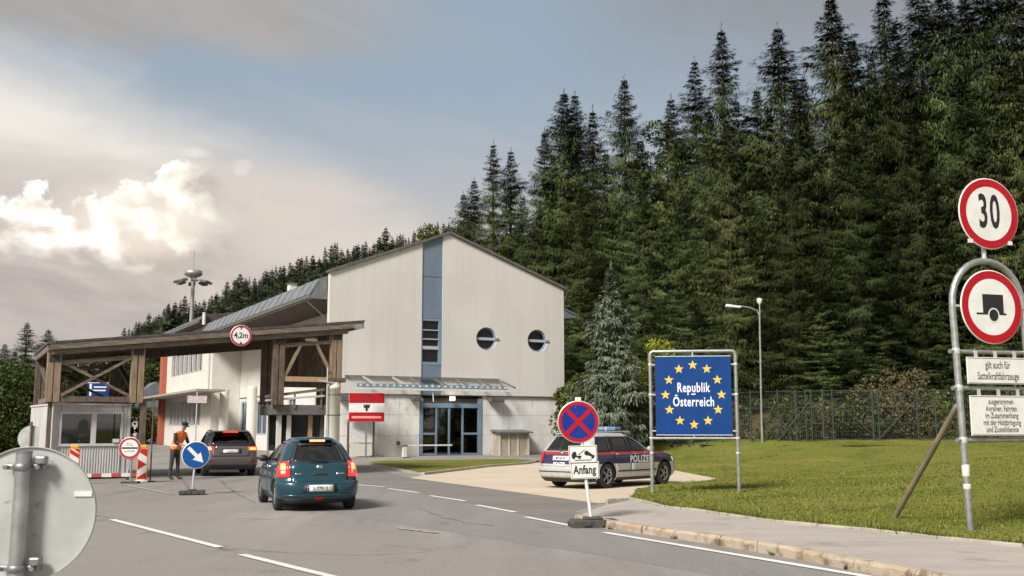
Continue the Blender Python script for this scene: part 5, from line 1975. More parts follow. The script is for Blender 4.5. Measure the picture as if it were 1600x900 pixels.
# ------------------------------------------------------------------ green wire fence along the top of the lawn
fp = [lawn_hit(px, 691.5) for px in (1062, 1100, 1130, 1176, 1222, 1252, 1268, 1277, 1296, 1312, 1376, 1385, 1452, 1486, 1520, 1560, 1600)]
fpts = []
for px, p in zip((1062, 1100, 1130, 1176, 1222, 1252, 1268, 1277, 1296, 1312, 1376, 1385, 1452, 1486, 1520, 1560, 1600), fp):
    if p is None:
        X, Y, _ = at(px, 690, 50.5)
        p = (X, Y, lawn_z(X, Y))
    fpts.append(Vector(p))
fpts.insert(0, Vector((*at(985, 690, 52.0)[:2], .85)))
fpts.append(fpts[-1] + (fpts[-1] - fpts[-3]))
Y0, Y1 = fpts[0].y, fpts[-1].y
for p in fpts:                                  # straighten
    t_ = (p.x - fpts[0].x) / (fpts[-1].x - fpts[0].x)
    p.y = 51.0 + (48.6 - 51.0) * t_
    p.z = lawn_z(p.x, p.y) if p.x > 8.5 else 1.0
fo_ = fpts[0]
fence = empty('wire_fence', tuple(fo_), 0, 'green wire mesh fence with braced posts between lawn and wood', 'fence')
FH_ = 2.42
for k, p in enumerate(fpts):
    q = p - fo_
    MB().cyl((q.x, q.y, -.2 + q.z), (q.x, q.y, FH_ + q.z + .06), .048 if k in (6, 9, 11) else .036, n=8).build('post', M['fence_green'], fence)
def brace(k, dx):
    q = fpts[k] - fo_
    zz = lawn_z(q.x + dx + fo_.x, q.y + fo_.y) - fo_.z
    MB().cyl((q.x, q.y - .03, q.z + FH_ * .82), (q.x + dx, q.y - .03, zz), .028, n=6).build('brace', M['fence_green'], fence)
for k, dx in ((3, 1.5), (5, -1.3), (8, -1.7), (10, 2.2), (13, -2.0)):
    brace(min(k, len(fpts) - 1), dx)
wires = MB()
for r in range(13):
    z = .05 + (FH_ - .08) * r / 12
    for a, b in zip(fpts, fpts[1:]):
        p, q = a - fo_, b - fo_
        thick = .011 if r in (0, 4, 8, 12) else .004
        wires.bar((p.x, p.y, p.z + z), (q.x, q.y, q.z + z), thick, thick)
for a, b in zip(fpts, fpts[1:]):
    n = max(1, int((b - a).length / .085))
    for i in range(n):
        p = a.lerp(b, i / n) - fo_
        wires.bar((p.x, p.y, p.z + .04), (p.x, p.y, p.z + FH_), .0055, .0055)
w_ = wires.build('wire_mesh', M['fence_wire'], fence)
w_['kind'] = 'stuff'

# ================================================================== CARS
M['tyre'] = mat('tyre', (0.018, 0.018, 0.019), 0.85, 0, (0.03, 0.03, 0.03), 20)
M['rim'] = mat('alloy_rim', (0.42, 0.42, 0.42), 0.35, 0.8)
M['black_trim'] = mat('black_trim', (0.018, 0.018, 0.02), 0.5)
M['well'] = mat('wheel_well', (0.012, 0.012, 0.012), 0.95)
M['tail_lit'] = mat('lit_tail_lamp', (0.55, 0.01, 0.01), 0.15, emit=(1.0, 0.05, 0.03, 0.55), spec=0.6)
M['tail_hot'] = mat('lit_brake_lamp', (0.9, 0.25, 0.1), 0.15, emit=(1.0, 0.30, 0.12, 1.2), spec=0.6)
M['tail_amber'] = mat('lit_amber_lamp', (0.9, 0.35, 0.05), 0.15, emit=(1.0, 0.33, 0.05, 1.3), spec=0.6)
M['tail_red'] = mat('red_tail_lamp', (0.40, 0.012, 0.012), 0.12, spec=0.6)
M['reflector'] = mat('dark_red_reflector', (0.22, 0.008, 0.012), 0.25)
M['lens'] = mat('clear_lens', (0.55, 0.53, 0.52), 0.1)
M['seat'] = mat('seat_fabric', (0.03, 0.03, 0.033), 0.9)
M['plate_white'] = mat('plate_white', (0.68, 0.67, 0.66), 0.4)
M['paint_teal'] = mat('teal_car_paint', (0.010, 0.057, 0.083), 0.28, 0.35, coat=0.7, spec=0.5)
M['paint_grey'] = mat('grey_car_paint', (0.095, 0.083, 0.080), 0.32, 0.35, coat=0.7)
M['chrome'] = mat('chrome', (0.55, 0.55, 0.55), 0.15, 1.0)


def police_paint():
    m = bpy.data.materials.new('police_livery')
    m.use_nodes = True
    T = NT(m.node_tree)
    p = m.node_tree.nodes['Principled BSDF']
    tc = T.new('ShaderNodeTexCoord')
    sp = T.new('ShaderNodeSeparateXYZ')
    T.link(tc.outputs['Object'], sp.inputs[0])
    z = sp.outputs[2]
    c = T.mix(T.m('GREATER_THAN', z, 0.635), (0.47, 0.475, 0.48), (0.014, 0.018, 0.075))
    c = T.mix(T.m('GREATER_THAN', z, 0.875), c, (0.36, 0.02, 0.03))
    c = T.mix(T.m('GREATER_THAN', z, 0.955), c, (0.50, 0.505, 0.51))
    T.link(c, p.inputs['Base Color'])
    p.inputs['Roughness'].default_value = 0.33
    p.inputs['Metallic'].default_value = 0.15
    p.inputs['Coat Weight'].default_value = 0.6
    return m


M['paint_police'] = police_paint()


def interp(knots, z):
    """smooth (Catmull-Rom) interpolation of rows [(z, a, b, ...)]"""
    if z <= knots[0][0]:
        return knots[0][1:]
    if z >= knots[-1][0]:
        return knots[-1][1:]
    i = max(k for k in range(len(knots)) if knots[k][0] <= z)
    i = min(i, len(knots) - 2)
    z0, z1 = knots[i][0], knots[i + 1][0]
    t = (z - z0) / (z1 - z0)
    out = []
    for j in range(1, len(knots[0])):
        p0, p1 = knots[i][j], knots[i + 1][j]
        m0 = (p1 - knots[i - 1][j]) / (z1 - knots[i - 1][0]) if i > 0 else (p1 - p0) / (z1 - z0)
        m1 = (knots[i + 2][j] - p0) / (knots[i + 2][0] - z0) if i + 2 < len(knots) else (p1 - p0) / (z1 - z0)
        h = z1 - z0
        d_ = (p1 - p0) / h
        if d_ == 0:
            m0 = m1 = 0
        else:
            if m0 / d_ < 0: m0 = 0
            if m1 / d_ < 0: m1 = 0
            m0 = math.copysign(min(abs(m0), 3 * abs(d_)), m0)
            m1 = math.copysign(min(abs(m1), 3 * abs(d_)), m1)
        out.append((2 * t**3 - 3 * t**2 + 1) * p0 + (t**3 - 2 * t**2 + t) * h * m0 + (-2 * t**3 + 3 * t**2) * p1 + (t**3 - t**2) * h * m1)
    return out


class Car:
    """x forward, y to the left, z up. Rings of rounded plan outline stacked by height.
    knots: (z, rear x, front x, half width, rear corner radius, front corner radius)"""
    def __init__(s, root, knots, paint, wheels, wr, bow=(.06, .10), tyre_w=.2):
        s.root, s.k, s.paint, s.wheels, s.wr, s.bow, s.tw = root, knots, paint, wheels, wr, bow, tyre_w

    def outline(s, z, n=(8, 10, 40, 10, 8)):
        xr, xf, w, rr, rf = interp(s.k, z)
        pts = []
        L = xf - xr
        def bowx(x, y, rear):
            return x
        for i in range(n[0]):
            y = (w - rr) * i / n[0]
            pts.append((xr, y))
        for i in range(n[1]):
            a = math.pi / 2 * i / n[1]
            pts.append((xr + rr - rr * math.cos(a), w - rr + rr * math.sin(a)))
        for i in range(n[2]):
            pts.append((xr + rr + (xf - rf - xr - rr) * i / n[2], w))
        for i in range(n[3]):
            a = math.pi / 2 * i / n[3]
            pts.append((xf - rf + rf * math.sin(a), w - rf + rf * math.cos(a)))
        for i in range(n[4] + 1):
            y = (w - rf) * (1 - i / n[4])
            pts.append((xf, y))
        # bowed ends and a slight taper of the flanks
        out = []
        xm = (xr + xf) / 2
        for x, y in pts:
            q = (x - xm) / (L / 2)
            x2 = x + s.bow[0] * (y / w) ** 2 * max(0, -q) ** 3 - s.bow[1] * (y / w) ** 2 * max(0, q) ** 3
            y2 = y * (1 - .035 * abs(q) ** 3)
            out.append((x2, y2))
        return out

    def ring(s, z, zz=None):
        h = s.outline(z)
        full = h + [(x, -y) for x, y in reversed(h[1:-1])]
        return [(x, y, z if zz is None else zz) for x, y in full]

    def cum(s, z):
        h = s.outline(z, (10, 16, 60, 16, 10))
        L = [0]
        for a, b in zip(h, h[1:]):
            L.append(L[-1] + math.hypot(b[0] - a[0], b[1] - a[1]))
        return h, L

    def pt_s(s, sv, z, cache=None):
        h, L = cache or s.cum(z)
        sgn = 1 if sv >= 0 else -1
        sv = min(abs(sv), L[-1])
        lo, hi = 0, len(L) - 1
        while hi - lo > 1:
            mid = (lo + hi) // 2
            if L[mid] <= sv:
                lo = mid
            else:
                hi = mid
        t = (sv - L[lo]) / max(1e-9, L[hi] - L[lo])
        x = h[lo][0] + (h[hi][0] - h[lo][0]) * t
        y = h[lo][1] + (h[hi][1] - h[lo][1]) * t
        dx, dy = h[hi][0] - h[lo][0], h[hi][1] - h[lo][1]
        l = math.hypot(dx, dy) or 1
        nx, ny = -dy / l, dx / l                      # outward for the left half (path runs rear -> left -> front)
        return x, y * sgn, z, nx, ny * sgn

    def s_of_x(s, x, z):
        h, L = s.cum(z)
        for i in range(len(h) - 1):
            if h[i][0] <= x <= h[i + 1][0] and h[i + 1][0] > h[i][0] and (h[i][1] > .3 or x > 0):
                return L[i] + (L[i + 1] - L[i]) * (x - h[i][0]) / (h[i + 1][0] - h[i][0])
        return L[-1]

    def patch(s, name, m, c, off=.006, side=1, nx=8, nz=6, parent=None, skirt=.02, rnd=0.0):
        """c: (left bottom, right bottom, right top, left top) each (kind, value, z), kind 's' arc length from the rear centre or 'x'"""
        rows = []
        for j in range(nz + 1):
            t = j / nz
            row = []
            def edge(a, b):
                z = a[2] + (b[2] - a[2]) * t
                v = a[1] + (b[1] - a[1]) * t
                return v, z, a[0]
            vl, zl, kl = edge(c[0], c[3])
            vr, zr, kr = edge(c[1], c[2])
            for i in range(nx + 1):
                q = i / nx
                if rnd:
                    e = abs(2 * t - 1)
                    pass
                z = zl + (zr - zl) * q
                sl_ = s.s_of_x(vl, z) if kl == 'x' else vl
                sr_ = s.s_of_x(vr, z) if kr == 'x' else vr
                row.append((sl_ + (sr_ - sl_) * q, z))
            rows.append(row)
        mb = MB()
        n = nx + 1
        def make(o_):
            out = []
            for row in rows:
                for sv, z in row:
                    x, y, z_, nx_, ny_ = s.pt_s(sv * side if side < 0 else sv, z)
                    e = .01
                    x1, y1, *_ = s.pt_s(sv * side if side < 0 else sv, z + e)
                    dn = (x1 - x) * nx_ + (y1 - y) * ny_
                    nz_ = -dn / e
                    l = math.sqrt(1 + nz_ * nz_)
                    out.append((x + nx_ * o_ / l, y + ny_ * o_ / l, z_ + nz_ * o_ / l))
            return out
        V = make(off)
        fs = []
        for j in range(nz):
            for i in range(nx):
                f = (j * n + i, j * n + i + 1, (j + 1) * n + i + 1, (j + 1) * n + i)
                fs.append(f if side < 0 else tuple(reversed(f)))
        if skirt:
            V2 = make(off - skirt)
            border = [i for i in range(n)] + [j * n + nx for j in range(1, nz + 1)] + [nz * n + i for i in range(nx - 1, -1, -1)] + [j * n for j in range(nz - 1, 0, -1)]
            base = len(V)
            V = V + [V2[i] for i in border]
            B_ = len(border)
            for k in range(B_):
                a, b = border[k], border[(k + 1) % B_]
                f = (a, base + k, base + (k + 1) % B_, b)
                fs.append(f if side < 0 else tuple(reversed(f)))
        mb.add(V, fs, True)
        return mb.build(name, m, parent or s.root)

    def body(s, belt, z_under=.17, step=.035):
        mb = MB()
        zs = list(np.arange(z_under + .0, belt, step)) + [belt]
        rings = [s.ring(float(z)) for z in zs]
        n = len(rings[0])
        vs = [p for r in rings for p in r]
        fs = []
        for j in range(len(rings) - 1):
            for i in range(n):
                fs.append((j * n + i, j * n + (i + 1) % n, (j + 1) * n + (i + 1) % n, (j + 1) * n + i))
        mb.add(vs, [tuple(reversed(f)) for f in fs], True)
        h = n // 2                                   # close top and underside with strips across
        def cap(off, flip):
            for i in range(h):
                a, b, c_, d_ = off + i, off + i + 1, off + (n - i - 1) % n, off + (n - i) % n
                f = [a, b, c_, d_]
                f2 = []
                for q in f:
                    if q not in f2:
                        f2.append(q)
                if len(f2) > 2:
                    mb.f.append(tuple(f2) if not flip else tuple(reversed(f2)))
                    mb.sm.append(False)
                    mb.mi.append(1)
        cap(0, False)
        cap((len(rings) - 1) * n, True)
        me = mb.mesh('body', [s.paint, M['well']])
        bm = bmesh.new()
        bm.from_mesh(me)
        bmesh.ops.remove_doubles(bm, verts=bm.verts, dist=1e-5)
        bmesh.ops.recalc_face_normals(bm, faces=bm.faces)
        bm.to_mesh(me)
        bm.free()
        cut = []
        for wx in s.wheels:
            for sd in (1, -1):
                cb = MB()
                w = interp(s.k, .4)[2]
                cb.cyl((wx, sd * (w - .30), s.wr), (wx, sd * (w + .3), s.wr), s.wr + .055, n=40)
                cut.append(cb.mesh('hole', M['well']))
        me = boolean_diff(me, cut)
        o = bpy.data.objects.new('body', me)
        COL.objects.link(o)
        o.parent = s.root
        return o

    def roof(s, z0, z1, m=None, crown=.035):
        mb = MB()
        rings = []
        for z in np.linspace(z0, z1, 6):
            rings.append(s.ring(float(z)))
        base = rings[-1]
        cx = sum(p[0] for p in base) / len(base)
        xs_ = [p[0] for p in base]
        cx = (min(xs_) + max(xs_)) / 2
        for f, dz in ((.985, .010), (.95, .020), (.88, .028), (.7, .036), (.45, .041), (.2, .043)):
            rings.append([(cx + (x - cx) * (1 - (1 - f) * .8 if f > .9 else f), y * f, z1 + dz * crown / .035) for x, y, _ in base])
        n = len(base)
        vs = [p for r in rings for p in r]
        fs = []
        for j in range(len(rings) - 1):
            for i in range(n):
                fs.append((j * n + (i + 1) % n, j * n + i, (j + 1) * n + i, (j + 1) * n + (i + 1) % n))
        vs.append((cx, 0, z1 + .044 * crown / .035))
        for i in range(n):
            fs.append(((len(rings) - 1) * n + (i + 1) % n, (len(rings) - 1) * n + i, len(vs) - 1))
        mb.add(vs, fs, True)
        # headlining
        mb.cur = 1
        mb.add([(cx + (x - cx) * .97, y * .96, z0 + .02) for x, y, _ in rings[0]], [tuple(range(n))])
        me_o = mb.build('roof', [m or s.paint, M['seat']], s.root)
        bm = bmesh.new()
        bm.from_mesh(me_o.data)
        bmesh.ops.recalc_face_normals(bm, faces=bm.faces)
        bm.to_mesh(me_o.data)
        bm.free()
        return me_o

    def wheel(s, wx, sd, track, spokes=10):
        r = s.wr
        y = sd * track
        mb = MB()
        w = s.tw / 2
        mb.lathe([(r * .66, -w), (r * .9, -w * 1.02), (r * .985, -w * .8), (r, -w * .4), (r, w * .4), (r * .985, w * .8), (r * .9, w * 1.02), (r * .66, w)], 36, (wx, y, r), 'y')
        t = mb.build('wheel', M['tyre'], s.root)
        rb_ = MB()
        yo = y + sd * (w * .80)
        rb_.lathe([(r * .68, yo - sd * .10 - y), (r * .68, yo - y), (r * .62, yo - y + sd * .006), (r * .58, yo - y - sd * .025)], 36, (wx, y, r), 'y')
        for k in range(spokes):
            a = 2 * math.pi * k / spokes
            for da in ((-.09, .09) if spokes < 8 else (0,)):
                rb_.bar((wx + r * .10 * math.cos(a), yo - sd * .012, r + r * .10 * math.sin(a)), (wx + r * .62 * math.cos(a + da), yo - sd * .012, r + r * .62 * math.sin(a + da)), r * .10, .03, up=(0, 1, 0))
        rb_.cyl((wx, yo - sd * .05, r), (wx, yo + sd * .006, r), r * .16, n=16)
        rb_.build('rim', M['rim'], t)
        db = MB()
        db.cyl((wx, yo - sd * .085, r), (wx, yo - sd * .06, r), r * .66, n=24)
        db.build('brake_disc', M['well'], t)

    def mirror(s, x, z, sd, m, w):
        mb = MB()
        mb.lathe([(.001, -.09), (.055, -.085), (.085, -.04), (.09, .03), (.08, .06), (.001, .062)], 14, (0, 0, 0), 'x')
        o = mb.build('mirror', m, s.root)
        o.location = (x, sd * (w + .045), z)
        o.scale = (1, 1.15, .85)
        o.rotation_euler = (0, 0, math.pi)
        MB().box(-.03, .03, -.13, .0, -.02, .02).build('mirror_arm', M['black_trim'], o) if sd > 0 else MB().box(-.03, .03, .0, .13, -.02, .02).build('mirror_arm', M['black_trim'], o)

    def seats(s, xs, z=.45, w=.44, rear=True):
        for x in xs:
            for y in (-.36, .36):
                mb = MB()
                mb.bar((x, y, z), (x - .20, y, z + .58), w, .12, up=(1, 0, 0))
                mb.bar((x - .21, y, z + .63), (x - .26, y, z + .80), .25, .09, up=(1, 0, 0))
                mb.build('seat', M['seat'], s.root, bevel=.03)


def rows(*a):
    return list(a)


# ---------------------------------------------------------------- teal hatchback
gx, gy = (gnd(434, 798.5)[0] + gnd(546, 791.5)[0]) / 2, (gnd(434, 798.5)[1] + gnd(546, 791.5)[1]) / 2
GH = R(20.5)                                        # heading, left of straight ahead
hx_, hy_ = -math.sin(GH), math.cos(GH)
root = empty('hatchback', (gx + .62 * hx_ * 1.95, gy + .62 * hy_ * 1.95 - .12, 0), GH + math.pi / 2,
             'teal green small hatchback seen from behind with lit brake lamps, in the lane', 'car')
GK = [(.15, -1.70, 1.66, .68, .28, .40), (.25, -1.85, 1.80, .78, .38, .45), (.36, -1.935, 1.86, .835, .42, .48), (.48, -1.955, 1.88, .850, .42, .50), (.58, -1.925, 1.86, .852, .40, .52),
      (.66, -1.865, 1.80, .848, .38, .52), (.78, -1.845, 1.66, .842, .37, .54), (.88, -1.835, 1.45, .828, .37, .55), (.95, -1.80, 1.12, .800, .37, .45), (1.02, -1.74, .92, .762, .38, .38),
      (1.12, -1.65, .70, .715, .38, .34), (1.22, -1.56, .46, .665, .38, .32), (1.32, -1.46, .20, .605, .37, .32), (1.39, -1.375, .0, .545, .36, .30), (1.44, -1.29, -.14, .475, .34, .30), (1.465, -1.22, -.20, .42, .32, .30)]
gc = Car(root, GK, M['paint_teal'], (-1.23, 1.22), .305, tyre_w=.18)
gc.body(.99)
gc.roof(1.375, 1.462, crown=.032)
for wx in (-1.23, 1.22):
    for sd in (1, -1):
        gc.wheel(wx, sd, .735, 10)
BELT, TOPZ = .985, 1.395
gc.patch('rear_window', M['car_glass'], (('s', -.56, 1.0), ('s', .56, 1.0), ('s', .40, 1.365), ('s', -.40, 1.365)), .004, 1, 16, 6)
gc.patch('rear_window_band', M['black_trim'], (('s', -.60, BELT), ('s', .60, BELT), ('s', .575, 1.02), ('s', -.575, 1.02)), .009, 1, 16, 2)
gc.patch('rear_window_band', M['black_trim'], (('s', -.43, 1.34), ('s', .43, 1.34), ('s', .40, 1.385), ('s', -.40, 1.385)), .009, 1, 16, 2)
for sd in (1, -1):
    gc.patch('rear_pillar', M['paint_teal'], (('s', .60, BELT), ('x', -1.16, BELT), ('x', -.96, 1.40), ('s', .42, 1.40)), .003, sd, 10, 8)
    gc.patch('rear_window_edge', M['black_trim'], (('s', .53, 1.0), ('s', .60, 1.0), ('s', .44, 1.38), ('s', .38, 1.38)), .010, sd, 3, 6)
    w1 = gc.patch('side_window', M['car_glass_dark'], (('x', -1.16, BELT), ('x', -.36, BELT), ('x', -.38, 1.39), ('x', -.96, 1.39)), .0, sd, 8, 6)
    gc.patch('window_post', M['black_trim'], (('x', -.36, BELT), ('x', -.24, BELT), ('x', -.26, 1.39), ('x', -.38, 1.39)), .003, sd, 2, 6)
    gc.patch('side_window', M['car_glass_dark'], (('x', -.24, BELT), ('x', .70, BELT), ('x', .06, 1.35), ('x', -.26, 1.39)), .0, sd, 8, 6)
    gc.patch('front_pillar', M['paint_teal'], (('x', .70, BELT), ('x', .84, BELT), ('x', .10, 1.40), ('x', -.05, 1.40)), .004, sd, 3, 6)
    d1 = gc.patch('door', M['paint_teal'], (('x', -.80, .36), ('x', -.33, .30), ('x', -.31, .975), ('x', -1.12, .975)), .007, sd, 8, 8)
    gc.patch('handle', M['chrome'], (('x', -.60, .86), ('x', -.42, .86), ('x', -.42, .895), ('x', -.60, .895)), .03, sd, 3, 2, d1)
    d2 = gc.patch('door', M['paint_teal'], (('x', -.32, .30), ('x', .72, .30), ('x', .80, .975), ('x', -.30, .975)), .007, sd, 8, 8)
    gc.patch('handle', M['chrome'], (('x', -.22, .86), ('x', -.04, .86), ('x', -.04, .895), ('x', -.22, .895)), .03, sd, 3, 2, d2)
    lt = gc.patch('tail_lamp', M['tail_lit'], (('s', .60, .70), ('s', .96, .69), ('s', .90, .975), ('s', .63, 1.0)), .022, sd, 8, 6)
    gc.patch('brake_bulb', M['tail_hot'], (('s', .68, .84), ('s', .83, .84), ('s', .82, .95), ('s', .70, .955)), .028, sd, 3, 3, lt)
    gc.patch('reverse_lens', M['lens'], (('s', .69, .755), ('s', .80, .755), ('s', .80, .825), ('s', .69, .825)), .028, sd, 3, 3, lt)
    gc.mirror(.62, 1.02, sd, M['black_trim'], .80)
    gc.patch('sill', M['black_trim'], (('x', -.85, .17), ('x', .85, .17), ('x', .85, .24), ('x', -.85, .24)), .01, sd, 8, 2)
tg = gc.patch('tailgate', M['paint_teal'], (('s', -.585, .58), ('s', .585, .58), ('s', .60, .975), ('s', -.60, .975)), .014, 1, 18, 8, skirt=.03)
gc.patch('emblem', M['chrome'], (('s', -.07, .865), ('s', .07, .865), ('s', .06, .93), ('s', -.06, .93)), .026, 1, 4, 3, tg)
gc.patch('gate_handle', M['black_trim'], (('s', -.15, .735), ('s', .15, .735), ('s', .15, .765), ('s', -.15, .765)), .022, 1, 6, 2, tg)
gc.patch('name_badge', M['chrome'], (('s', -.52, .74), ('s', -.34, .74), ('s', -.34, .775), ('s', -.52, .775)), .02, 1, 4, 2, tg)
gc.patch('name_badge', M['chrome'], (('s', .36, .74), ('s', .50, .74), ('s', .50, .775), ('s', .36, .775)), .02, 1, 4, 2, tg)
bmp = gc.patch('bumper', M['paint_teal'], (('s', -1.0, .25), ('s', 1.0, .25), ('s', 1.02, .60), ('s', -1.02, .60)), .032, 1, 30, 8, skirt=.05)
gc.patch('plate_recess', M['black_trim'], (('s', -.36, .40), ('s', .36, .40), ('s', .33, .545), ('s', -.33, .545)), .036, 1, 8, 3, bmp)
gc.patch('bumper_lip', M['black_trim'], (('s', -.85, .19), ('s', .85, .19), ('s', .90, .27), ('s', -.90, .27)), .030, 1, 24, 3, bmp)
gc.patch('bumper_crease', M['paint_teal'], (('s', -.78, .325), ('s', .78, .325), ('s', .72, .36), ('s', -.72, .36)), .047, 1, 24, 2, bmp)
gc.patch('fog_reflector', M['reflector'], (('s', -.085, .25), ('s', .085, .25), ('s', .10, .32), ('s', -.10, .32)), .048, 1, 4, 2, bmp)
pl = gc.patch('number_plate', M['plate_white'], (('s', -.26, .415), ('s', .26, .415), ('s', .26, .53), ('s', -.26, .53)), .044, 1, 4, 3)
o = text('lettering', 'L·77R12', .095, M['letter_grey'], pl, (-2.003, 0, .473), .95, .002, rot=(0, 0, -R(90)))
gc.patch('plate_band', M['sign_blue'], (('s', .225, .42), ('s', .258, .42), ('s', .258, .526), ('s', .225, .526)), .046, 1, 2, 2, pl)
MB().bar((-1.765, .20, 1.045), (-1.785, -.20, 1.01), .02, .025).build('wiper', M['black_trim'], root)
sp_ = MB()
sp_.box(-1.45, -1.22, -.36, .36, 1.432, 1.455)
sp = sp_.build('spoiler', M['paint_teal'], root, bevel=.02)
MB().box(-1.465, -1.451, -.16, .16, 1.405, 1.448).build('high_brake_lamp', M['tail_hot'], root, bevel=.004)
gc.seats((.25,), .50)
gc.seats((-.75,), .38, .62)
MB().box(.3, .85, -.6, .6, .85, .98).build('dashboard', M['seat'], root, bevel=.05)
ws = gc.patch('windscreen', M['car_glass'], (('x', .84, BELT), ('s', 99, BELT), ('s', 99, 1.40), ('x', .10, 1.40)), .0, 1, 12, 6)
ws = gc.patch('windscreen', M['car_glass'], (('x', .84, BELT), ('s', 99, BELT), ('s', 99, 1.40), ('x', .10, 1.40)), .0, -1, 12, 6)
MB().cyl((-1.35, 0, 1.48), (-1.50, 0, 1.60), .008, n=6).build('aerial', M['black_trim'], root)

# ---------------------------------------------------------------- dark grey SUV
ax0, ay0 = gnd(318, 742.5)
ax1, ay1 = gnd(391, 739.0)
VH = R(21)
vx, vy = (ax0 + ax1) / 2, (ay0 + ay1) / 2
root = empty('suv', (vx + .34 - .4 * math.sin(VH) * 3.2, vy - 1.2 + .4 * math.cos(VH) * 3.2, 0), VH + math.pi / 2, 'dark grey off-road car with orange lit tail lamps stopped beside the officer', 'car')
SK = [(.22, -2.00, 1.98, .80, .22, .40), (.34, -2.12, 2.12, .90, .26, .45), (.48, -2.17, 2.18, .94, .28, .48), (.62, -2.18, 2.19, .95, .28, .50), (.78, -2.14, 2.15, .948, .26, .52),
      (.92, -2.09, 2.02, .94, .26, .52), (1.02, -2.07, 1.75, .92, .26, .55), (1.09, -2.05, 1.10, .90, .26, .45), (1.20, -1.97, .84, .86, .28, .36),
      (1.36, -1.82, .52, .80, .28, .34), (1.50, -1.64, .16, .74, .27, .32), (1.56, -1.54, .0, .71, .26, .30)]
sc = Car(root, SK, M['paint_grey'], (-1.34, 1.33), .36, tyre_w=.235)
sc.body(1.07, .24)
sc.roof(1.49, 1.55, M['paint_grey'], .04)
for wx in (-1.34, 1.33):
    for sd in (1, -1):
        sc.wheel(wx, sd, .80, 5)
SB = 1.065
sc.patch('rear_window', M['car_glass_dark'], (('s', -.66, SB + .04), ('s', .66, SB + .04), ('s', .56, 1.48), ('s', -.56, 1.48)), .004, 1, 16, 6)
sc.patch('rear_window_band', M['black_trim'], (('s', -.72, SB), ('s', .72, SB), ('s', .70, SB + .06), ('s', -.70, SB + .06)), .008, 1, 16, 2)
for sd in (1, -1):
    sc.patch('rear_pillar', M['black_trim'], (('s', .655, SB), ('x', -1.62, SB), ('x', -1.38, 1.50), ('s', .55, 1.50)), .003, sd, 10, 6)
    sc.patch('side_window', M['car_glass_dark'], (('x', -1.62, SB), ('x', -.60, SB), ('x', -.58, 1.50), ('x', -1.38, 1.46)), .0, sd, 8, 6)
    sc.patch('window_post', M['black_trim'], (('x', -.60, SB), ('x', -.46, SB), ('x', -.44, 1.50), ('x', -.58, 1.50)), .003, sd, 2, 6)
    sc.patch('side_window', M['car_glass_dark'], (('x', -.46, SB), ('x', .70, SB), ('x', .12, 1.47), ('x', -.44, 1.50)), .0, sd, 8, 6)
    sc.patch('front_pillar', M['paint_grey'], (('x', .70, SB), ('x', .86, SB), ('x', .16, 1.50), ('x', .0, 1.50)), .004, sd, 3, 6)
    d1 = sc.patch('door', M['paint_grey'], (('x', -.92, .42), ('x', -.56, .38), ('x', -.54, 1.05), ('x', -1.35, 1.05)), .008, sd, 8, 8)
    sc.patch('handle', M['paint_grey'], (('x', -.85, .92), ('x', -.65, .92), ('x', -.65, .95), ('x', -.85, .95)), .03, sd, 3, 2, d1)
    d2 = sc.patch('door', M['paint_grey'], (('x', -.55, .38), ('x', .80, .38), ('x', .84, 1.05), ('x', -.52, 1.05)), .008, sd, 8, 8)
    sc.patch('handle', M['paint_grey'], (('x', -.42, .92), ('x', -.22, .92), ('x', -.22, .95), ('x', -.42, .95)), .03, sd, 3, 2, d2)
    lt = sc.patch('tail_lamp', M['tail_lit'], (('s', .58, .90), ('s', 1.12, .88), ('s', 1.10, 1.02), ('s', .60, 1.035)), .022, sd, 8, 4)
    sc.patch('amber_bulb', M['tail_amber'], (('s', .64, .915), ('s', .90, .91), ('s', .89, .99), ('s', .66, 1.0)), .028, sd, 4, 3, lt)
    sc.patch('sill', M['black_trim'], (('x', -1.0, .26), ('x', 1.0, .26), ('x', 1.0, .40), ('x', -1.0, .40)), .014, sd, 8, 2)
    sc.mirror(.66, 1.10, sd, M['black_trim'], .93)
    sc.patch('low_reflector', M['reflector'], (('s', .62, .54), ('s', .96, .55), ('s', .96, .585), ('s', .62, .575)), .05, sd, 5, 2)
tg = sc.patch('tailgate', M['paint_grey'], (('s', -.62, .70), ('s', .62, .70), ('s', .68, 1.05), ('s', -.68, 1.05)), .014, 1, 18, 6, skirt=.03)
sc.patch('trim_strip', M['chrome'], (('s', -.56, 1.00), ('s', .56, 1.00), ('s', .56, 1.03), ('s', -.56, 1.03)), .022, 1, 10, 2, tg)
sc.patch('plate_recess', M['black_trim'], (('s', -.36, .79), ('s', .36, .79), ('s', .36, .955), ('s', -.36, .955)), .018, 1, 8, 3, tg)
bmp = sc.patch('bumper', M['paint_grey'], (('s', -1.06, .40), ('s', 1.06, .40), ('s', 1.08, .68), ('s', -1.08, .68)), .038, 1, 30, 6, skirt=.05)
sc.patch('bumper_lip', M['black_trim'], (('s', -1.0, .26), ('s', 1.0, .26), ('s', 1.03, .45), ('s', -1.03, .45)), .034, 1, 24, 3, bmp)
pl = sc.patch('number_plate', M['plate_white'], (('s', -.26, .815), ('s', .26, .815), ('s', .26, .93), ('s', -.26, .93)), .026, 1, 4, 3)
text('lettering', 'L 5GK21', .09, M['letter_grey'], pl, (-2.165, 0, .872), .95, .002, rot=(0, 0, -R(90)))
MB().box(-1.72, -1.48, -.58, .58, 1.545, 1.57).build('spoiler', M['paint_grey'], root, bevel=.02)
MB().box(-1.735, -1.722, -.26, .26, 1.515, 1.560).build('high_brake_lamp', M['tail_lit'], root, bevel=.004)
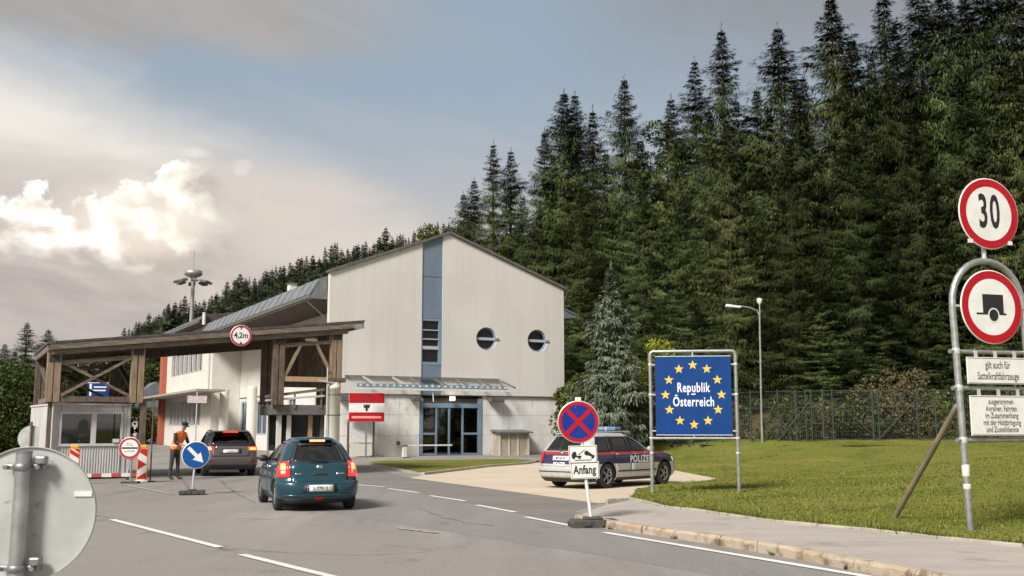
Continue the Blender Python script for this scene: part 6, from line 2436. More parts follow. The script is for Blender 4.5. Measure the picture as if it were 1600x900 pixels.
for sd in (1, -1):
    sc.patch('windscreen', M['car_glass'], (('x', .86, SB), ('s', 99, SB), ('s', 99, 1.50), ('x', .16, 1.50)), .0, sd, 12, 6)
    MB().bar((-1.3, sd * .62, 1.60), (.0, sd * .62, 1.60), .03, .03).build('roof_rail', M['black_trim'], root)
sc.seats((.3, -.7), .60)
MB().box(.35, .95, -.68, .68, .92, 1.06).build('dashboard', M['seat'], root, bevel=.05)

# ---------------------------------------------------------------- police estate car
PH = -R(42)                                         # heading to the right
hx_, hy_ = -math.sin(PH), math.cos(PH)
wx_, wy_ = gnd(945, 763.5)                          # right rear wheel contact
PS = 1.07
root = empty('police_car', (wx_ + PS * (hx_ * 1.35 - hy_ * .76), wy_ + PS * (hy_ * 1.35 + hx_ * .76), 0.009), PH + math.pi / 2,
             'silver police estate car with red and blue stripe, parked on the pale concrete pad', 'police car')
PK = [(.17, -2.10, 2.05, .76, .22, .45), (.27, -2.22, 2.22, .84, .28, .50), (.40, -2.28, 2.29, .875, .30, .52), (.54, -2.29, 2.30, .885, .30, .54), (.66, -2.27, 2.24, .885, .28, .56),
      (.78, -2.22, 2.12, .88, .26, .56), (.88, -2.20, 1.75, .865, .26, .58), (.96, -2.18, 1.00, .845, .26, .44), (1.05, -2.10, .76, .81, .26, .36),
      (1.20, -1.97, .46, .75, .25, .34), (1.34, -1.84, .12, .68, .25, .32), (1.42, -1.74, -.12, .635, .25, .30)]
root.scale = (PS, PS, PS)
pc = Car(root, PK, M['paint_police'], (-1.35, 1.30), .325, tyre_w=.20)
pc.body(.955, .19)
pc.roof(1.345, 1.41, crown=.035)
for wx in (-1.35, 1.30):
    for sd in (1, -1):
        pc.wheel(wx, sd, .765, 5)
PB = .95
pc.patch('rear_window', M['car_glass'], (('s', -.60, PB + .03), ('s', .60, PB + .03), ('s', .50, 1.345), ('s', -.50, 1.345)), .004, 1, 16, 6)
for sd in (1, -1):
    pc.patch('rear_pillar', M['paint_police'], (('s', .60, PB), ('x', -1.86, PB), ('x', -1.62, 1.355), ('s', .50, 1.355)), .003, sd, 8, 6)
    pc.patch('side_window', M['car_glass_dark'], (('x', -1.86, PB), ('x', -1.22, PB), ('x', -1.20, 1.35), ('x', -1.62, 1.33)), .0, sd, 8, 6)
    pc.patch('window_post', M['black_trim'], (('x', -1.22, PB), ('x', -1.10, PB), ('x', -1.08, 1.35), ('x', -1.20, 1.35)), .004, sd, 2, 6)
    pc.patch('side_window', M['car_glass_dark'], (('x', -1.10, PB), ('x', -.33, PB), ('x', -.37, 1.35), ('x', -1.08, 1.35)), .0, sd, 8, 6)
    pc.patch('window_post', M['black_trim'], (('x', -.33, PB), ('x', -.20, PB), ('x', -.24, 1.35), ('x', -.37, 1.35)), .004, sd, 2, 6)
    pc.patch('side_window', M['car_glass_dark'], (('x', -.20, PB), ('x', .62, PB), ('x', -.02, 1.33), ('x', -.24, 1.35)), .0, sd, 8, 6)
    pc.patch('front_pillar', M['paint_police'], (('x', .62, PB), ('x', .78, PB), ('x', .03, 1.36), ('x', -.12, 1.36)), .004, sd, 3, 6)
    pc.patch('window_rail', M['black_trim'], (('x', -1.85, PB), ('x', .66, PB), ('x', .64, PB + .025), ('x', -1.84, PB + .025)), .008, sd, 14, 1)
    d1 = pc.patch('door', M['paint_police'], (('x', -.88, .34), ('x', -.30, .30), ('x', -.28, .94), ('x', -1.16, .94)), .008, sd, 8, 8)
    pc.patch('handle', M['chrome'], (('x', -.98, .862), ('x', -.78, .862), ('x', -.78, .895), ('x', -.98, .895)), .032, sd, 3, 2, d1)
    d2 = pc.patch('door', M['paint_police'], (('x', -.29, .30), ('x', .76, .30), ('x', .80, .94), ('x', -.27, .94)), .008, sd, 8, 8)
    pc.patch('handle', M['chrome'], (('x', -.15, .862), ('x', .05, .862), ('x', .05, .895), ('x', -.15, .895)), .032, sd, 3, 2, d2)
    pc.patch('side_moulding', M['black_trim'], (('x', -.92, .42), ('x', .86, .42), ('x', .86, .455), ('x', -.92, .455)), .018, sd, 10, 2)
    pc.patch('tail_lamp', M['tail_red'], (('s', .64, .66), ('s', 1.02, .64), ('s', 1.00, .87), ('s', .62, .90)), .018, sd, 8, 5)
    pc.patch('sill', M['black_trim'], (('x', -.92, .19), ('x', .88, .19), ('x', .88, .27), ('x', -.92, .27)), .008, sd, 8, 2)
    pc.mirror(.60, 1.00, sd, M['pale_steel'], .85)
    pc.patch('head_lamp', M['lens'], (('x', 1.72, .62), ('x', 2.08, .60), ('x', 2.04, .72), ('x', 1.66, .76)), .012, sd, 5, 3)
    pc.patch('windscreen', M['car_glass'], (('x', .78, PB), ('s', 99, PB), ('s', 99, 1.36), ('x', .03, 1.36)), .0, sd, 12, 6)
    MB().bar((-1.70, sd * .56, 1.475), (.0, sd * .58, 1.475), .03, .035).build('roof_rail', M['pale_steel'], root)
tg = pc.patch('tailgate', M['paint_police'], (('s', -.62, .56), ('s', .62, .56), ('s', .62, .965), ('s', -.62, .965)), .014, 1, 18, 10, skirt=.03)
pc.patch('emblem', M['chrome'], (('s', -.05, .885), ('s', .05, .885), ('s', .045, .955), ('s', -.045, .955)), .022, 1, 3, 3, tg)
pl = pc.patch('number_plate', M['plate_white'], (('s', -.27, .72), ('s', .27, .72), ('s', .27, .84), ('s', -.27, .84)), .024, 1, 4, 3)
text('lettering', 'BP 20175', .09, M['letter_grey'], pl, (-2.255, 0, .78), .9, .002, rot=(0, 0, -R(90)))
text('lettering', 'POLIZEI', .115, M['letter_white'], tg, (-2.305, 0, .635), 1.0, .004, rot=(0, 0, -R(90)))
bmp = pc.patch('bumper', M['pale_steel'], (('s', -1.05, .30), ('s', 1.05, .30), ('s', 1.08, .56), ('s', -1.08, .56)), .036, 1, 30, 6, skirt=.05)
pc.patch('bumper_lip', M['black_trim'], (('s', -1.0, .20), ('s', 1.0, .20), ('s', 1.03, .31), ('s', -1.03, .31)), .034, 1, 24, 3, bmp)
pc.patch('bumper_strip', M['black_trim'], (('s', -.95, .43), ('s', .95, .43), ('s', .95, .455), ('s', -.95, .455)), .042, 1, 24, 2, bmp)
MB().bar((-2.15, .30, .985), (-2.13, -.25, .985), .02, .025).build('wiper', M['black_trim'], root)
for sd in (1, -1):
    xx = .10
    yy = interp(PK, .735)[2] + .012
    o = text('lettering', 'POLIZEI', .25, M['letter_white'], root, (xx, sd * -yy if sd > 0 else yy, .735), 1.0, .006, 1.12, rot=(0, 0, 0) if sd > 0 else (0, 0, math.pi))
MB().box(-1.86, -1.66, -.50, .50, 1.405, 1.43).build('spoiler', M['pale_steel'], root, bevel=.01)
MB().box(-.62, -.40, -.56, .56, 1.475, 1.50).build('light_bar_foot', M['black_trim'], root)
lb = mat('blue_light_bar', (.10, .20, .36), .2, 0, (.16, .27, .42), 3)
lbo = MB().box(-.66, -.36, -.60, .60, 1.503, 1.60).build('light_bar', lb, root, bevel=.03)
for y in (-.3, .0, .3):
    MB().box(-.665, -.355, y - .02, y + .02, 1.50, 1.606).build('light_divider', M['pale_steel'], lbo)
pc.seats((.2, -.75), .45)
MB().box(.3, .9, -.62, .62, .82, .94).build('dashboard', M['seat'], root, bevel=.05)
MB().box(-2.0, -1.3, -.55, .55, .90, .96).build('parcel_shelf', M['seat'], root)

# ================================================================== OFFICER
def officer():
    px, py = gnd(272, 745)
    Y = 34.4
    x, y, _ = at(272, 745, Y)
    root = empty('person', (x, y, 0), -R(28), 'person in orange safety vest, dark trousers and cap leaning towards the dark grey car', 'person')
    # x = facing, z up; leaning forward from the hips
    V, E_, Rr = [], [], []

    def node(p, r, parent=None):
        V.append(p)
        Rr.append(r if isinstance(r, tuple) else (r, r))
        if parent is not None:
            E_.append((parent, len(V) - 1))
        return len(V) - 1
    pel = node((0, 0, .96), (.135, .165))
    bel = node((.03, 0, 1.10), (.125, .155), pel)
    che = node((.14, 0, 1.32), (.135, .185), bel)
    shb = node((.22, 0, 1.48), (.105, .165), che)
    nk = node((.28, 0, 1.56), .06, shb)
    nk2 = node((.32, 0, 1.62), .055, nk)
    hd = node((.36, 0, 1.70), (.09, .078), nk2)
    hd2 = node((.385, 0, 1.79), (.098, .08), hd)
    node((.385, 0, 1.85), (.07, .06), hd2)
    for sd in (1, -1):
        hp = node((0.0, sd * .10, .90), (.105, .095), pel)
        kn = node((.03 * sd, sd * .115, .50), .067, hp)
        an = node((-.03 + .05 * sd, sd * .12, .10), .047, kn)
        node((.02 + .05 * sd, sd * .125, .045), .045, an)
        node((.16 + .05 * sd, sd * .14, .035), .034, V.index(V[-1]))
        sh = node((.215, sd * .21, 1.46), .072, shb)
        if sd > 0:
            elb = node((.26, sd * .30, 1.20), .052, sh)
            wr = node((.46, sd * .22, 1.10), .036, elb)
        else:
            elb = node((.27, sd * .29, 1.19), .052, sh)
            wr = node((.49, sd * .17, 1.13), .036, elb)
        dx = Vector(V[wr]) - Vector(V[elb])
        dx.normalize()
        pm = node(tuple(Vector(V[wr]) + dx * .06), (.040, .026), wr)
        for k in range(4):
            off = Vector((0, (-.03 + .02 * k), .004 * k))
            b0 = Vector(V[pm]) + dx * .03 + off
            f1 = node(tuple(b0), .011, pm)
            f2 = node(tuple(b0 + dx * (.038 + .006 * (k in (1, 2)))), .010, f1)
            node(tuple(b0 + dx * .055 + Vector((0, 0, -.026))), .008, f2)
        t1 = node(tuple(Vector(V[wr]) + dx * .035 + Vector((0, -sd * .038, .012))), .012, wr)
        node(tuple(Vector(V[wr]) + dx * .075 + Vector((0, -sd * .055, .0))), .009, t1)
    me = bpy.data.meshes.new('body')
    me.from_pydata(V, E_, [])
    o = bpy.data.objects.new('body', me)
    COL.objects.link(o)
    sk = o.modifiers.new('skin', 'SKIN')
    for i, d_ in enumerate(me.skin_vertices[0].data):
        d_.radius = Rr[i]
        d_.use_root = (i == 0)
    sb = o.modifiers.new('sub', 'SUBSURF')
    sb.levels = sb.render_levels = 2
    dg = bpy.context.evaluated_depsgraph_get()
    me2 = bpy.data.meshes.new_from_object(o.evaluated_get(dg))
    bpy.data.objects.remove(o)
    sm = [mat('skin', (.42, .25, .18), .6), mat('dark_trousers', (.035, .033, .028), .9, 0, (.055, .05, .042), 8), mat('dark_jacket', (.022, .022, .026), .9), mat('boots', (.015, .014, .013), .6)]
    me2.materials.clear()
    for m in sm:
        me2.materials.append(m)
    for p in me2.polygons:
        c = p.center
        p.use_smooth = True
        if c.z < .13:
            k = 3
        elif c.z < 1.02 and c.x < .30:
            k = 1
        elif c.z > 1.575 or (c.x > .42 and c.z < 1.35):
            k = 0
        else:
            k = 2
        p.material_index = k
    bo_ = bpy.data.objects.new('body', me2)
    COL.objects.link(bo_)
    bo_.parent = root
    # vest: torso surface pushed outward
    bm = bmesh.new()
    bm.from_mesh(me2)
    bm.normal_update()
    keep = [f for f in bm.faces if 0.98 < f.calc_center_median().z < 1.56 and abs(f.calc_center_median().y) < .205 and f.calc_center_median().x < .36]
    dele = [f for f in bm.faces if f not in set(keep)]
    bmesh.ops.delete(bm, geom=dele, context='FACES')
    bm.normal_update()
    for v in bm.verts:
        v.co += v.normal * .022
    vm = bpy.data.meshes.new('vest')
    bm.to_mesh(vm)
    bm.free()
    vm.materials.clear()
    vm.materials.append(mat('orange_vest', (.80, .17, .04), .75))
    vm.materials.append(mat('reflective_band', (.70, .66, .58), .5))
    for p in vm.polygons:
        p.material_index = 1 if 1.09 < p.center.z < 1.14 else 0
    vo = bpy.data.objects.new('vest', vm)
    COL.objects.link(vo)
    vo.parent = root
    so_ = vo.modifiers.new('solid', 'SOLIDIFY')
    so_.thickness = .008
    # cap
    mb = MB()
    mb.lathe([(.104, 0), (.112, .045), (.106, .085), (.07, .112), (.001, .12)], 20)
    mb.add([(.07 + .0, -.08, .0), (.20, -.055, -.022), (.20, .055, -.022), (.07, .08, .0), (.07, -.08, .012), (.20, -.055, -.012), (.20, .055, -.012), (.07, .08, .012)], [(0, 1, 2, 3), (7, 6, 5, 4), (0, 4, 5, 1), (1, 5, 6, 2), (2, 6, 7, 3)])
    cp = mb.build('cap', mat('black_cap', (.012, .012, .015), .85), root)
    cp.location = (.378, 0, 1.775)
    cp.rotation_euler = (0, R(10), 0)
    mb = MB()
    mb.lathe([(.001, -.045), (.016, -.02), (.018, .02), (.001, .04)], 8)
    n_ = mb.build('nose', sm[0], root)
    n_.location = (.472, 0, 1.735)
    for s_ in (1, -1):
        e_ = MB().lathe([(.001, -.012), (.012, 0), (.001, .012)], 8).build('eye', M['sign_black'], root)
        e_.location = (.462, s_ * .032, 1.762)
        e_ = MB().lathe([(.001, -.035), (.016, -.015), (.019, .02), (.001, .035)], 8).build('ear', sm[0], root)
        e_.location = (.37, s_ * .082, 1.745)
    MB().box(.455, .462, -.025, .025, 1.695, 1.703).build('mouth', mat('lips', (.30, .13, .11), .6), root)
    mb = MB()
    mb.bar((.0, -.15, 1.0), (.0, .15, 1.0), .26, .05)
    mb.build('belt', M['black_trim'], root, bevel=.02)
    root.scale = (1.0, 1.0, 1.0)


officer()

# ================================================================== TREES
def spruce_mesh(seed, H, rad, dens=1.0, clump=(.34, .11), base=.05, needles='needles', ragged=.25, top_sharp=.85):
    """crown of needle sprays on whorled branches -> (crown mesh, trunk mesh)"""
    rg = np.random.RandomState(seed)
    A, B_, C_, D_ = [], [], [], []
    tv = MB()
    tv.tube([(0, 0, -.5), (0, 0, H * .3), (0, 0, H * .97)], [H * .0135, H * .009, .012], 8)
    z = H * base
    while z < H * .985:
        f = z / H
        top_d = H - z
        R0 = rad * math.tanh(top_sharp * .335 * top_d / rad) * (1.0 if f > .2 else .72 + 1.4 * f)
        nb = int(rg.randint(6, 9)) if top_d > 4 or dens < .8 else 8
        a0 = rg.rand() * 6.28
        gust = 1 + .22 * math.sin(z * 1.9 + seed) * (f < .9)          # uneven outline
        for k in range(nb):
            a = a0 + 6.283 * k / nb + rg.uniform(-.4, .4)
            L = max(.16, R0 * gust * rg.uniform(1 - ragged * 1.7, 1 + ragged))
            droop = (.62 - .97 * f ** 1.4) + rg.uniform(-.22, .22)   # low branches sag, top ones rise
            n = max(3, int(L / (.15 / dens)))
            ca, sa = math.cos(a), math.sin(a)
            zz = z + rg.uniform(-.42, .42) * min(1, top_d / 6)
            t = (np.arange(n) + rg.rand(n) * .9) / n
            r = t * L
            h = zz - droop * r + .30 * droop * L * t ** 2.2 + (0.12 * L * t ** 2)
            w = (.16 + .34 * (1 - t) + .12 * np.sin(t * 9 + a * 3)) * min(max(L, .75 if dens > .8 else .2), 3.2) * .66
            for rep in range(7):
                u = rg.uniform(-1, 1, n)
                px = r * ca - u * w * sa
                py = r * sa + u * w * ca
                pz = h - np.abs(u) * w * .30 + rg.uniform(-.09, .04, n)
                if rep >= 5:
                    pz = pz - rg.rand(n) ** 1.5 * .42 * min(1, L / 2.5) * (1 if f < .85 else .3)
                da = a + u * .95 + rg.uniform(-.28, .28, n)
                ln = clump[0] * rg.uniform(.5, 1.4, n) * (.55 + .45 * min(1, L / 1.5) if dens > .8 else .22 + .78 * min(1, L / 1.6))
                dz = -.20 - .85 * rg.rand(n) * (1 if f < .8 else .10)
                if rep >= 5:
                    dz = dz - (1.3 if f < .85 else .25)               # hanging twigs
                dx, dy = np.cos(da), np.sin(da)
                qv = np.stack([px, py, pz], 1)
                dv = np.stack([dx, dy, dz], 1)
                dv /= np.linalg.norm(dv, axis=1)[:, None]
                sv = np.stack([-dy, dx, rg.uniform(-.6, .6, n)], 1)
                sv /= np.linalg.norm(sv, axis=1)[:, None]
                wd = clump[1] * rg.uniform(.5, 1.4, n)
                A.append(qv - sv * wd[:, None] * .35)
                B_.append(qv + sv * wd[:, None] * .35)
                C_.append(qv + dv * (ln * .55)[:, None] + sv * wd[:, None] * .6)
                D_.append(qv + dv * ln[:, None])
        z += (H * .0165 * rg.uniform(.75, 1.3) + .05) * (1 if top_d > 6 or dens < .8 else .62)
    # leader
    for k in range(10):
        q = np.array([[0, 0, H * (.955 + .005 * k)]])
        a = rg.rand() * 6.28
        dv = np.array([[math.cos(a) * .5, math.sin(a) * .5, .9]])
        sv = np.array([[-math.sin(a), math.cos(a), 0]])
        A.append(q - sv * .03); B_.append(q + sv * .03); C_.append(q + dv * .2 + sv * .03); D_.append(q + dv * .32)
    A, B_, C_, D_ = map(np.concatenate, (A, B_, C_, D_))
    N = len(A)
    V = np.empty((N * 4, 3))
    V[0::4], V[1::4], V[2::4], V[3::4] = A, B_, C_, D_
    F = np.arange(N * 4).reshape(N, 4)
    me = np_mesh('spruce_crown', V, F, M[needles])
    return me, tv.mesh('spruce_trunk', M['bark'])


def leafy_mesh(seed, H, W, n, leaf=.22, mat_='leaves', lobes=14, trunk_h=.28):
    rg = np.random.RandomState(seed)
    C = []
    for k in range(lobes):
        a, rr = rg.rand() * 6.28, rg.rand() ** .5 * W * .36
        z = H * rg.uniform(trunk_h, .86)
        s_ = 1 - .55 * ((z / H - .5) / .5) ** 2
        C.append((rr * math.cos(a) * s_, rr * math.sin(a) * s_, z, W * rg.uniform(.16, .27)))
    C.append((0, 0, H * .86, W * .18))
    P = []
    per = n // len(C)
    for cx, cy, cz, r in C:
        d = rg.normal(size=(per, 3))
        d /= np.linalg.norm(d, axis=1)[:, None]
        rad = r * rg.uniform(.55, 1.08, per) ** .6
        P.append(np.array([cx, cy, cz]) + d * rad[:, None] * np.array([1, 1, .85]))
    P = np.concatenate(P)
    N = len(P)
    u = rg.normal(size=(N, 3))
    u /= np.linalg.norm(u, axis=1)[:, None]
    w = np.cross(u, rg.normal(size=(N, 3)))
    w /= np.linalg.norm(w, axis=1)[:, None]
    s_ = leaf * rg.uniform(.6, 1.3, N)[:, None]
    V = np.empty((N * 4, 3))
    V[0::4], V[1::4], V[2::4], V[3::4] = P - u * s_ * .5, P + w * s_ * .32, P + u * s_ * .6, P - w * s_ * .32
    me = np_mesh('leaf_crown', V, np.arange(N * 4).reshape(N, 4), M[mat_])
    tv = MB()
    tv.tube([(0, 0, -.4), (0, 0, H * .35), (.1, .05, H * .7)], [W * .035, W * .026, W * .01], 8)
    for cx, cy, cz, r in C[:9]:
        tv.tube([(0, 0, H * rg.uniform(.18, .4)), (cx * .5, cy * .5, cz * .75), (cx, cy, cz)], [W * .016, W * .011, W * .004], 6)
    return me, tv.mesh('leaf_trunk', M['bark'])


def plant(name, meshes, loc, rz, scale, label, cat, group=None):
    e = empty(name, loc, rz, label, cat, group)
    e.scale = scale if isinstance(scale, tuple) else (scale,) * 3
    for nm, me in zip(('crown', 'trunk'), meshes):
        o = bpy.data.objects.new(nm, me)
        COL.objects.link(o)
        o.parent = e
    return e


REF_H = 27.0
SPR = [spruce_mesh(11 + k, REF_H, (3.9, 3.4, 4.4, 3.7, 4.8, 3.2)[k], 1.2, (.36, .056), (.05, .08, .03, .1, .02, .12)[k], ragged=(.25, .36, .22, .3, .26, .4)[k], top_sharp=(1.0, .85, 1.1, .92, 1.15, .8)[k]) for k in range(6)]
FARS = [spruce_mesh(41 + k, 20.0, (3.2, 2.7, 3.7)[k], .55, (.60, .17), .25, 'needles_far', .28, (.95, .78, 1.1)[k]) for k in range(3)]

rt_ = random.Random(21)
# skyline: (photo column, photo row of the top, distance)
SKY_L = [(724, 300, 140), (741, 278, 125), (771, 220, 112), (798, 232, 112), (817, 305, 108), (851, 202, 100), (864, 242, 97), (881, 141, 92), (898, 143, 94), (926, 166, 90),
         (946, 235, 86), (975, 119, 84), (1000, 215, 82), (1048, 150, 80), (1085, 90, 78), (1106, 165, 75), (1127, 40, 74), (1150, 150, 73), (1182, 135, 74), (1215, 38, 72), (1243, 120, 68),
         (1297, -8, 70), (1330, 55, 66), (1378, -35, 66), (1402, 60, 61), (1432, -40, 64), (1470, -30, 62), (1505, -10, 61), (1530, -70, 60), (1570, -90, 58), (1610, -80, 57), (1660, -120, 56), (1720, -100, 58)]
SKY_F = [(842, 330, 92), (905, 300, 80), (1003, 268, 68), (1066, 300, 64), (1135, 182, 62), (1232, 222, 60), (1330, 188, 58.5), (1424, 165, 57), (1505, 120, 56), (1580, 90, 55), (1650, 60, 54)]
SKY_U = [(905, 440, 74), (1090, 480, 59), (1282, 450, 58), (1375, 470, 56.5), (1468, 430, 56), (1540, 400, 55)]
SKY_B = [(700, 345, 150), (755, 330, 128), (785, 315, 122), (835, 300, 112), (872, 250, 108), (912, 230, 104), (960, 240, 100), (1030, 210, 96), (1070, 180, 92), (1110, 120, 90), (1165, 120, 88), (1200, 110, 88), (1255, 60, 86), (1320, 40, 84), (1360, 30, 82), (1420, 40, 80), (1455, 20, 80), (1500, 20, 78), (1550, 0, 76), (1600, 0, 74)]


def ordinal(n):
    o = ['first', 'second', 'third', 'fourth', 'fifth', 'sixth', 'seventh', 'eighth', 'ninth', 'tenth', 'eleventh', 'twelfth', 'thirteenth', 'fourteenth', 'fifteenth', 'sixteenth', 'seventeenth', 'eighteenth', 'nineteenth', 'twentieth']
    if n < 20:
        return o[n]
    return ('twenty-' if n < 29 else 'thirty-' if n > 29 else '') + (o[(n + 1) % 10 - 1] if n != 29 else 'thirtieth')


def wood_spruce(px, py, Y, row, k):
    if row == 'B':
        py += 55
    x, y, zt = at(px, py, Y)
    zb = forest_z(x, y) if forest_s(x, y) > -3 else .5
    zb = max(zb, 0) - .2
    h = zt - zb
    m = SPR[(k * 5 + int(px)) % 6] if row != 'U' else SPR[(k * 2 + 1) % 6]
    s = h / REF_H
    sw = max(s, .62) * rt_.uniform(.90, 1.10) * (.98 if row in 'FU' else 1.0)
    lab = {'L': ordinal(k) + ' tall spruce tip along the skyline, counted rightwards from the gable peak', 'F': ordinal(k) + ' spruce along the front edge of the wood, counted rightwards from the building',
           'U': ordinal(k) + ' short spruce at the foot of the wood, counted rightwards from the building', 'B': 'dark spruce deep in the wood behind the first rows'}[row]
    grp = {'L': 'skyline spruces of the wood', 'F': 'front row spruces of the wood', 'U': 'young spruces at the foot of the wood', 'B': 'spruces deep in the wood'}[row]
    plant('spruce_tree', m, (x, y, zb), rt_.uniform(0, 6.28), (sw, sw, s), lab, 'tree', grp)


for row, lst in (('L', SKY_L), ('F', SKY_F), ('U', SKY_U), ('B', SKY_B)):
    for k, (px, py, Y) in enumerate(lst):
        wood_spruce(px, py, Y, row, k)

# broad-leaved trees in and before the wood
def leafy(px, py, Y, w, seed, label, m='leaves', n=9000, leaf=.30, cat='tree', name='broadleaf_tree', zb=None, group=None, lobes=14, th=.28):
    x, y, zt = at(px, py, Y)
    if zb is None:
        zb = max(0.0, forest_z(x, y) if forest_s(x, y) > -3 else (lawn_z(x, y) if x > 6 and y < 52 else 0.0)) - .1
    h = zt - zb
    return plant(name, leafy_mesh(seed, h, w, n, leaf, m, lobes, th), (x, y, zb), 0, 1.0, label, cat, group)


leafy(1028, 140, 86, 7.5, 1, 'tall yellow green broadleaf tree rising between the spruces of the wood', 'leaves', 22000, .24, lobes=34, th=.05)
leafy(670, 322, 160, 9, 2, 'light green tree top just left of the gable peak', 'leaves', 9000, .36, lobes=24, th=.05)
leafy(706, 340, 150, 7, 3, 'yellow green tree just behind the gable peak', 'leaves', 9000, .34, lobes=24, th=.05)
leafy(800, 335, 112, 6.5, 4, 'yellowish broadleaf tree behind the right roof slope', 'leaves', 9000, .30, lobes=24, th=.05)
leafy(908, 578, 64, 3.6, 5, 'light green leafy bush close to the right corner of the building', 'leaves', 9000, .22, 'bush', 'leafy_bush', th=.1)
leafy(920, 615, 60, 4.5, 6, 'low yellow green bush at the foot of the building corner', 'leaves', 6000, .2, 'bush', 'leafy_bush', th=.05)
leafy(1034, 514, 54.5, 2.6, 7, 'bright yellow green bush peeping over the top of the blue border sign', 'leaves_yellow', 8000, .17, 'bush', 'leafy_bush', lobes=18, th=.45)
leafy(1000, 600, 54.5, 3.6, 8, 'yellowish bush just left of the blue border sign', 'leaves', 5000, .18, 'bush', 'leafy_bush', th=.1)
leafy(870, 600, 70, 4, 19, 'dark green bush hidden behind the right wall of the building', 'leaves_dark', 5000, .22, 'bush', 'leafy_bush', th=.05)
leafy(1395, 580, 52.2, 4.2, 9, 'dry brownish bush behind the middle of the green fence', 'dry_brush', 4200, .16, 'bush', 'dry_bush', th=.05)
for k, (px, py, w, m_) in enumerate(((1080, 640, 3.4, 'leaves_dark'), (1145, 628, 3.0, 'dry_brush'), (1215, 620, 4.0, 'leaves_dark'), (1290, 632, 3.6, 'dry_brush'), (1345, 618, 3.6, 'leaves_dark'), (1450, 615, 4.4, 'leaves'), (1520, 600, 4.2, 'leaves_dark'), (1590, 610, 4.4, 'dry_brush'))):
    leafy(px, py, 52.3, w, 60 + k, ordinal(k) + ' low scrub bush behind the wire fence, counted rightwards from the border sign', m_, 2600, .17, 'bush', 'scrub_bush', group='scrub behind the fence', th=.02)

# blue spruce beside the building
x, y, zt = at(955, 413, 50.5)
bm_ = spruce_mesh(77, 9.2, 2.8, 2.2, (.24, .060), .04, 'needles_blue', .22, 1.0)
plant('blue_spruce', bm_, (x, y, .2), 0.5, (zt - .2) / 9.2, 'silvery blue spruce standing alone right of the building', 'tree')
# left-hand trees
leafy(20, 578, 66, 9.0, 31, 'broad dark leafy tree at the far left edge behind the grey round sign', 'leaves_dark', 30000, .17, zb=0, lobes=20, th=.08)
leafy(-20, 575, 64, 8.0, 32, 'yellow green leafy tree cut by the left edge of the picture', 'leaves_dark', 16000, .18, zb=0, lobes=16, th=.08)
for px, py, Y, lab in ((43, 502, 80, 'dark spruce with ragged tip left of the timber roof'), (76, 514, 92, 'thin spruce tip just left of the timber roof corner'), (8, 536, 92, 'dark spruce top at the far left behind the leafy trees'), (-30, 530, 84, 'dark spruce outside the left edge of the wood'), (24, 548, 76, 'bushy dark spruce between two taller tips at the far left'), (62, 556, 74, 'bushy dark spruce right behind the left corner of the timber roof')):
    x, y, zt = at(px, py, Y)
    s = zt / REF_H
    plant('spruce_tree', SPR[int(px) % 6], (x, y, 0), px, (s * 1.75, s * 1.75, s), lab, 'tree')
for k, (px, py, Y, w) in enumerate(((100, 566, 96, 8), (140, 560, 104, 9), (180, 556, 110, 8), (232, 560, 130, 9), (60, 575, 100, 8))):
    leafy(px, py, Y, w, 80 + k, ordinal(k) + ' dark tree beyond the booth, seen through or beside the crossed braces', 'leaves_dark', 6000, .4, zb=0, group='dark trees beyond the booth', th=.05)
leafy(240, 655, 112, 3.4, 90, 'yellow flowering bush beyond the lane left of the brick pier', 'leaves_yellow', 3500, .2, 'bush', 'flowering_bush', zb=0, th=.05)

# far hillside spruces
rh = random.Random(5)
cr = [(178, 530), (195, 516), (215, 506), (240, 492), (268, 476), (290, 470), (312, 466), (335, 455), (360, 442), (385, 434), (410, 424), (440, 412), (470, 402), (500, 396), (530, 388), (560, 380), (590, 374), (620, 366), (650, 362), (690, 352), (730, 345)]


def crest_row(px):
    for (a, ya), (b, yb) in zip(cr, cr[1:]):
        if px <= b:
            return ya + (yb - ya) * max(0, px - a) / (b - a)
    return cr[-1][1]


n_far = 0
for band, (dy, Y0_, step) in enumerate(((0, 345, 10), (13, 325, 11.5), (29, 305, 14))):
    px = 176 + band * 3
    while px < 735:
        top = crest_row(px) + dy + rh.uniform(-6, 9) + 3.5 * math.sin(px * .047 + band) + 3 * math.sin(px * .13 + 2 * band)
        if rh.random() < .22:
            top -= rh.uniform(4, 14)
        Y = Y0_ + rh.uniform(-8, 8)
        x, y, zt = at(px, top, Y)
        zb = hill_z(x, y) - .5
        h = max(9.0, min(26, zt - zb))
        s = h / 20.0
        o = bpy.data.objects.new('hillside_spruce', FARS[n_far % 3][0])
        COL.objects.link(o)
        o.location = (x, y, zt - h)
        sw = max(.8, s) * rh.uniform(.7, 1.35)
        o.scale = (sw, sw, s)
        o.rotation_euler = (0, 0, rh.uniform(0, 6.28))
        tag(o, 'small dark spruce on the distant wooded hillside behind the long wing', 'tree', 'spruces on the far hillside')
        n_far += 1
        px += step * rh.choice((.4, .55, .7, .85, 1.1)) * rh.uniform(.8, 1.2)

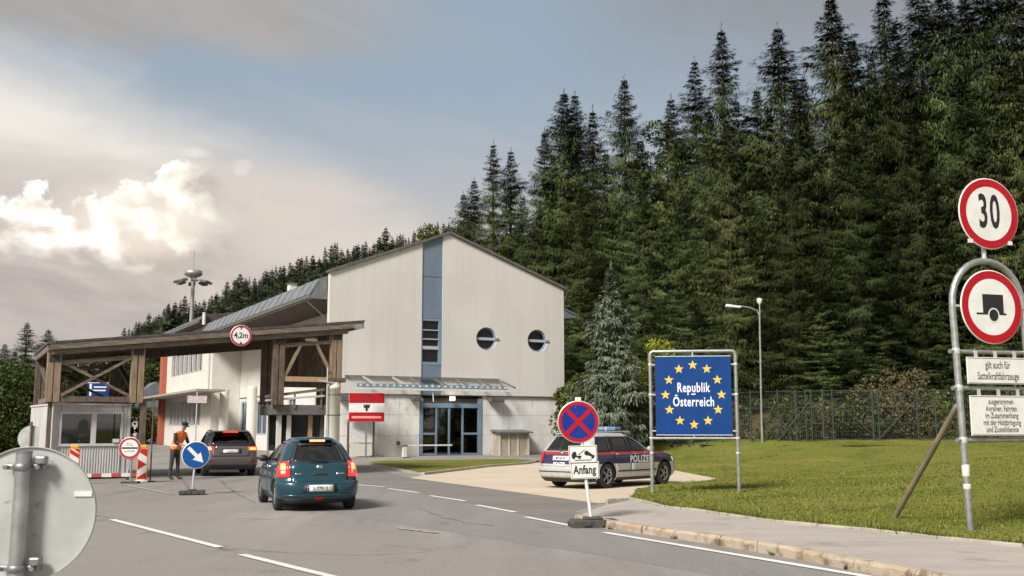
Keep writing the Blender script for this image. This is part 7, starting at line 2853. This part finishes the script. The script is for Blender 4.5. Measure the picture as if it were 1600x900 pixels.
# ================================================================== GRASS
def grass():
    rg = np.random.RandomState(4)
    me = lawn.data
    P, W = [], []
    tri = []
    for p in me.polygons:
        vs = [me.vertices[i].co for i in p.vertices]
        c = p.center
        if c.y < 4 or c.y > 50 or abs(c.x / max(c.y, 1)) > .62 or c.x / max(c.y, 1) < .05:
            continue
        area = p.area
        dens = 150 if c.y < 20 else 85 if c.y < 28 else 40 if c.y < 38 else 18
        n = rg.poisson(area * dens)
        if n == 0:
            continue
        r = rg.rand(n, 2)
        a, b, c_, d_ = [np.array(v) for v in vs]
        q = (a[None] * ((1 - r[:, :1]) * (1 - r[:, 1:])) + b[None] * (r[:, :1] * (1 - r[:, 1:])) + c_[None] * (r[:, :1] * r[:, 1:]) + d_[None] * ((1 - r[:, :1]) * r[:, 1:]))
        P.append(q)
    P = np.concatenate(P)
    N = len(P)
    out_v, out_f = [], []
    for rep in range(2):
        a = rg.rand(N) * 6.28
        h = rg.uniform(.018, .048, N)
        w = rg.uniform(.008, .018, N) * (1 + P[:, 1] / 40)
        lean = rg.uniform(.2, .9, N) * h
        b_ = rg.rand(N) * 6.28
        off = np.stack([np.cos(b_) * .03, np.sin(b_) * .03, np.zeros(N)], 1) * rep
        s_ = np.stack([np.cos(a) * w, np.sin(a) * w, np.zeros(N)], 1)
        tip = np.stack([np.cos(b_) * lean, np.sin(b_) * lean, h], 1)
        base = P + off - np.array([0, 0, .008])
        V = np.empty((N * 3, 3))
        V[0::3], V[1::3], V[2::3] = base - s_, base + s_, base + tip
        out_v.append(V)
    V = np.concatenate(out_v)
    # small taller tufts for an uneven mow
    k = rg.choice(N, N // 14, replace=False)
    for rep in range(5):
        a = rg.rand(len(k)) * 6.28
        h = rg.uniform(.05, .11, len(k))
        c0 = P[k] + np.stack([np.cos(a) * .02, np.sin(a) * .02, np.zeros(len(k)) - .008], 1)
        s_ = np.stack([-np.sin(a), np.cos(a), np.zeros(len(k))], 1) * .009
        T_ = np.empty((len(k) * 3, 3))
        T_[0::3], T_[1::3], T_[2::3] = c0 - s_, c0 + s_, c0 + np.stack([np.cos(a) * h * .6, np.sin(a) * h * .6, h], 1)
        V = np.concatenate([V, T_])
    # ragged growth leaning over the edging stones
    E_ = np.array([tuple(q)[:2] for q in resample(edge_pts[1:], 2600)])
    E_ = np.concatenate([E_ + rg.normal(0, .03, E_.shape) + np.array([.02, .05]) for _ in range(3)])
    n_e = len(E_)
    a = rg.rand(n_e) * 6.28
    h = rg.uniform(.04, .12, n_e) * (.4 + .9 * (np.sin(E_[:, 0] * 5.1) * np.sin(E_[:, 0] * 1.7 + 1) > -.1))
    b0 = np.concatenate([E_, np.full((n_e, 1), SW + .012)], 1)
    s_ = np.stack([-np.sin(a), np.cos(a), np.zeros(n_e)], 1) * .010
    T_ = np.empty((n_e * 3, 3))
    T_[0::3], T_[1::3], T_[2::3] = b0 - s_, b0 + s_, b0 + np.stack([np.cos(a) * h * .7, np.sin(a) * h * .7 - .01, h], 1)
    V = np.concatenate([V, T_])
    o = bpy.data.objects.new('grass', np_mesh('grass', V, np.arange(len(V)).reshape(-1, 3), M['grass_blade']))
    COL.objects.link(o)
    tag(o, 'short mown grass covering the lawn', 'grass', kind='stuff')
    # small weeds and pale flowers
    return N


grass()
# weeds in the kerb joints
rw = random.Random(9)
for k, t in enumerate((1.9, 3.6, 5.9, 7.4)):
    p = along(t)
    mb = MB()
    for i in range(26):
        a = rw.uniform(0, 6.28)
        l = rw.uniform(.03, .10)
        q = (p.x + rw.uniform(-.05, .05), p.y + rw.uniform(-.05, .05), .0)
        mb.add([(q[0] - .006, q[1], 0.0), (q[0] + .006, q[1], 0.0), (q[0] + math.cos(a) * l * .6 - .03, q[1] + math.sin(a) * l * .6 - .03, l)], [(0, 1, 2)])
    o = mb.build('weed_tuft', M['leaves'])
    tag(o, 'small weed tuft growing from a joint at the foot of the stone kerb', 'weed', 'weeds along the kerb')
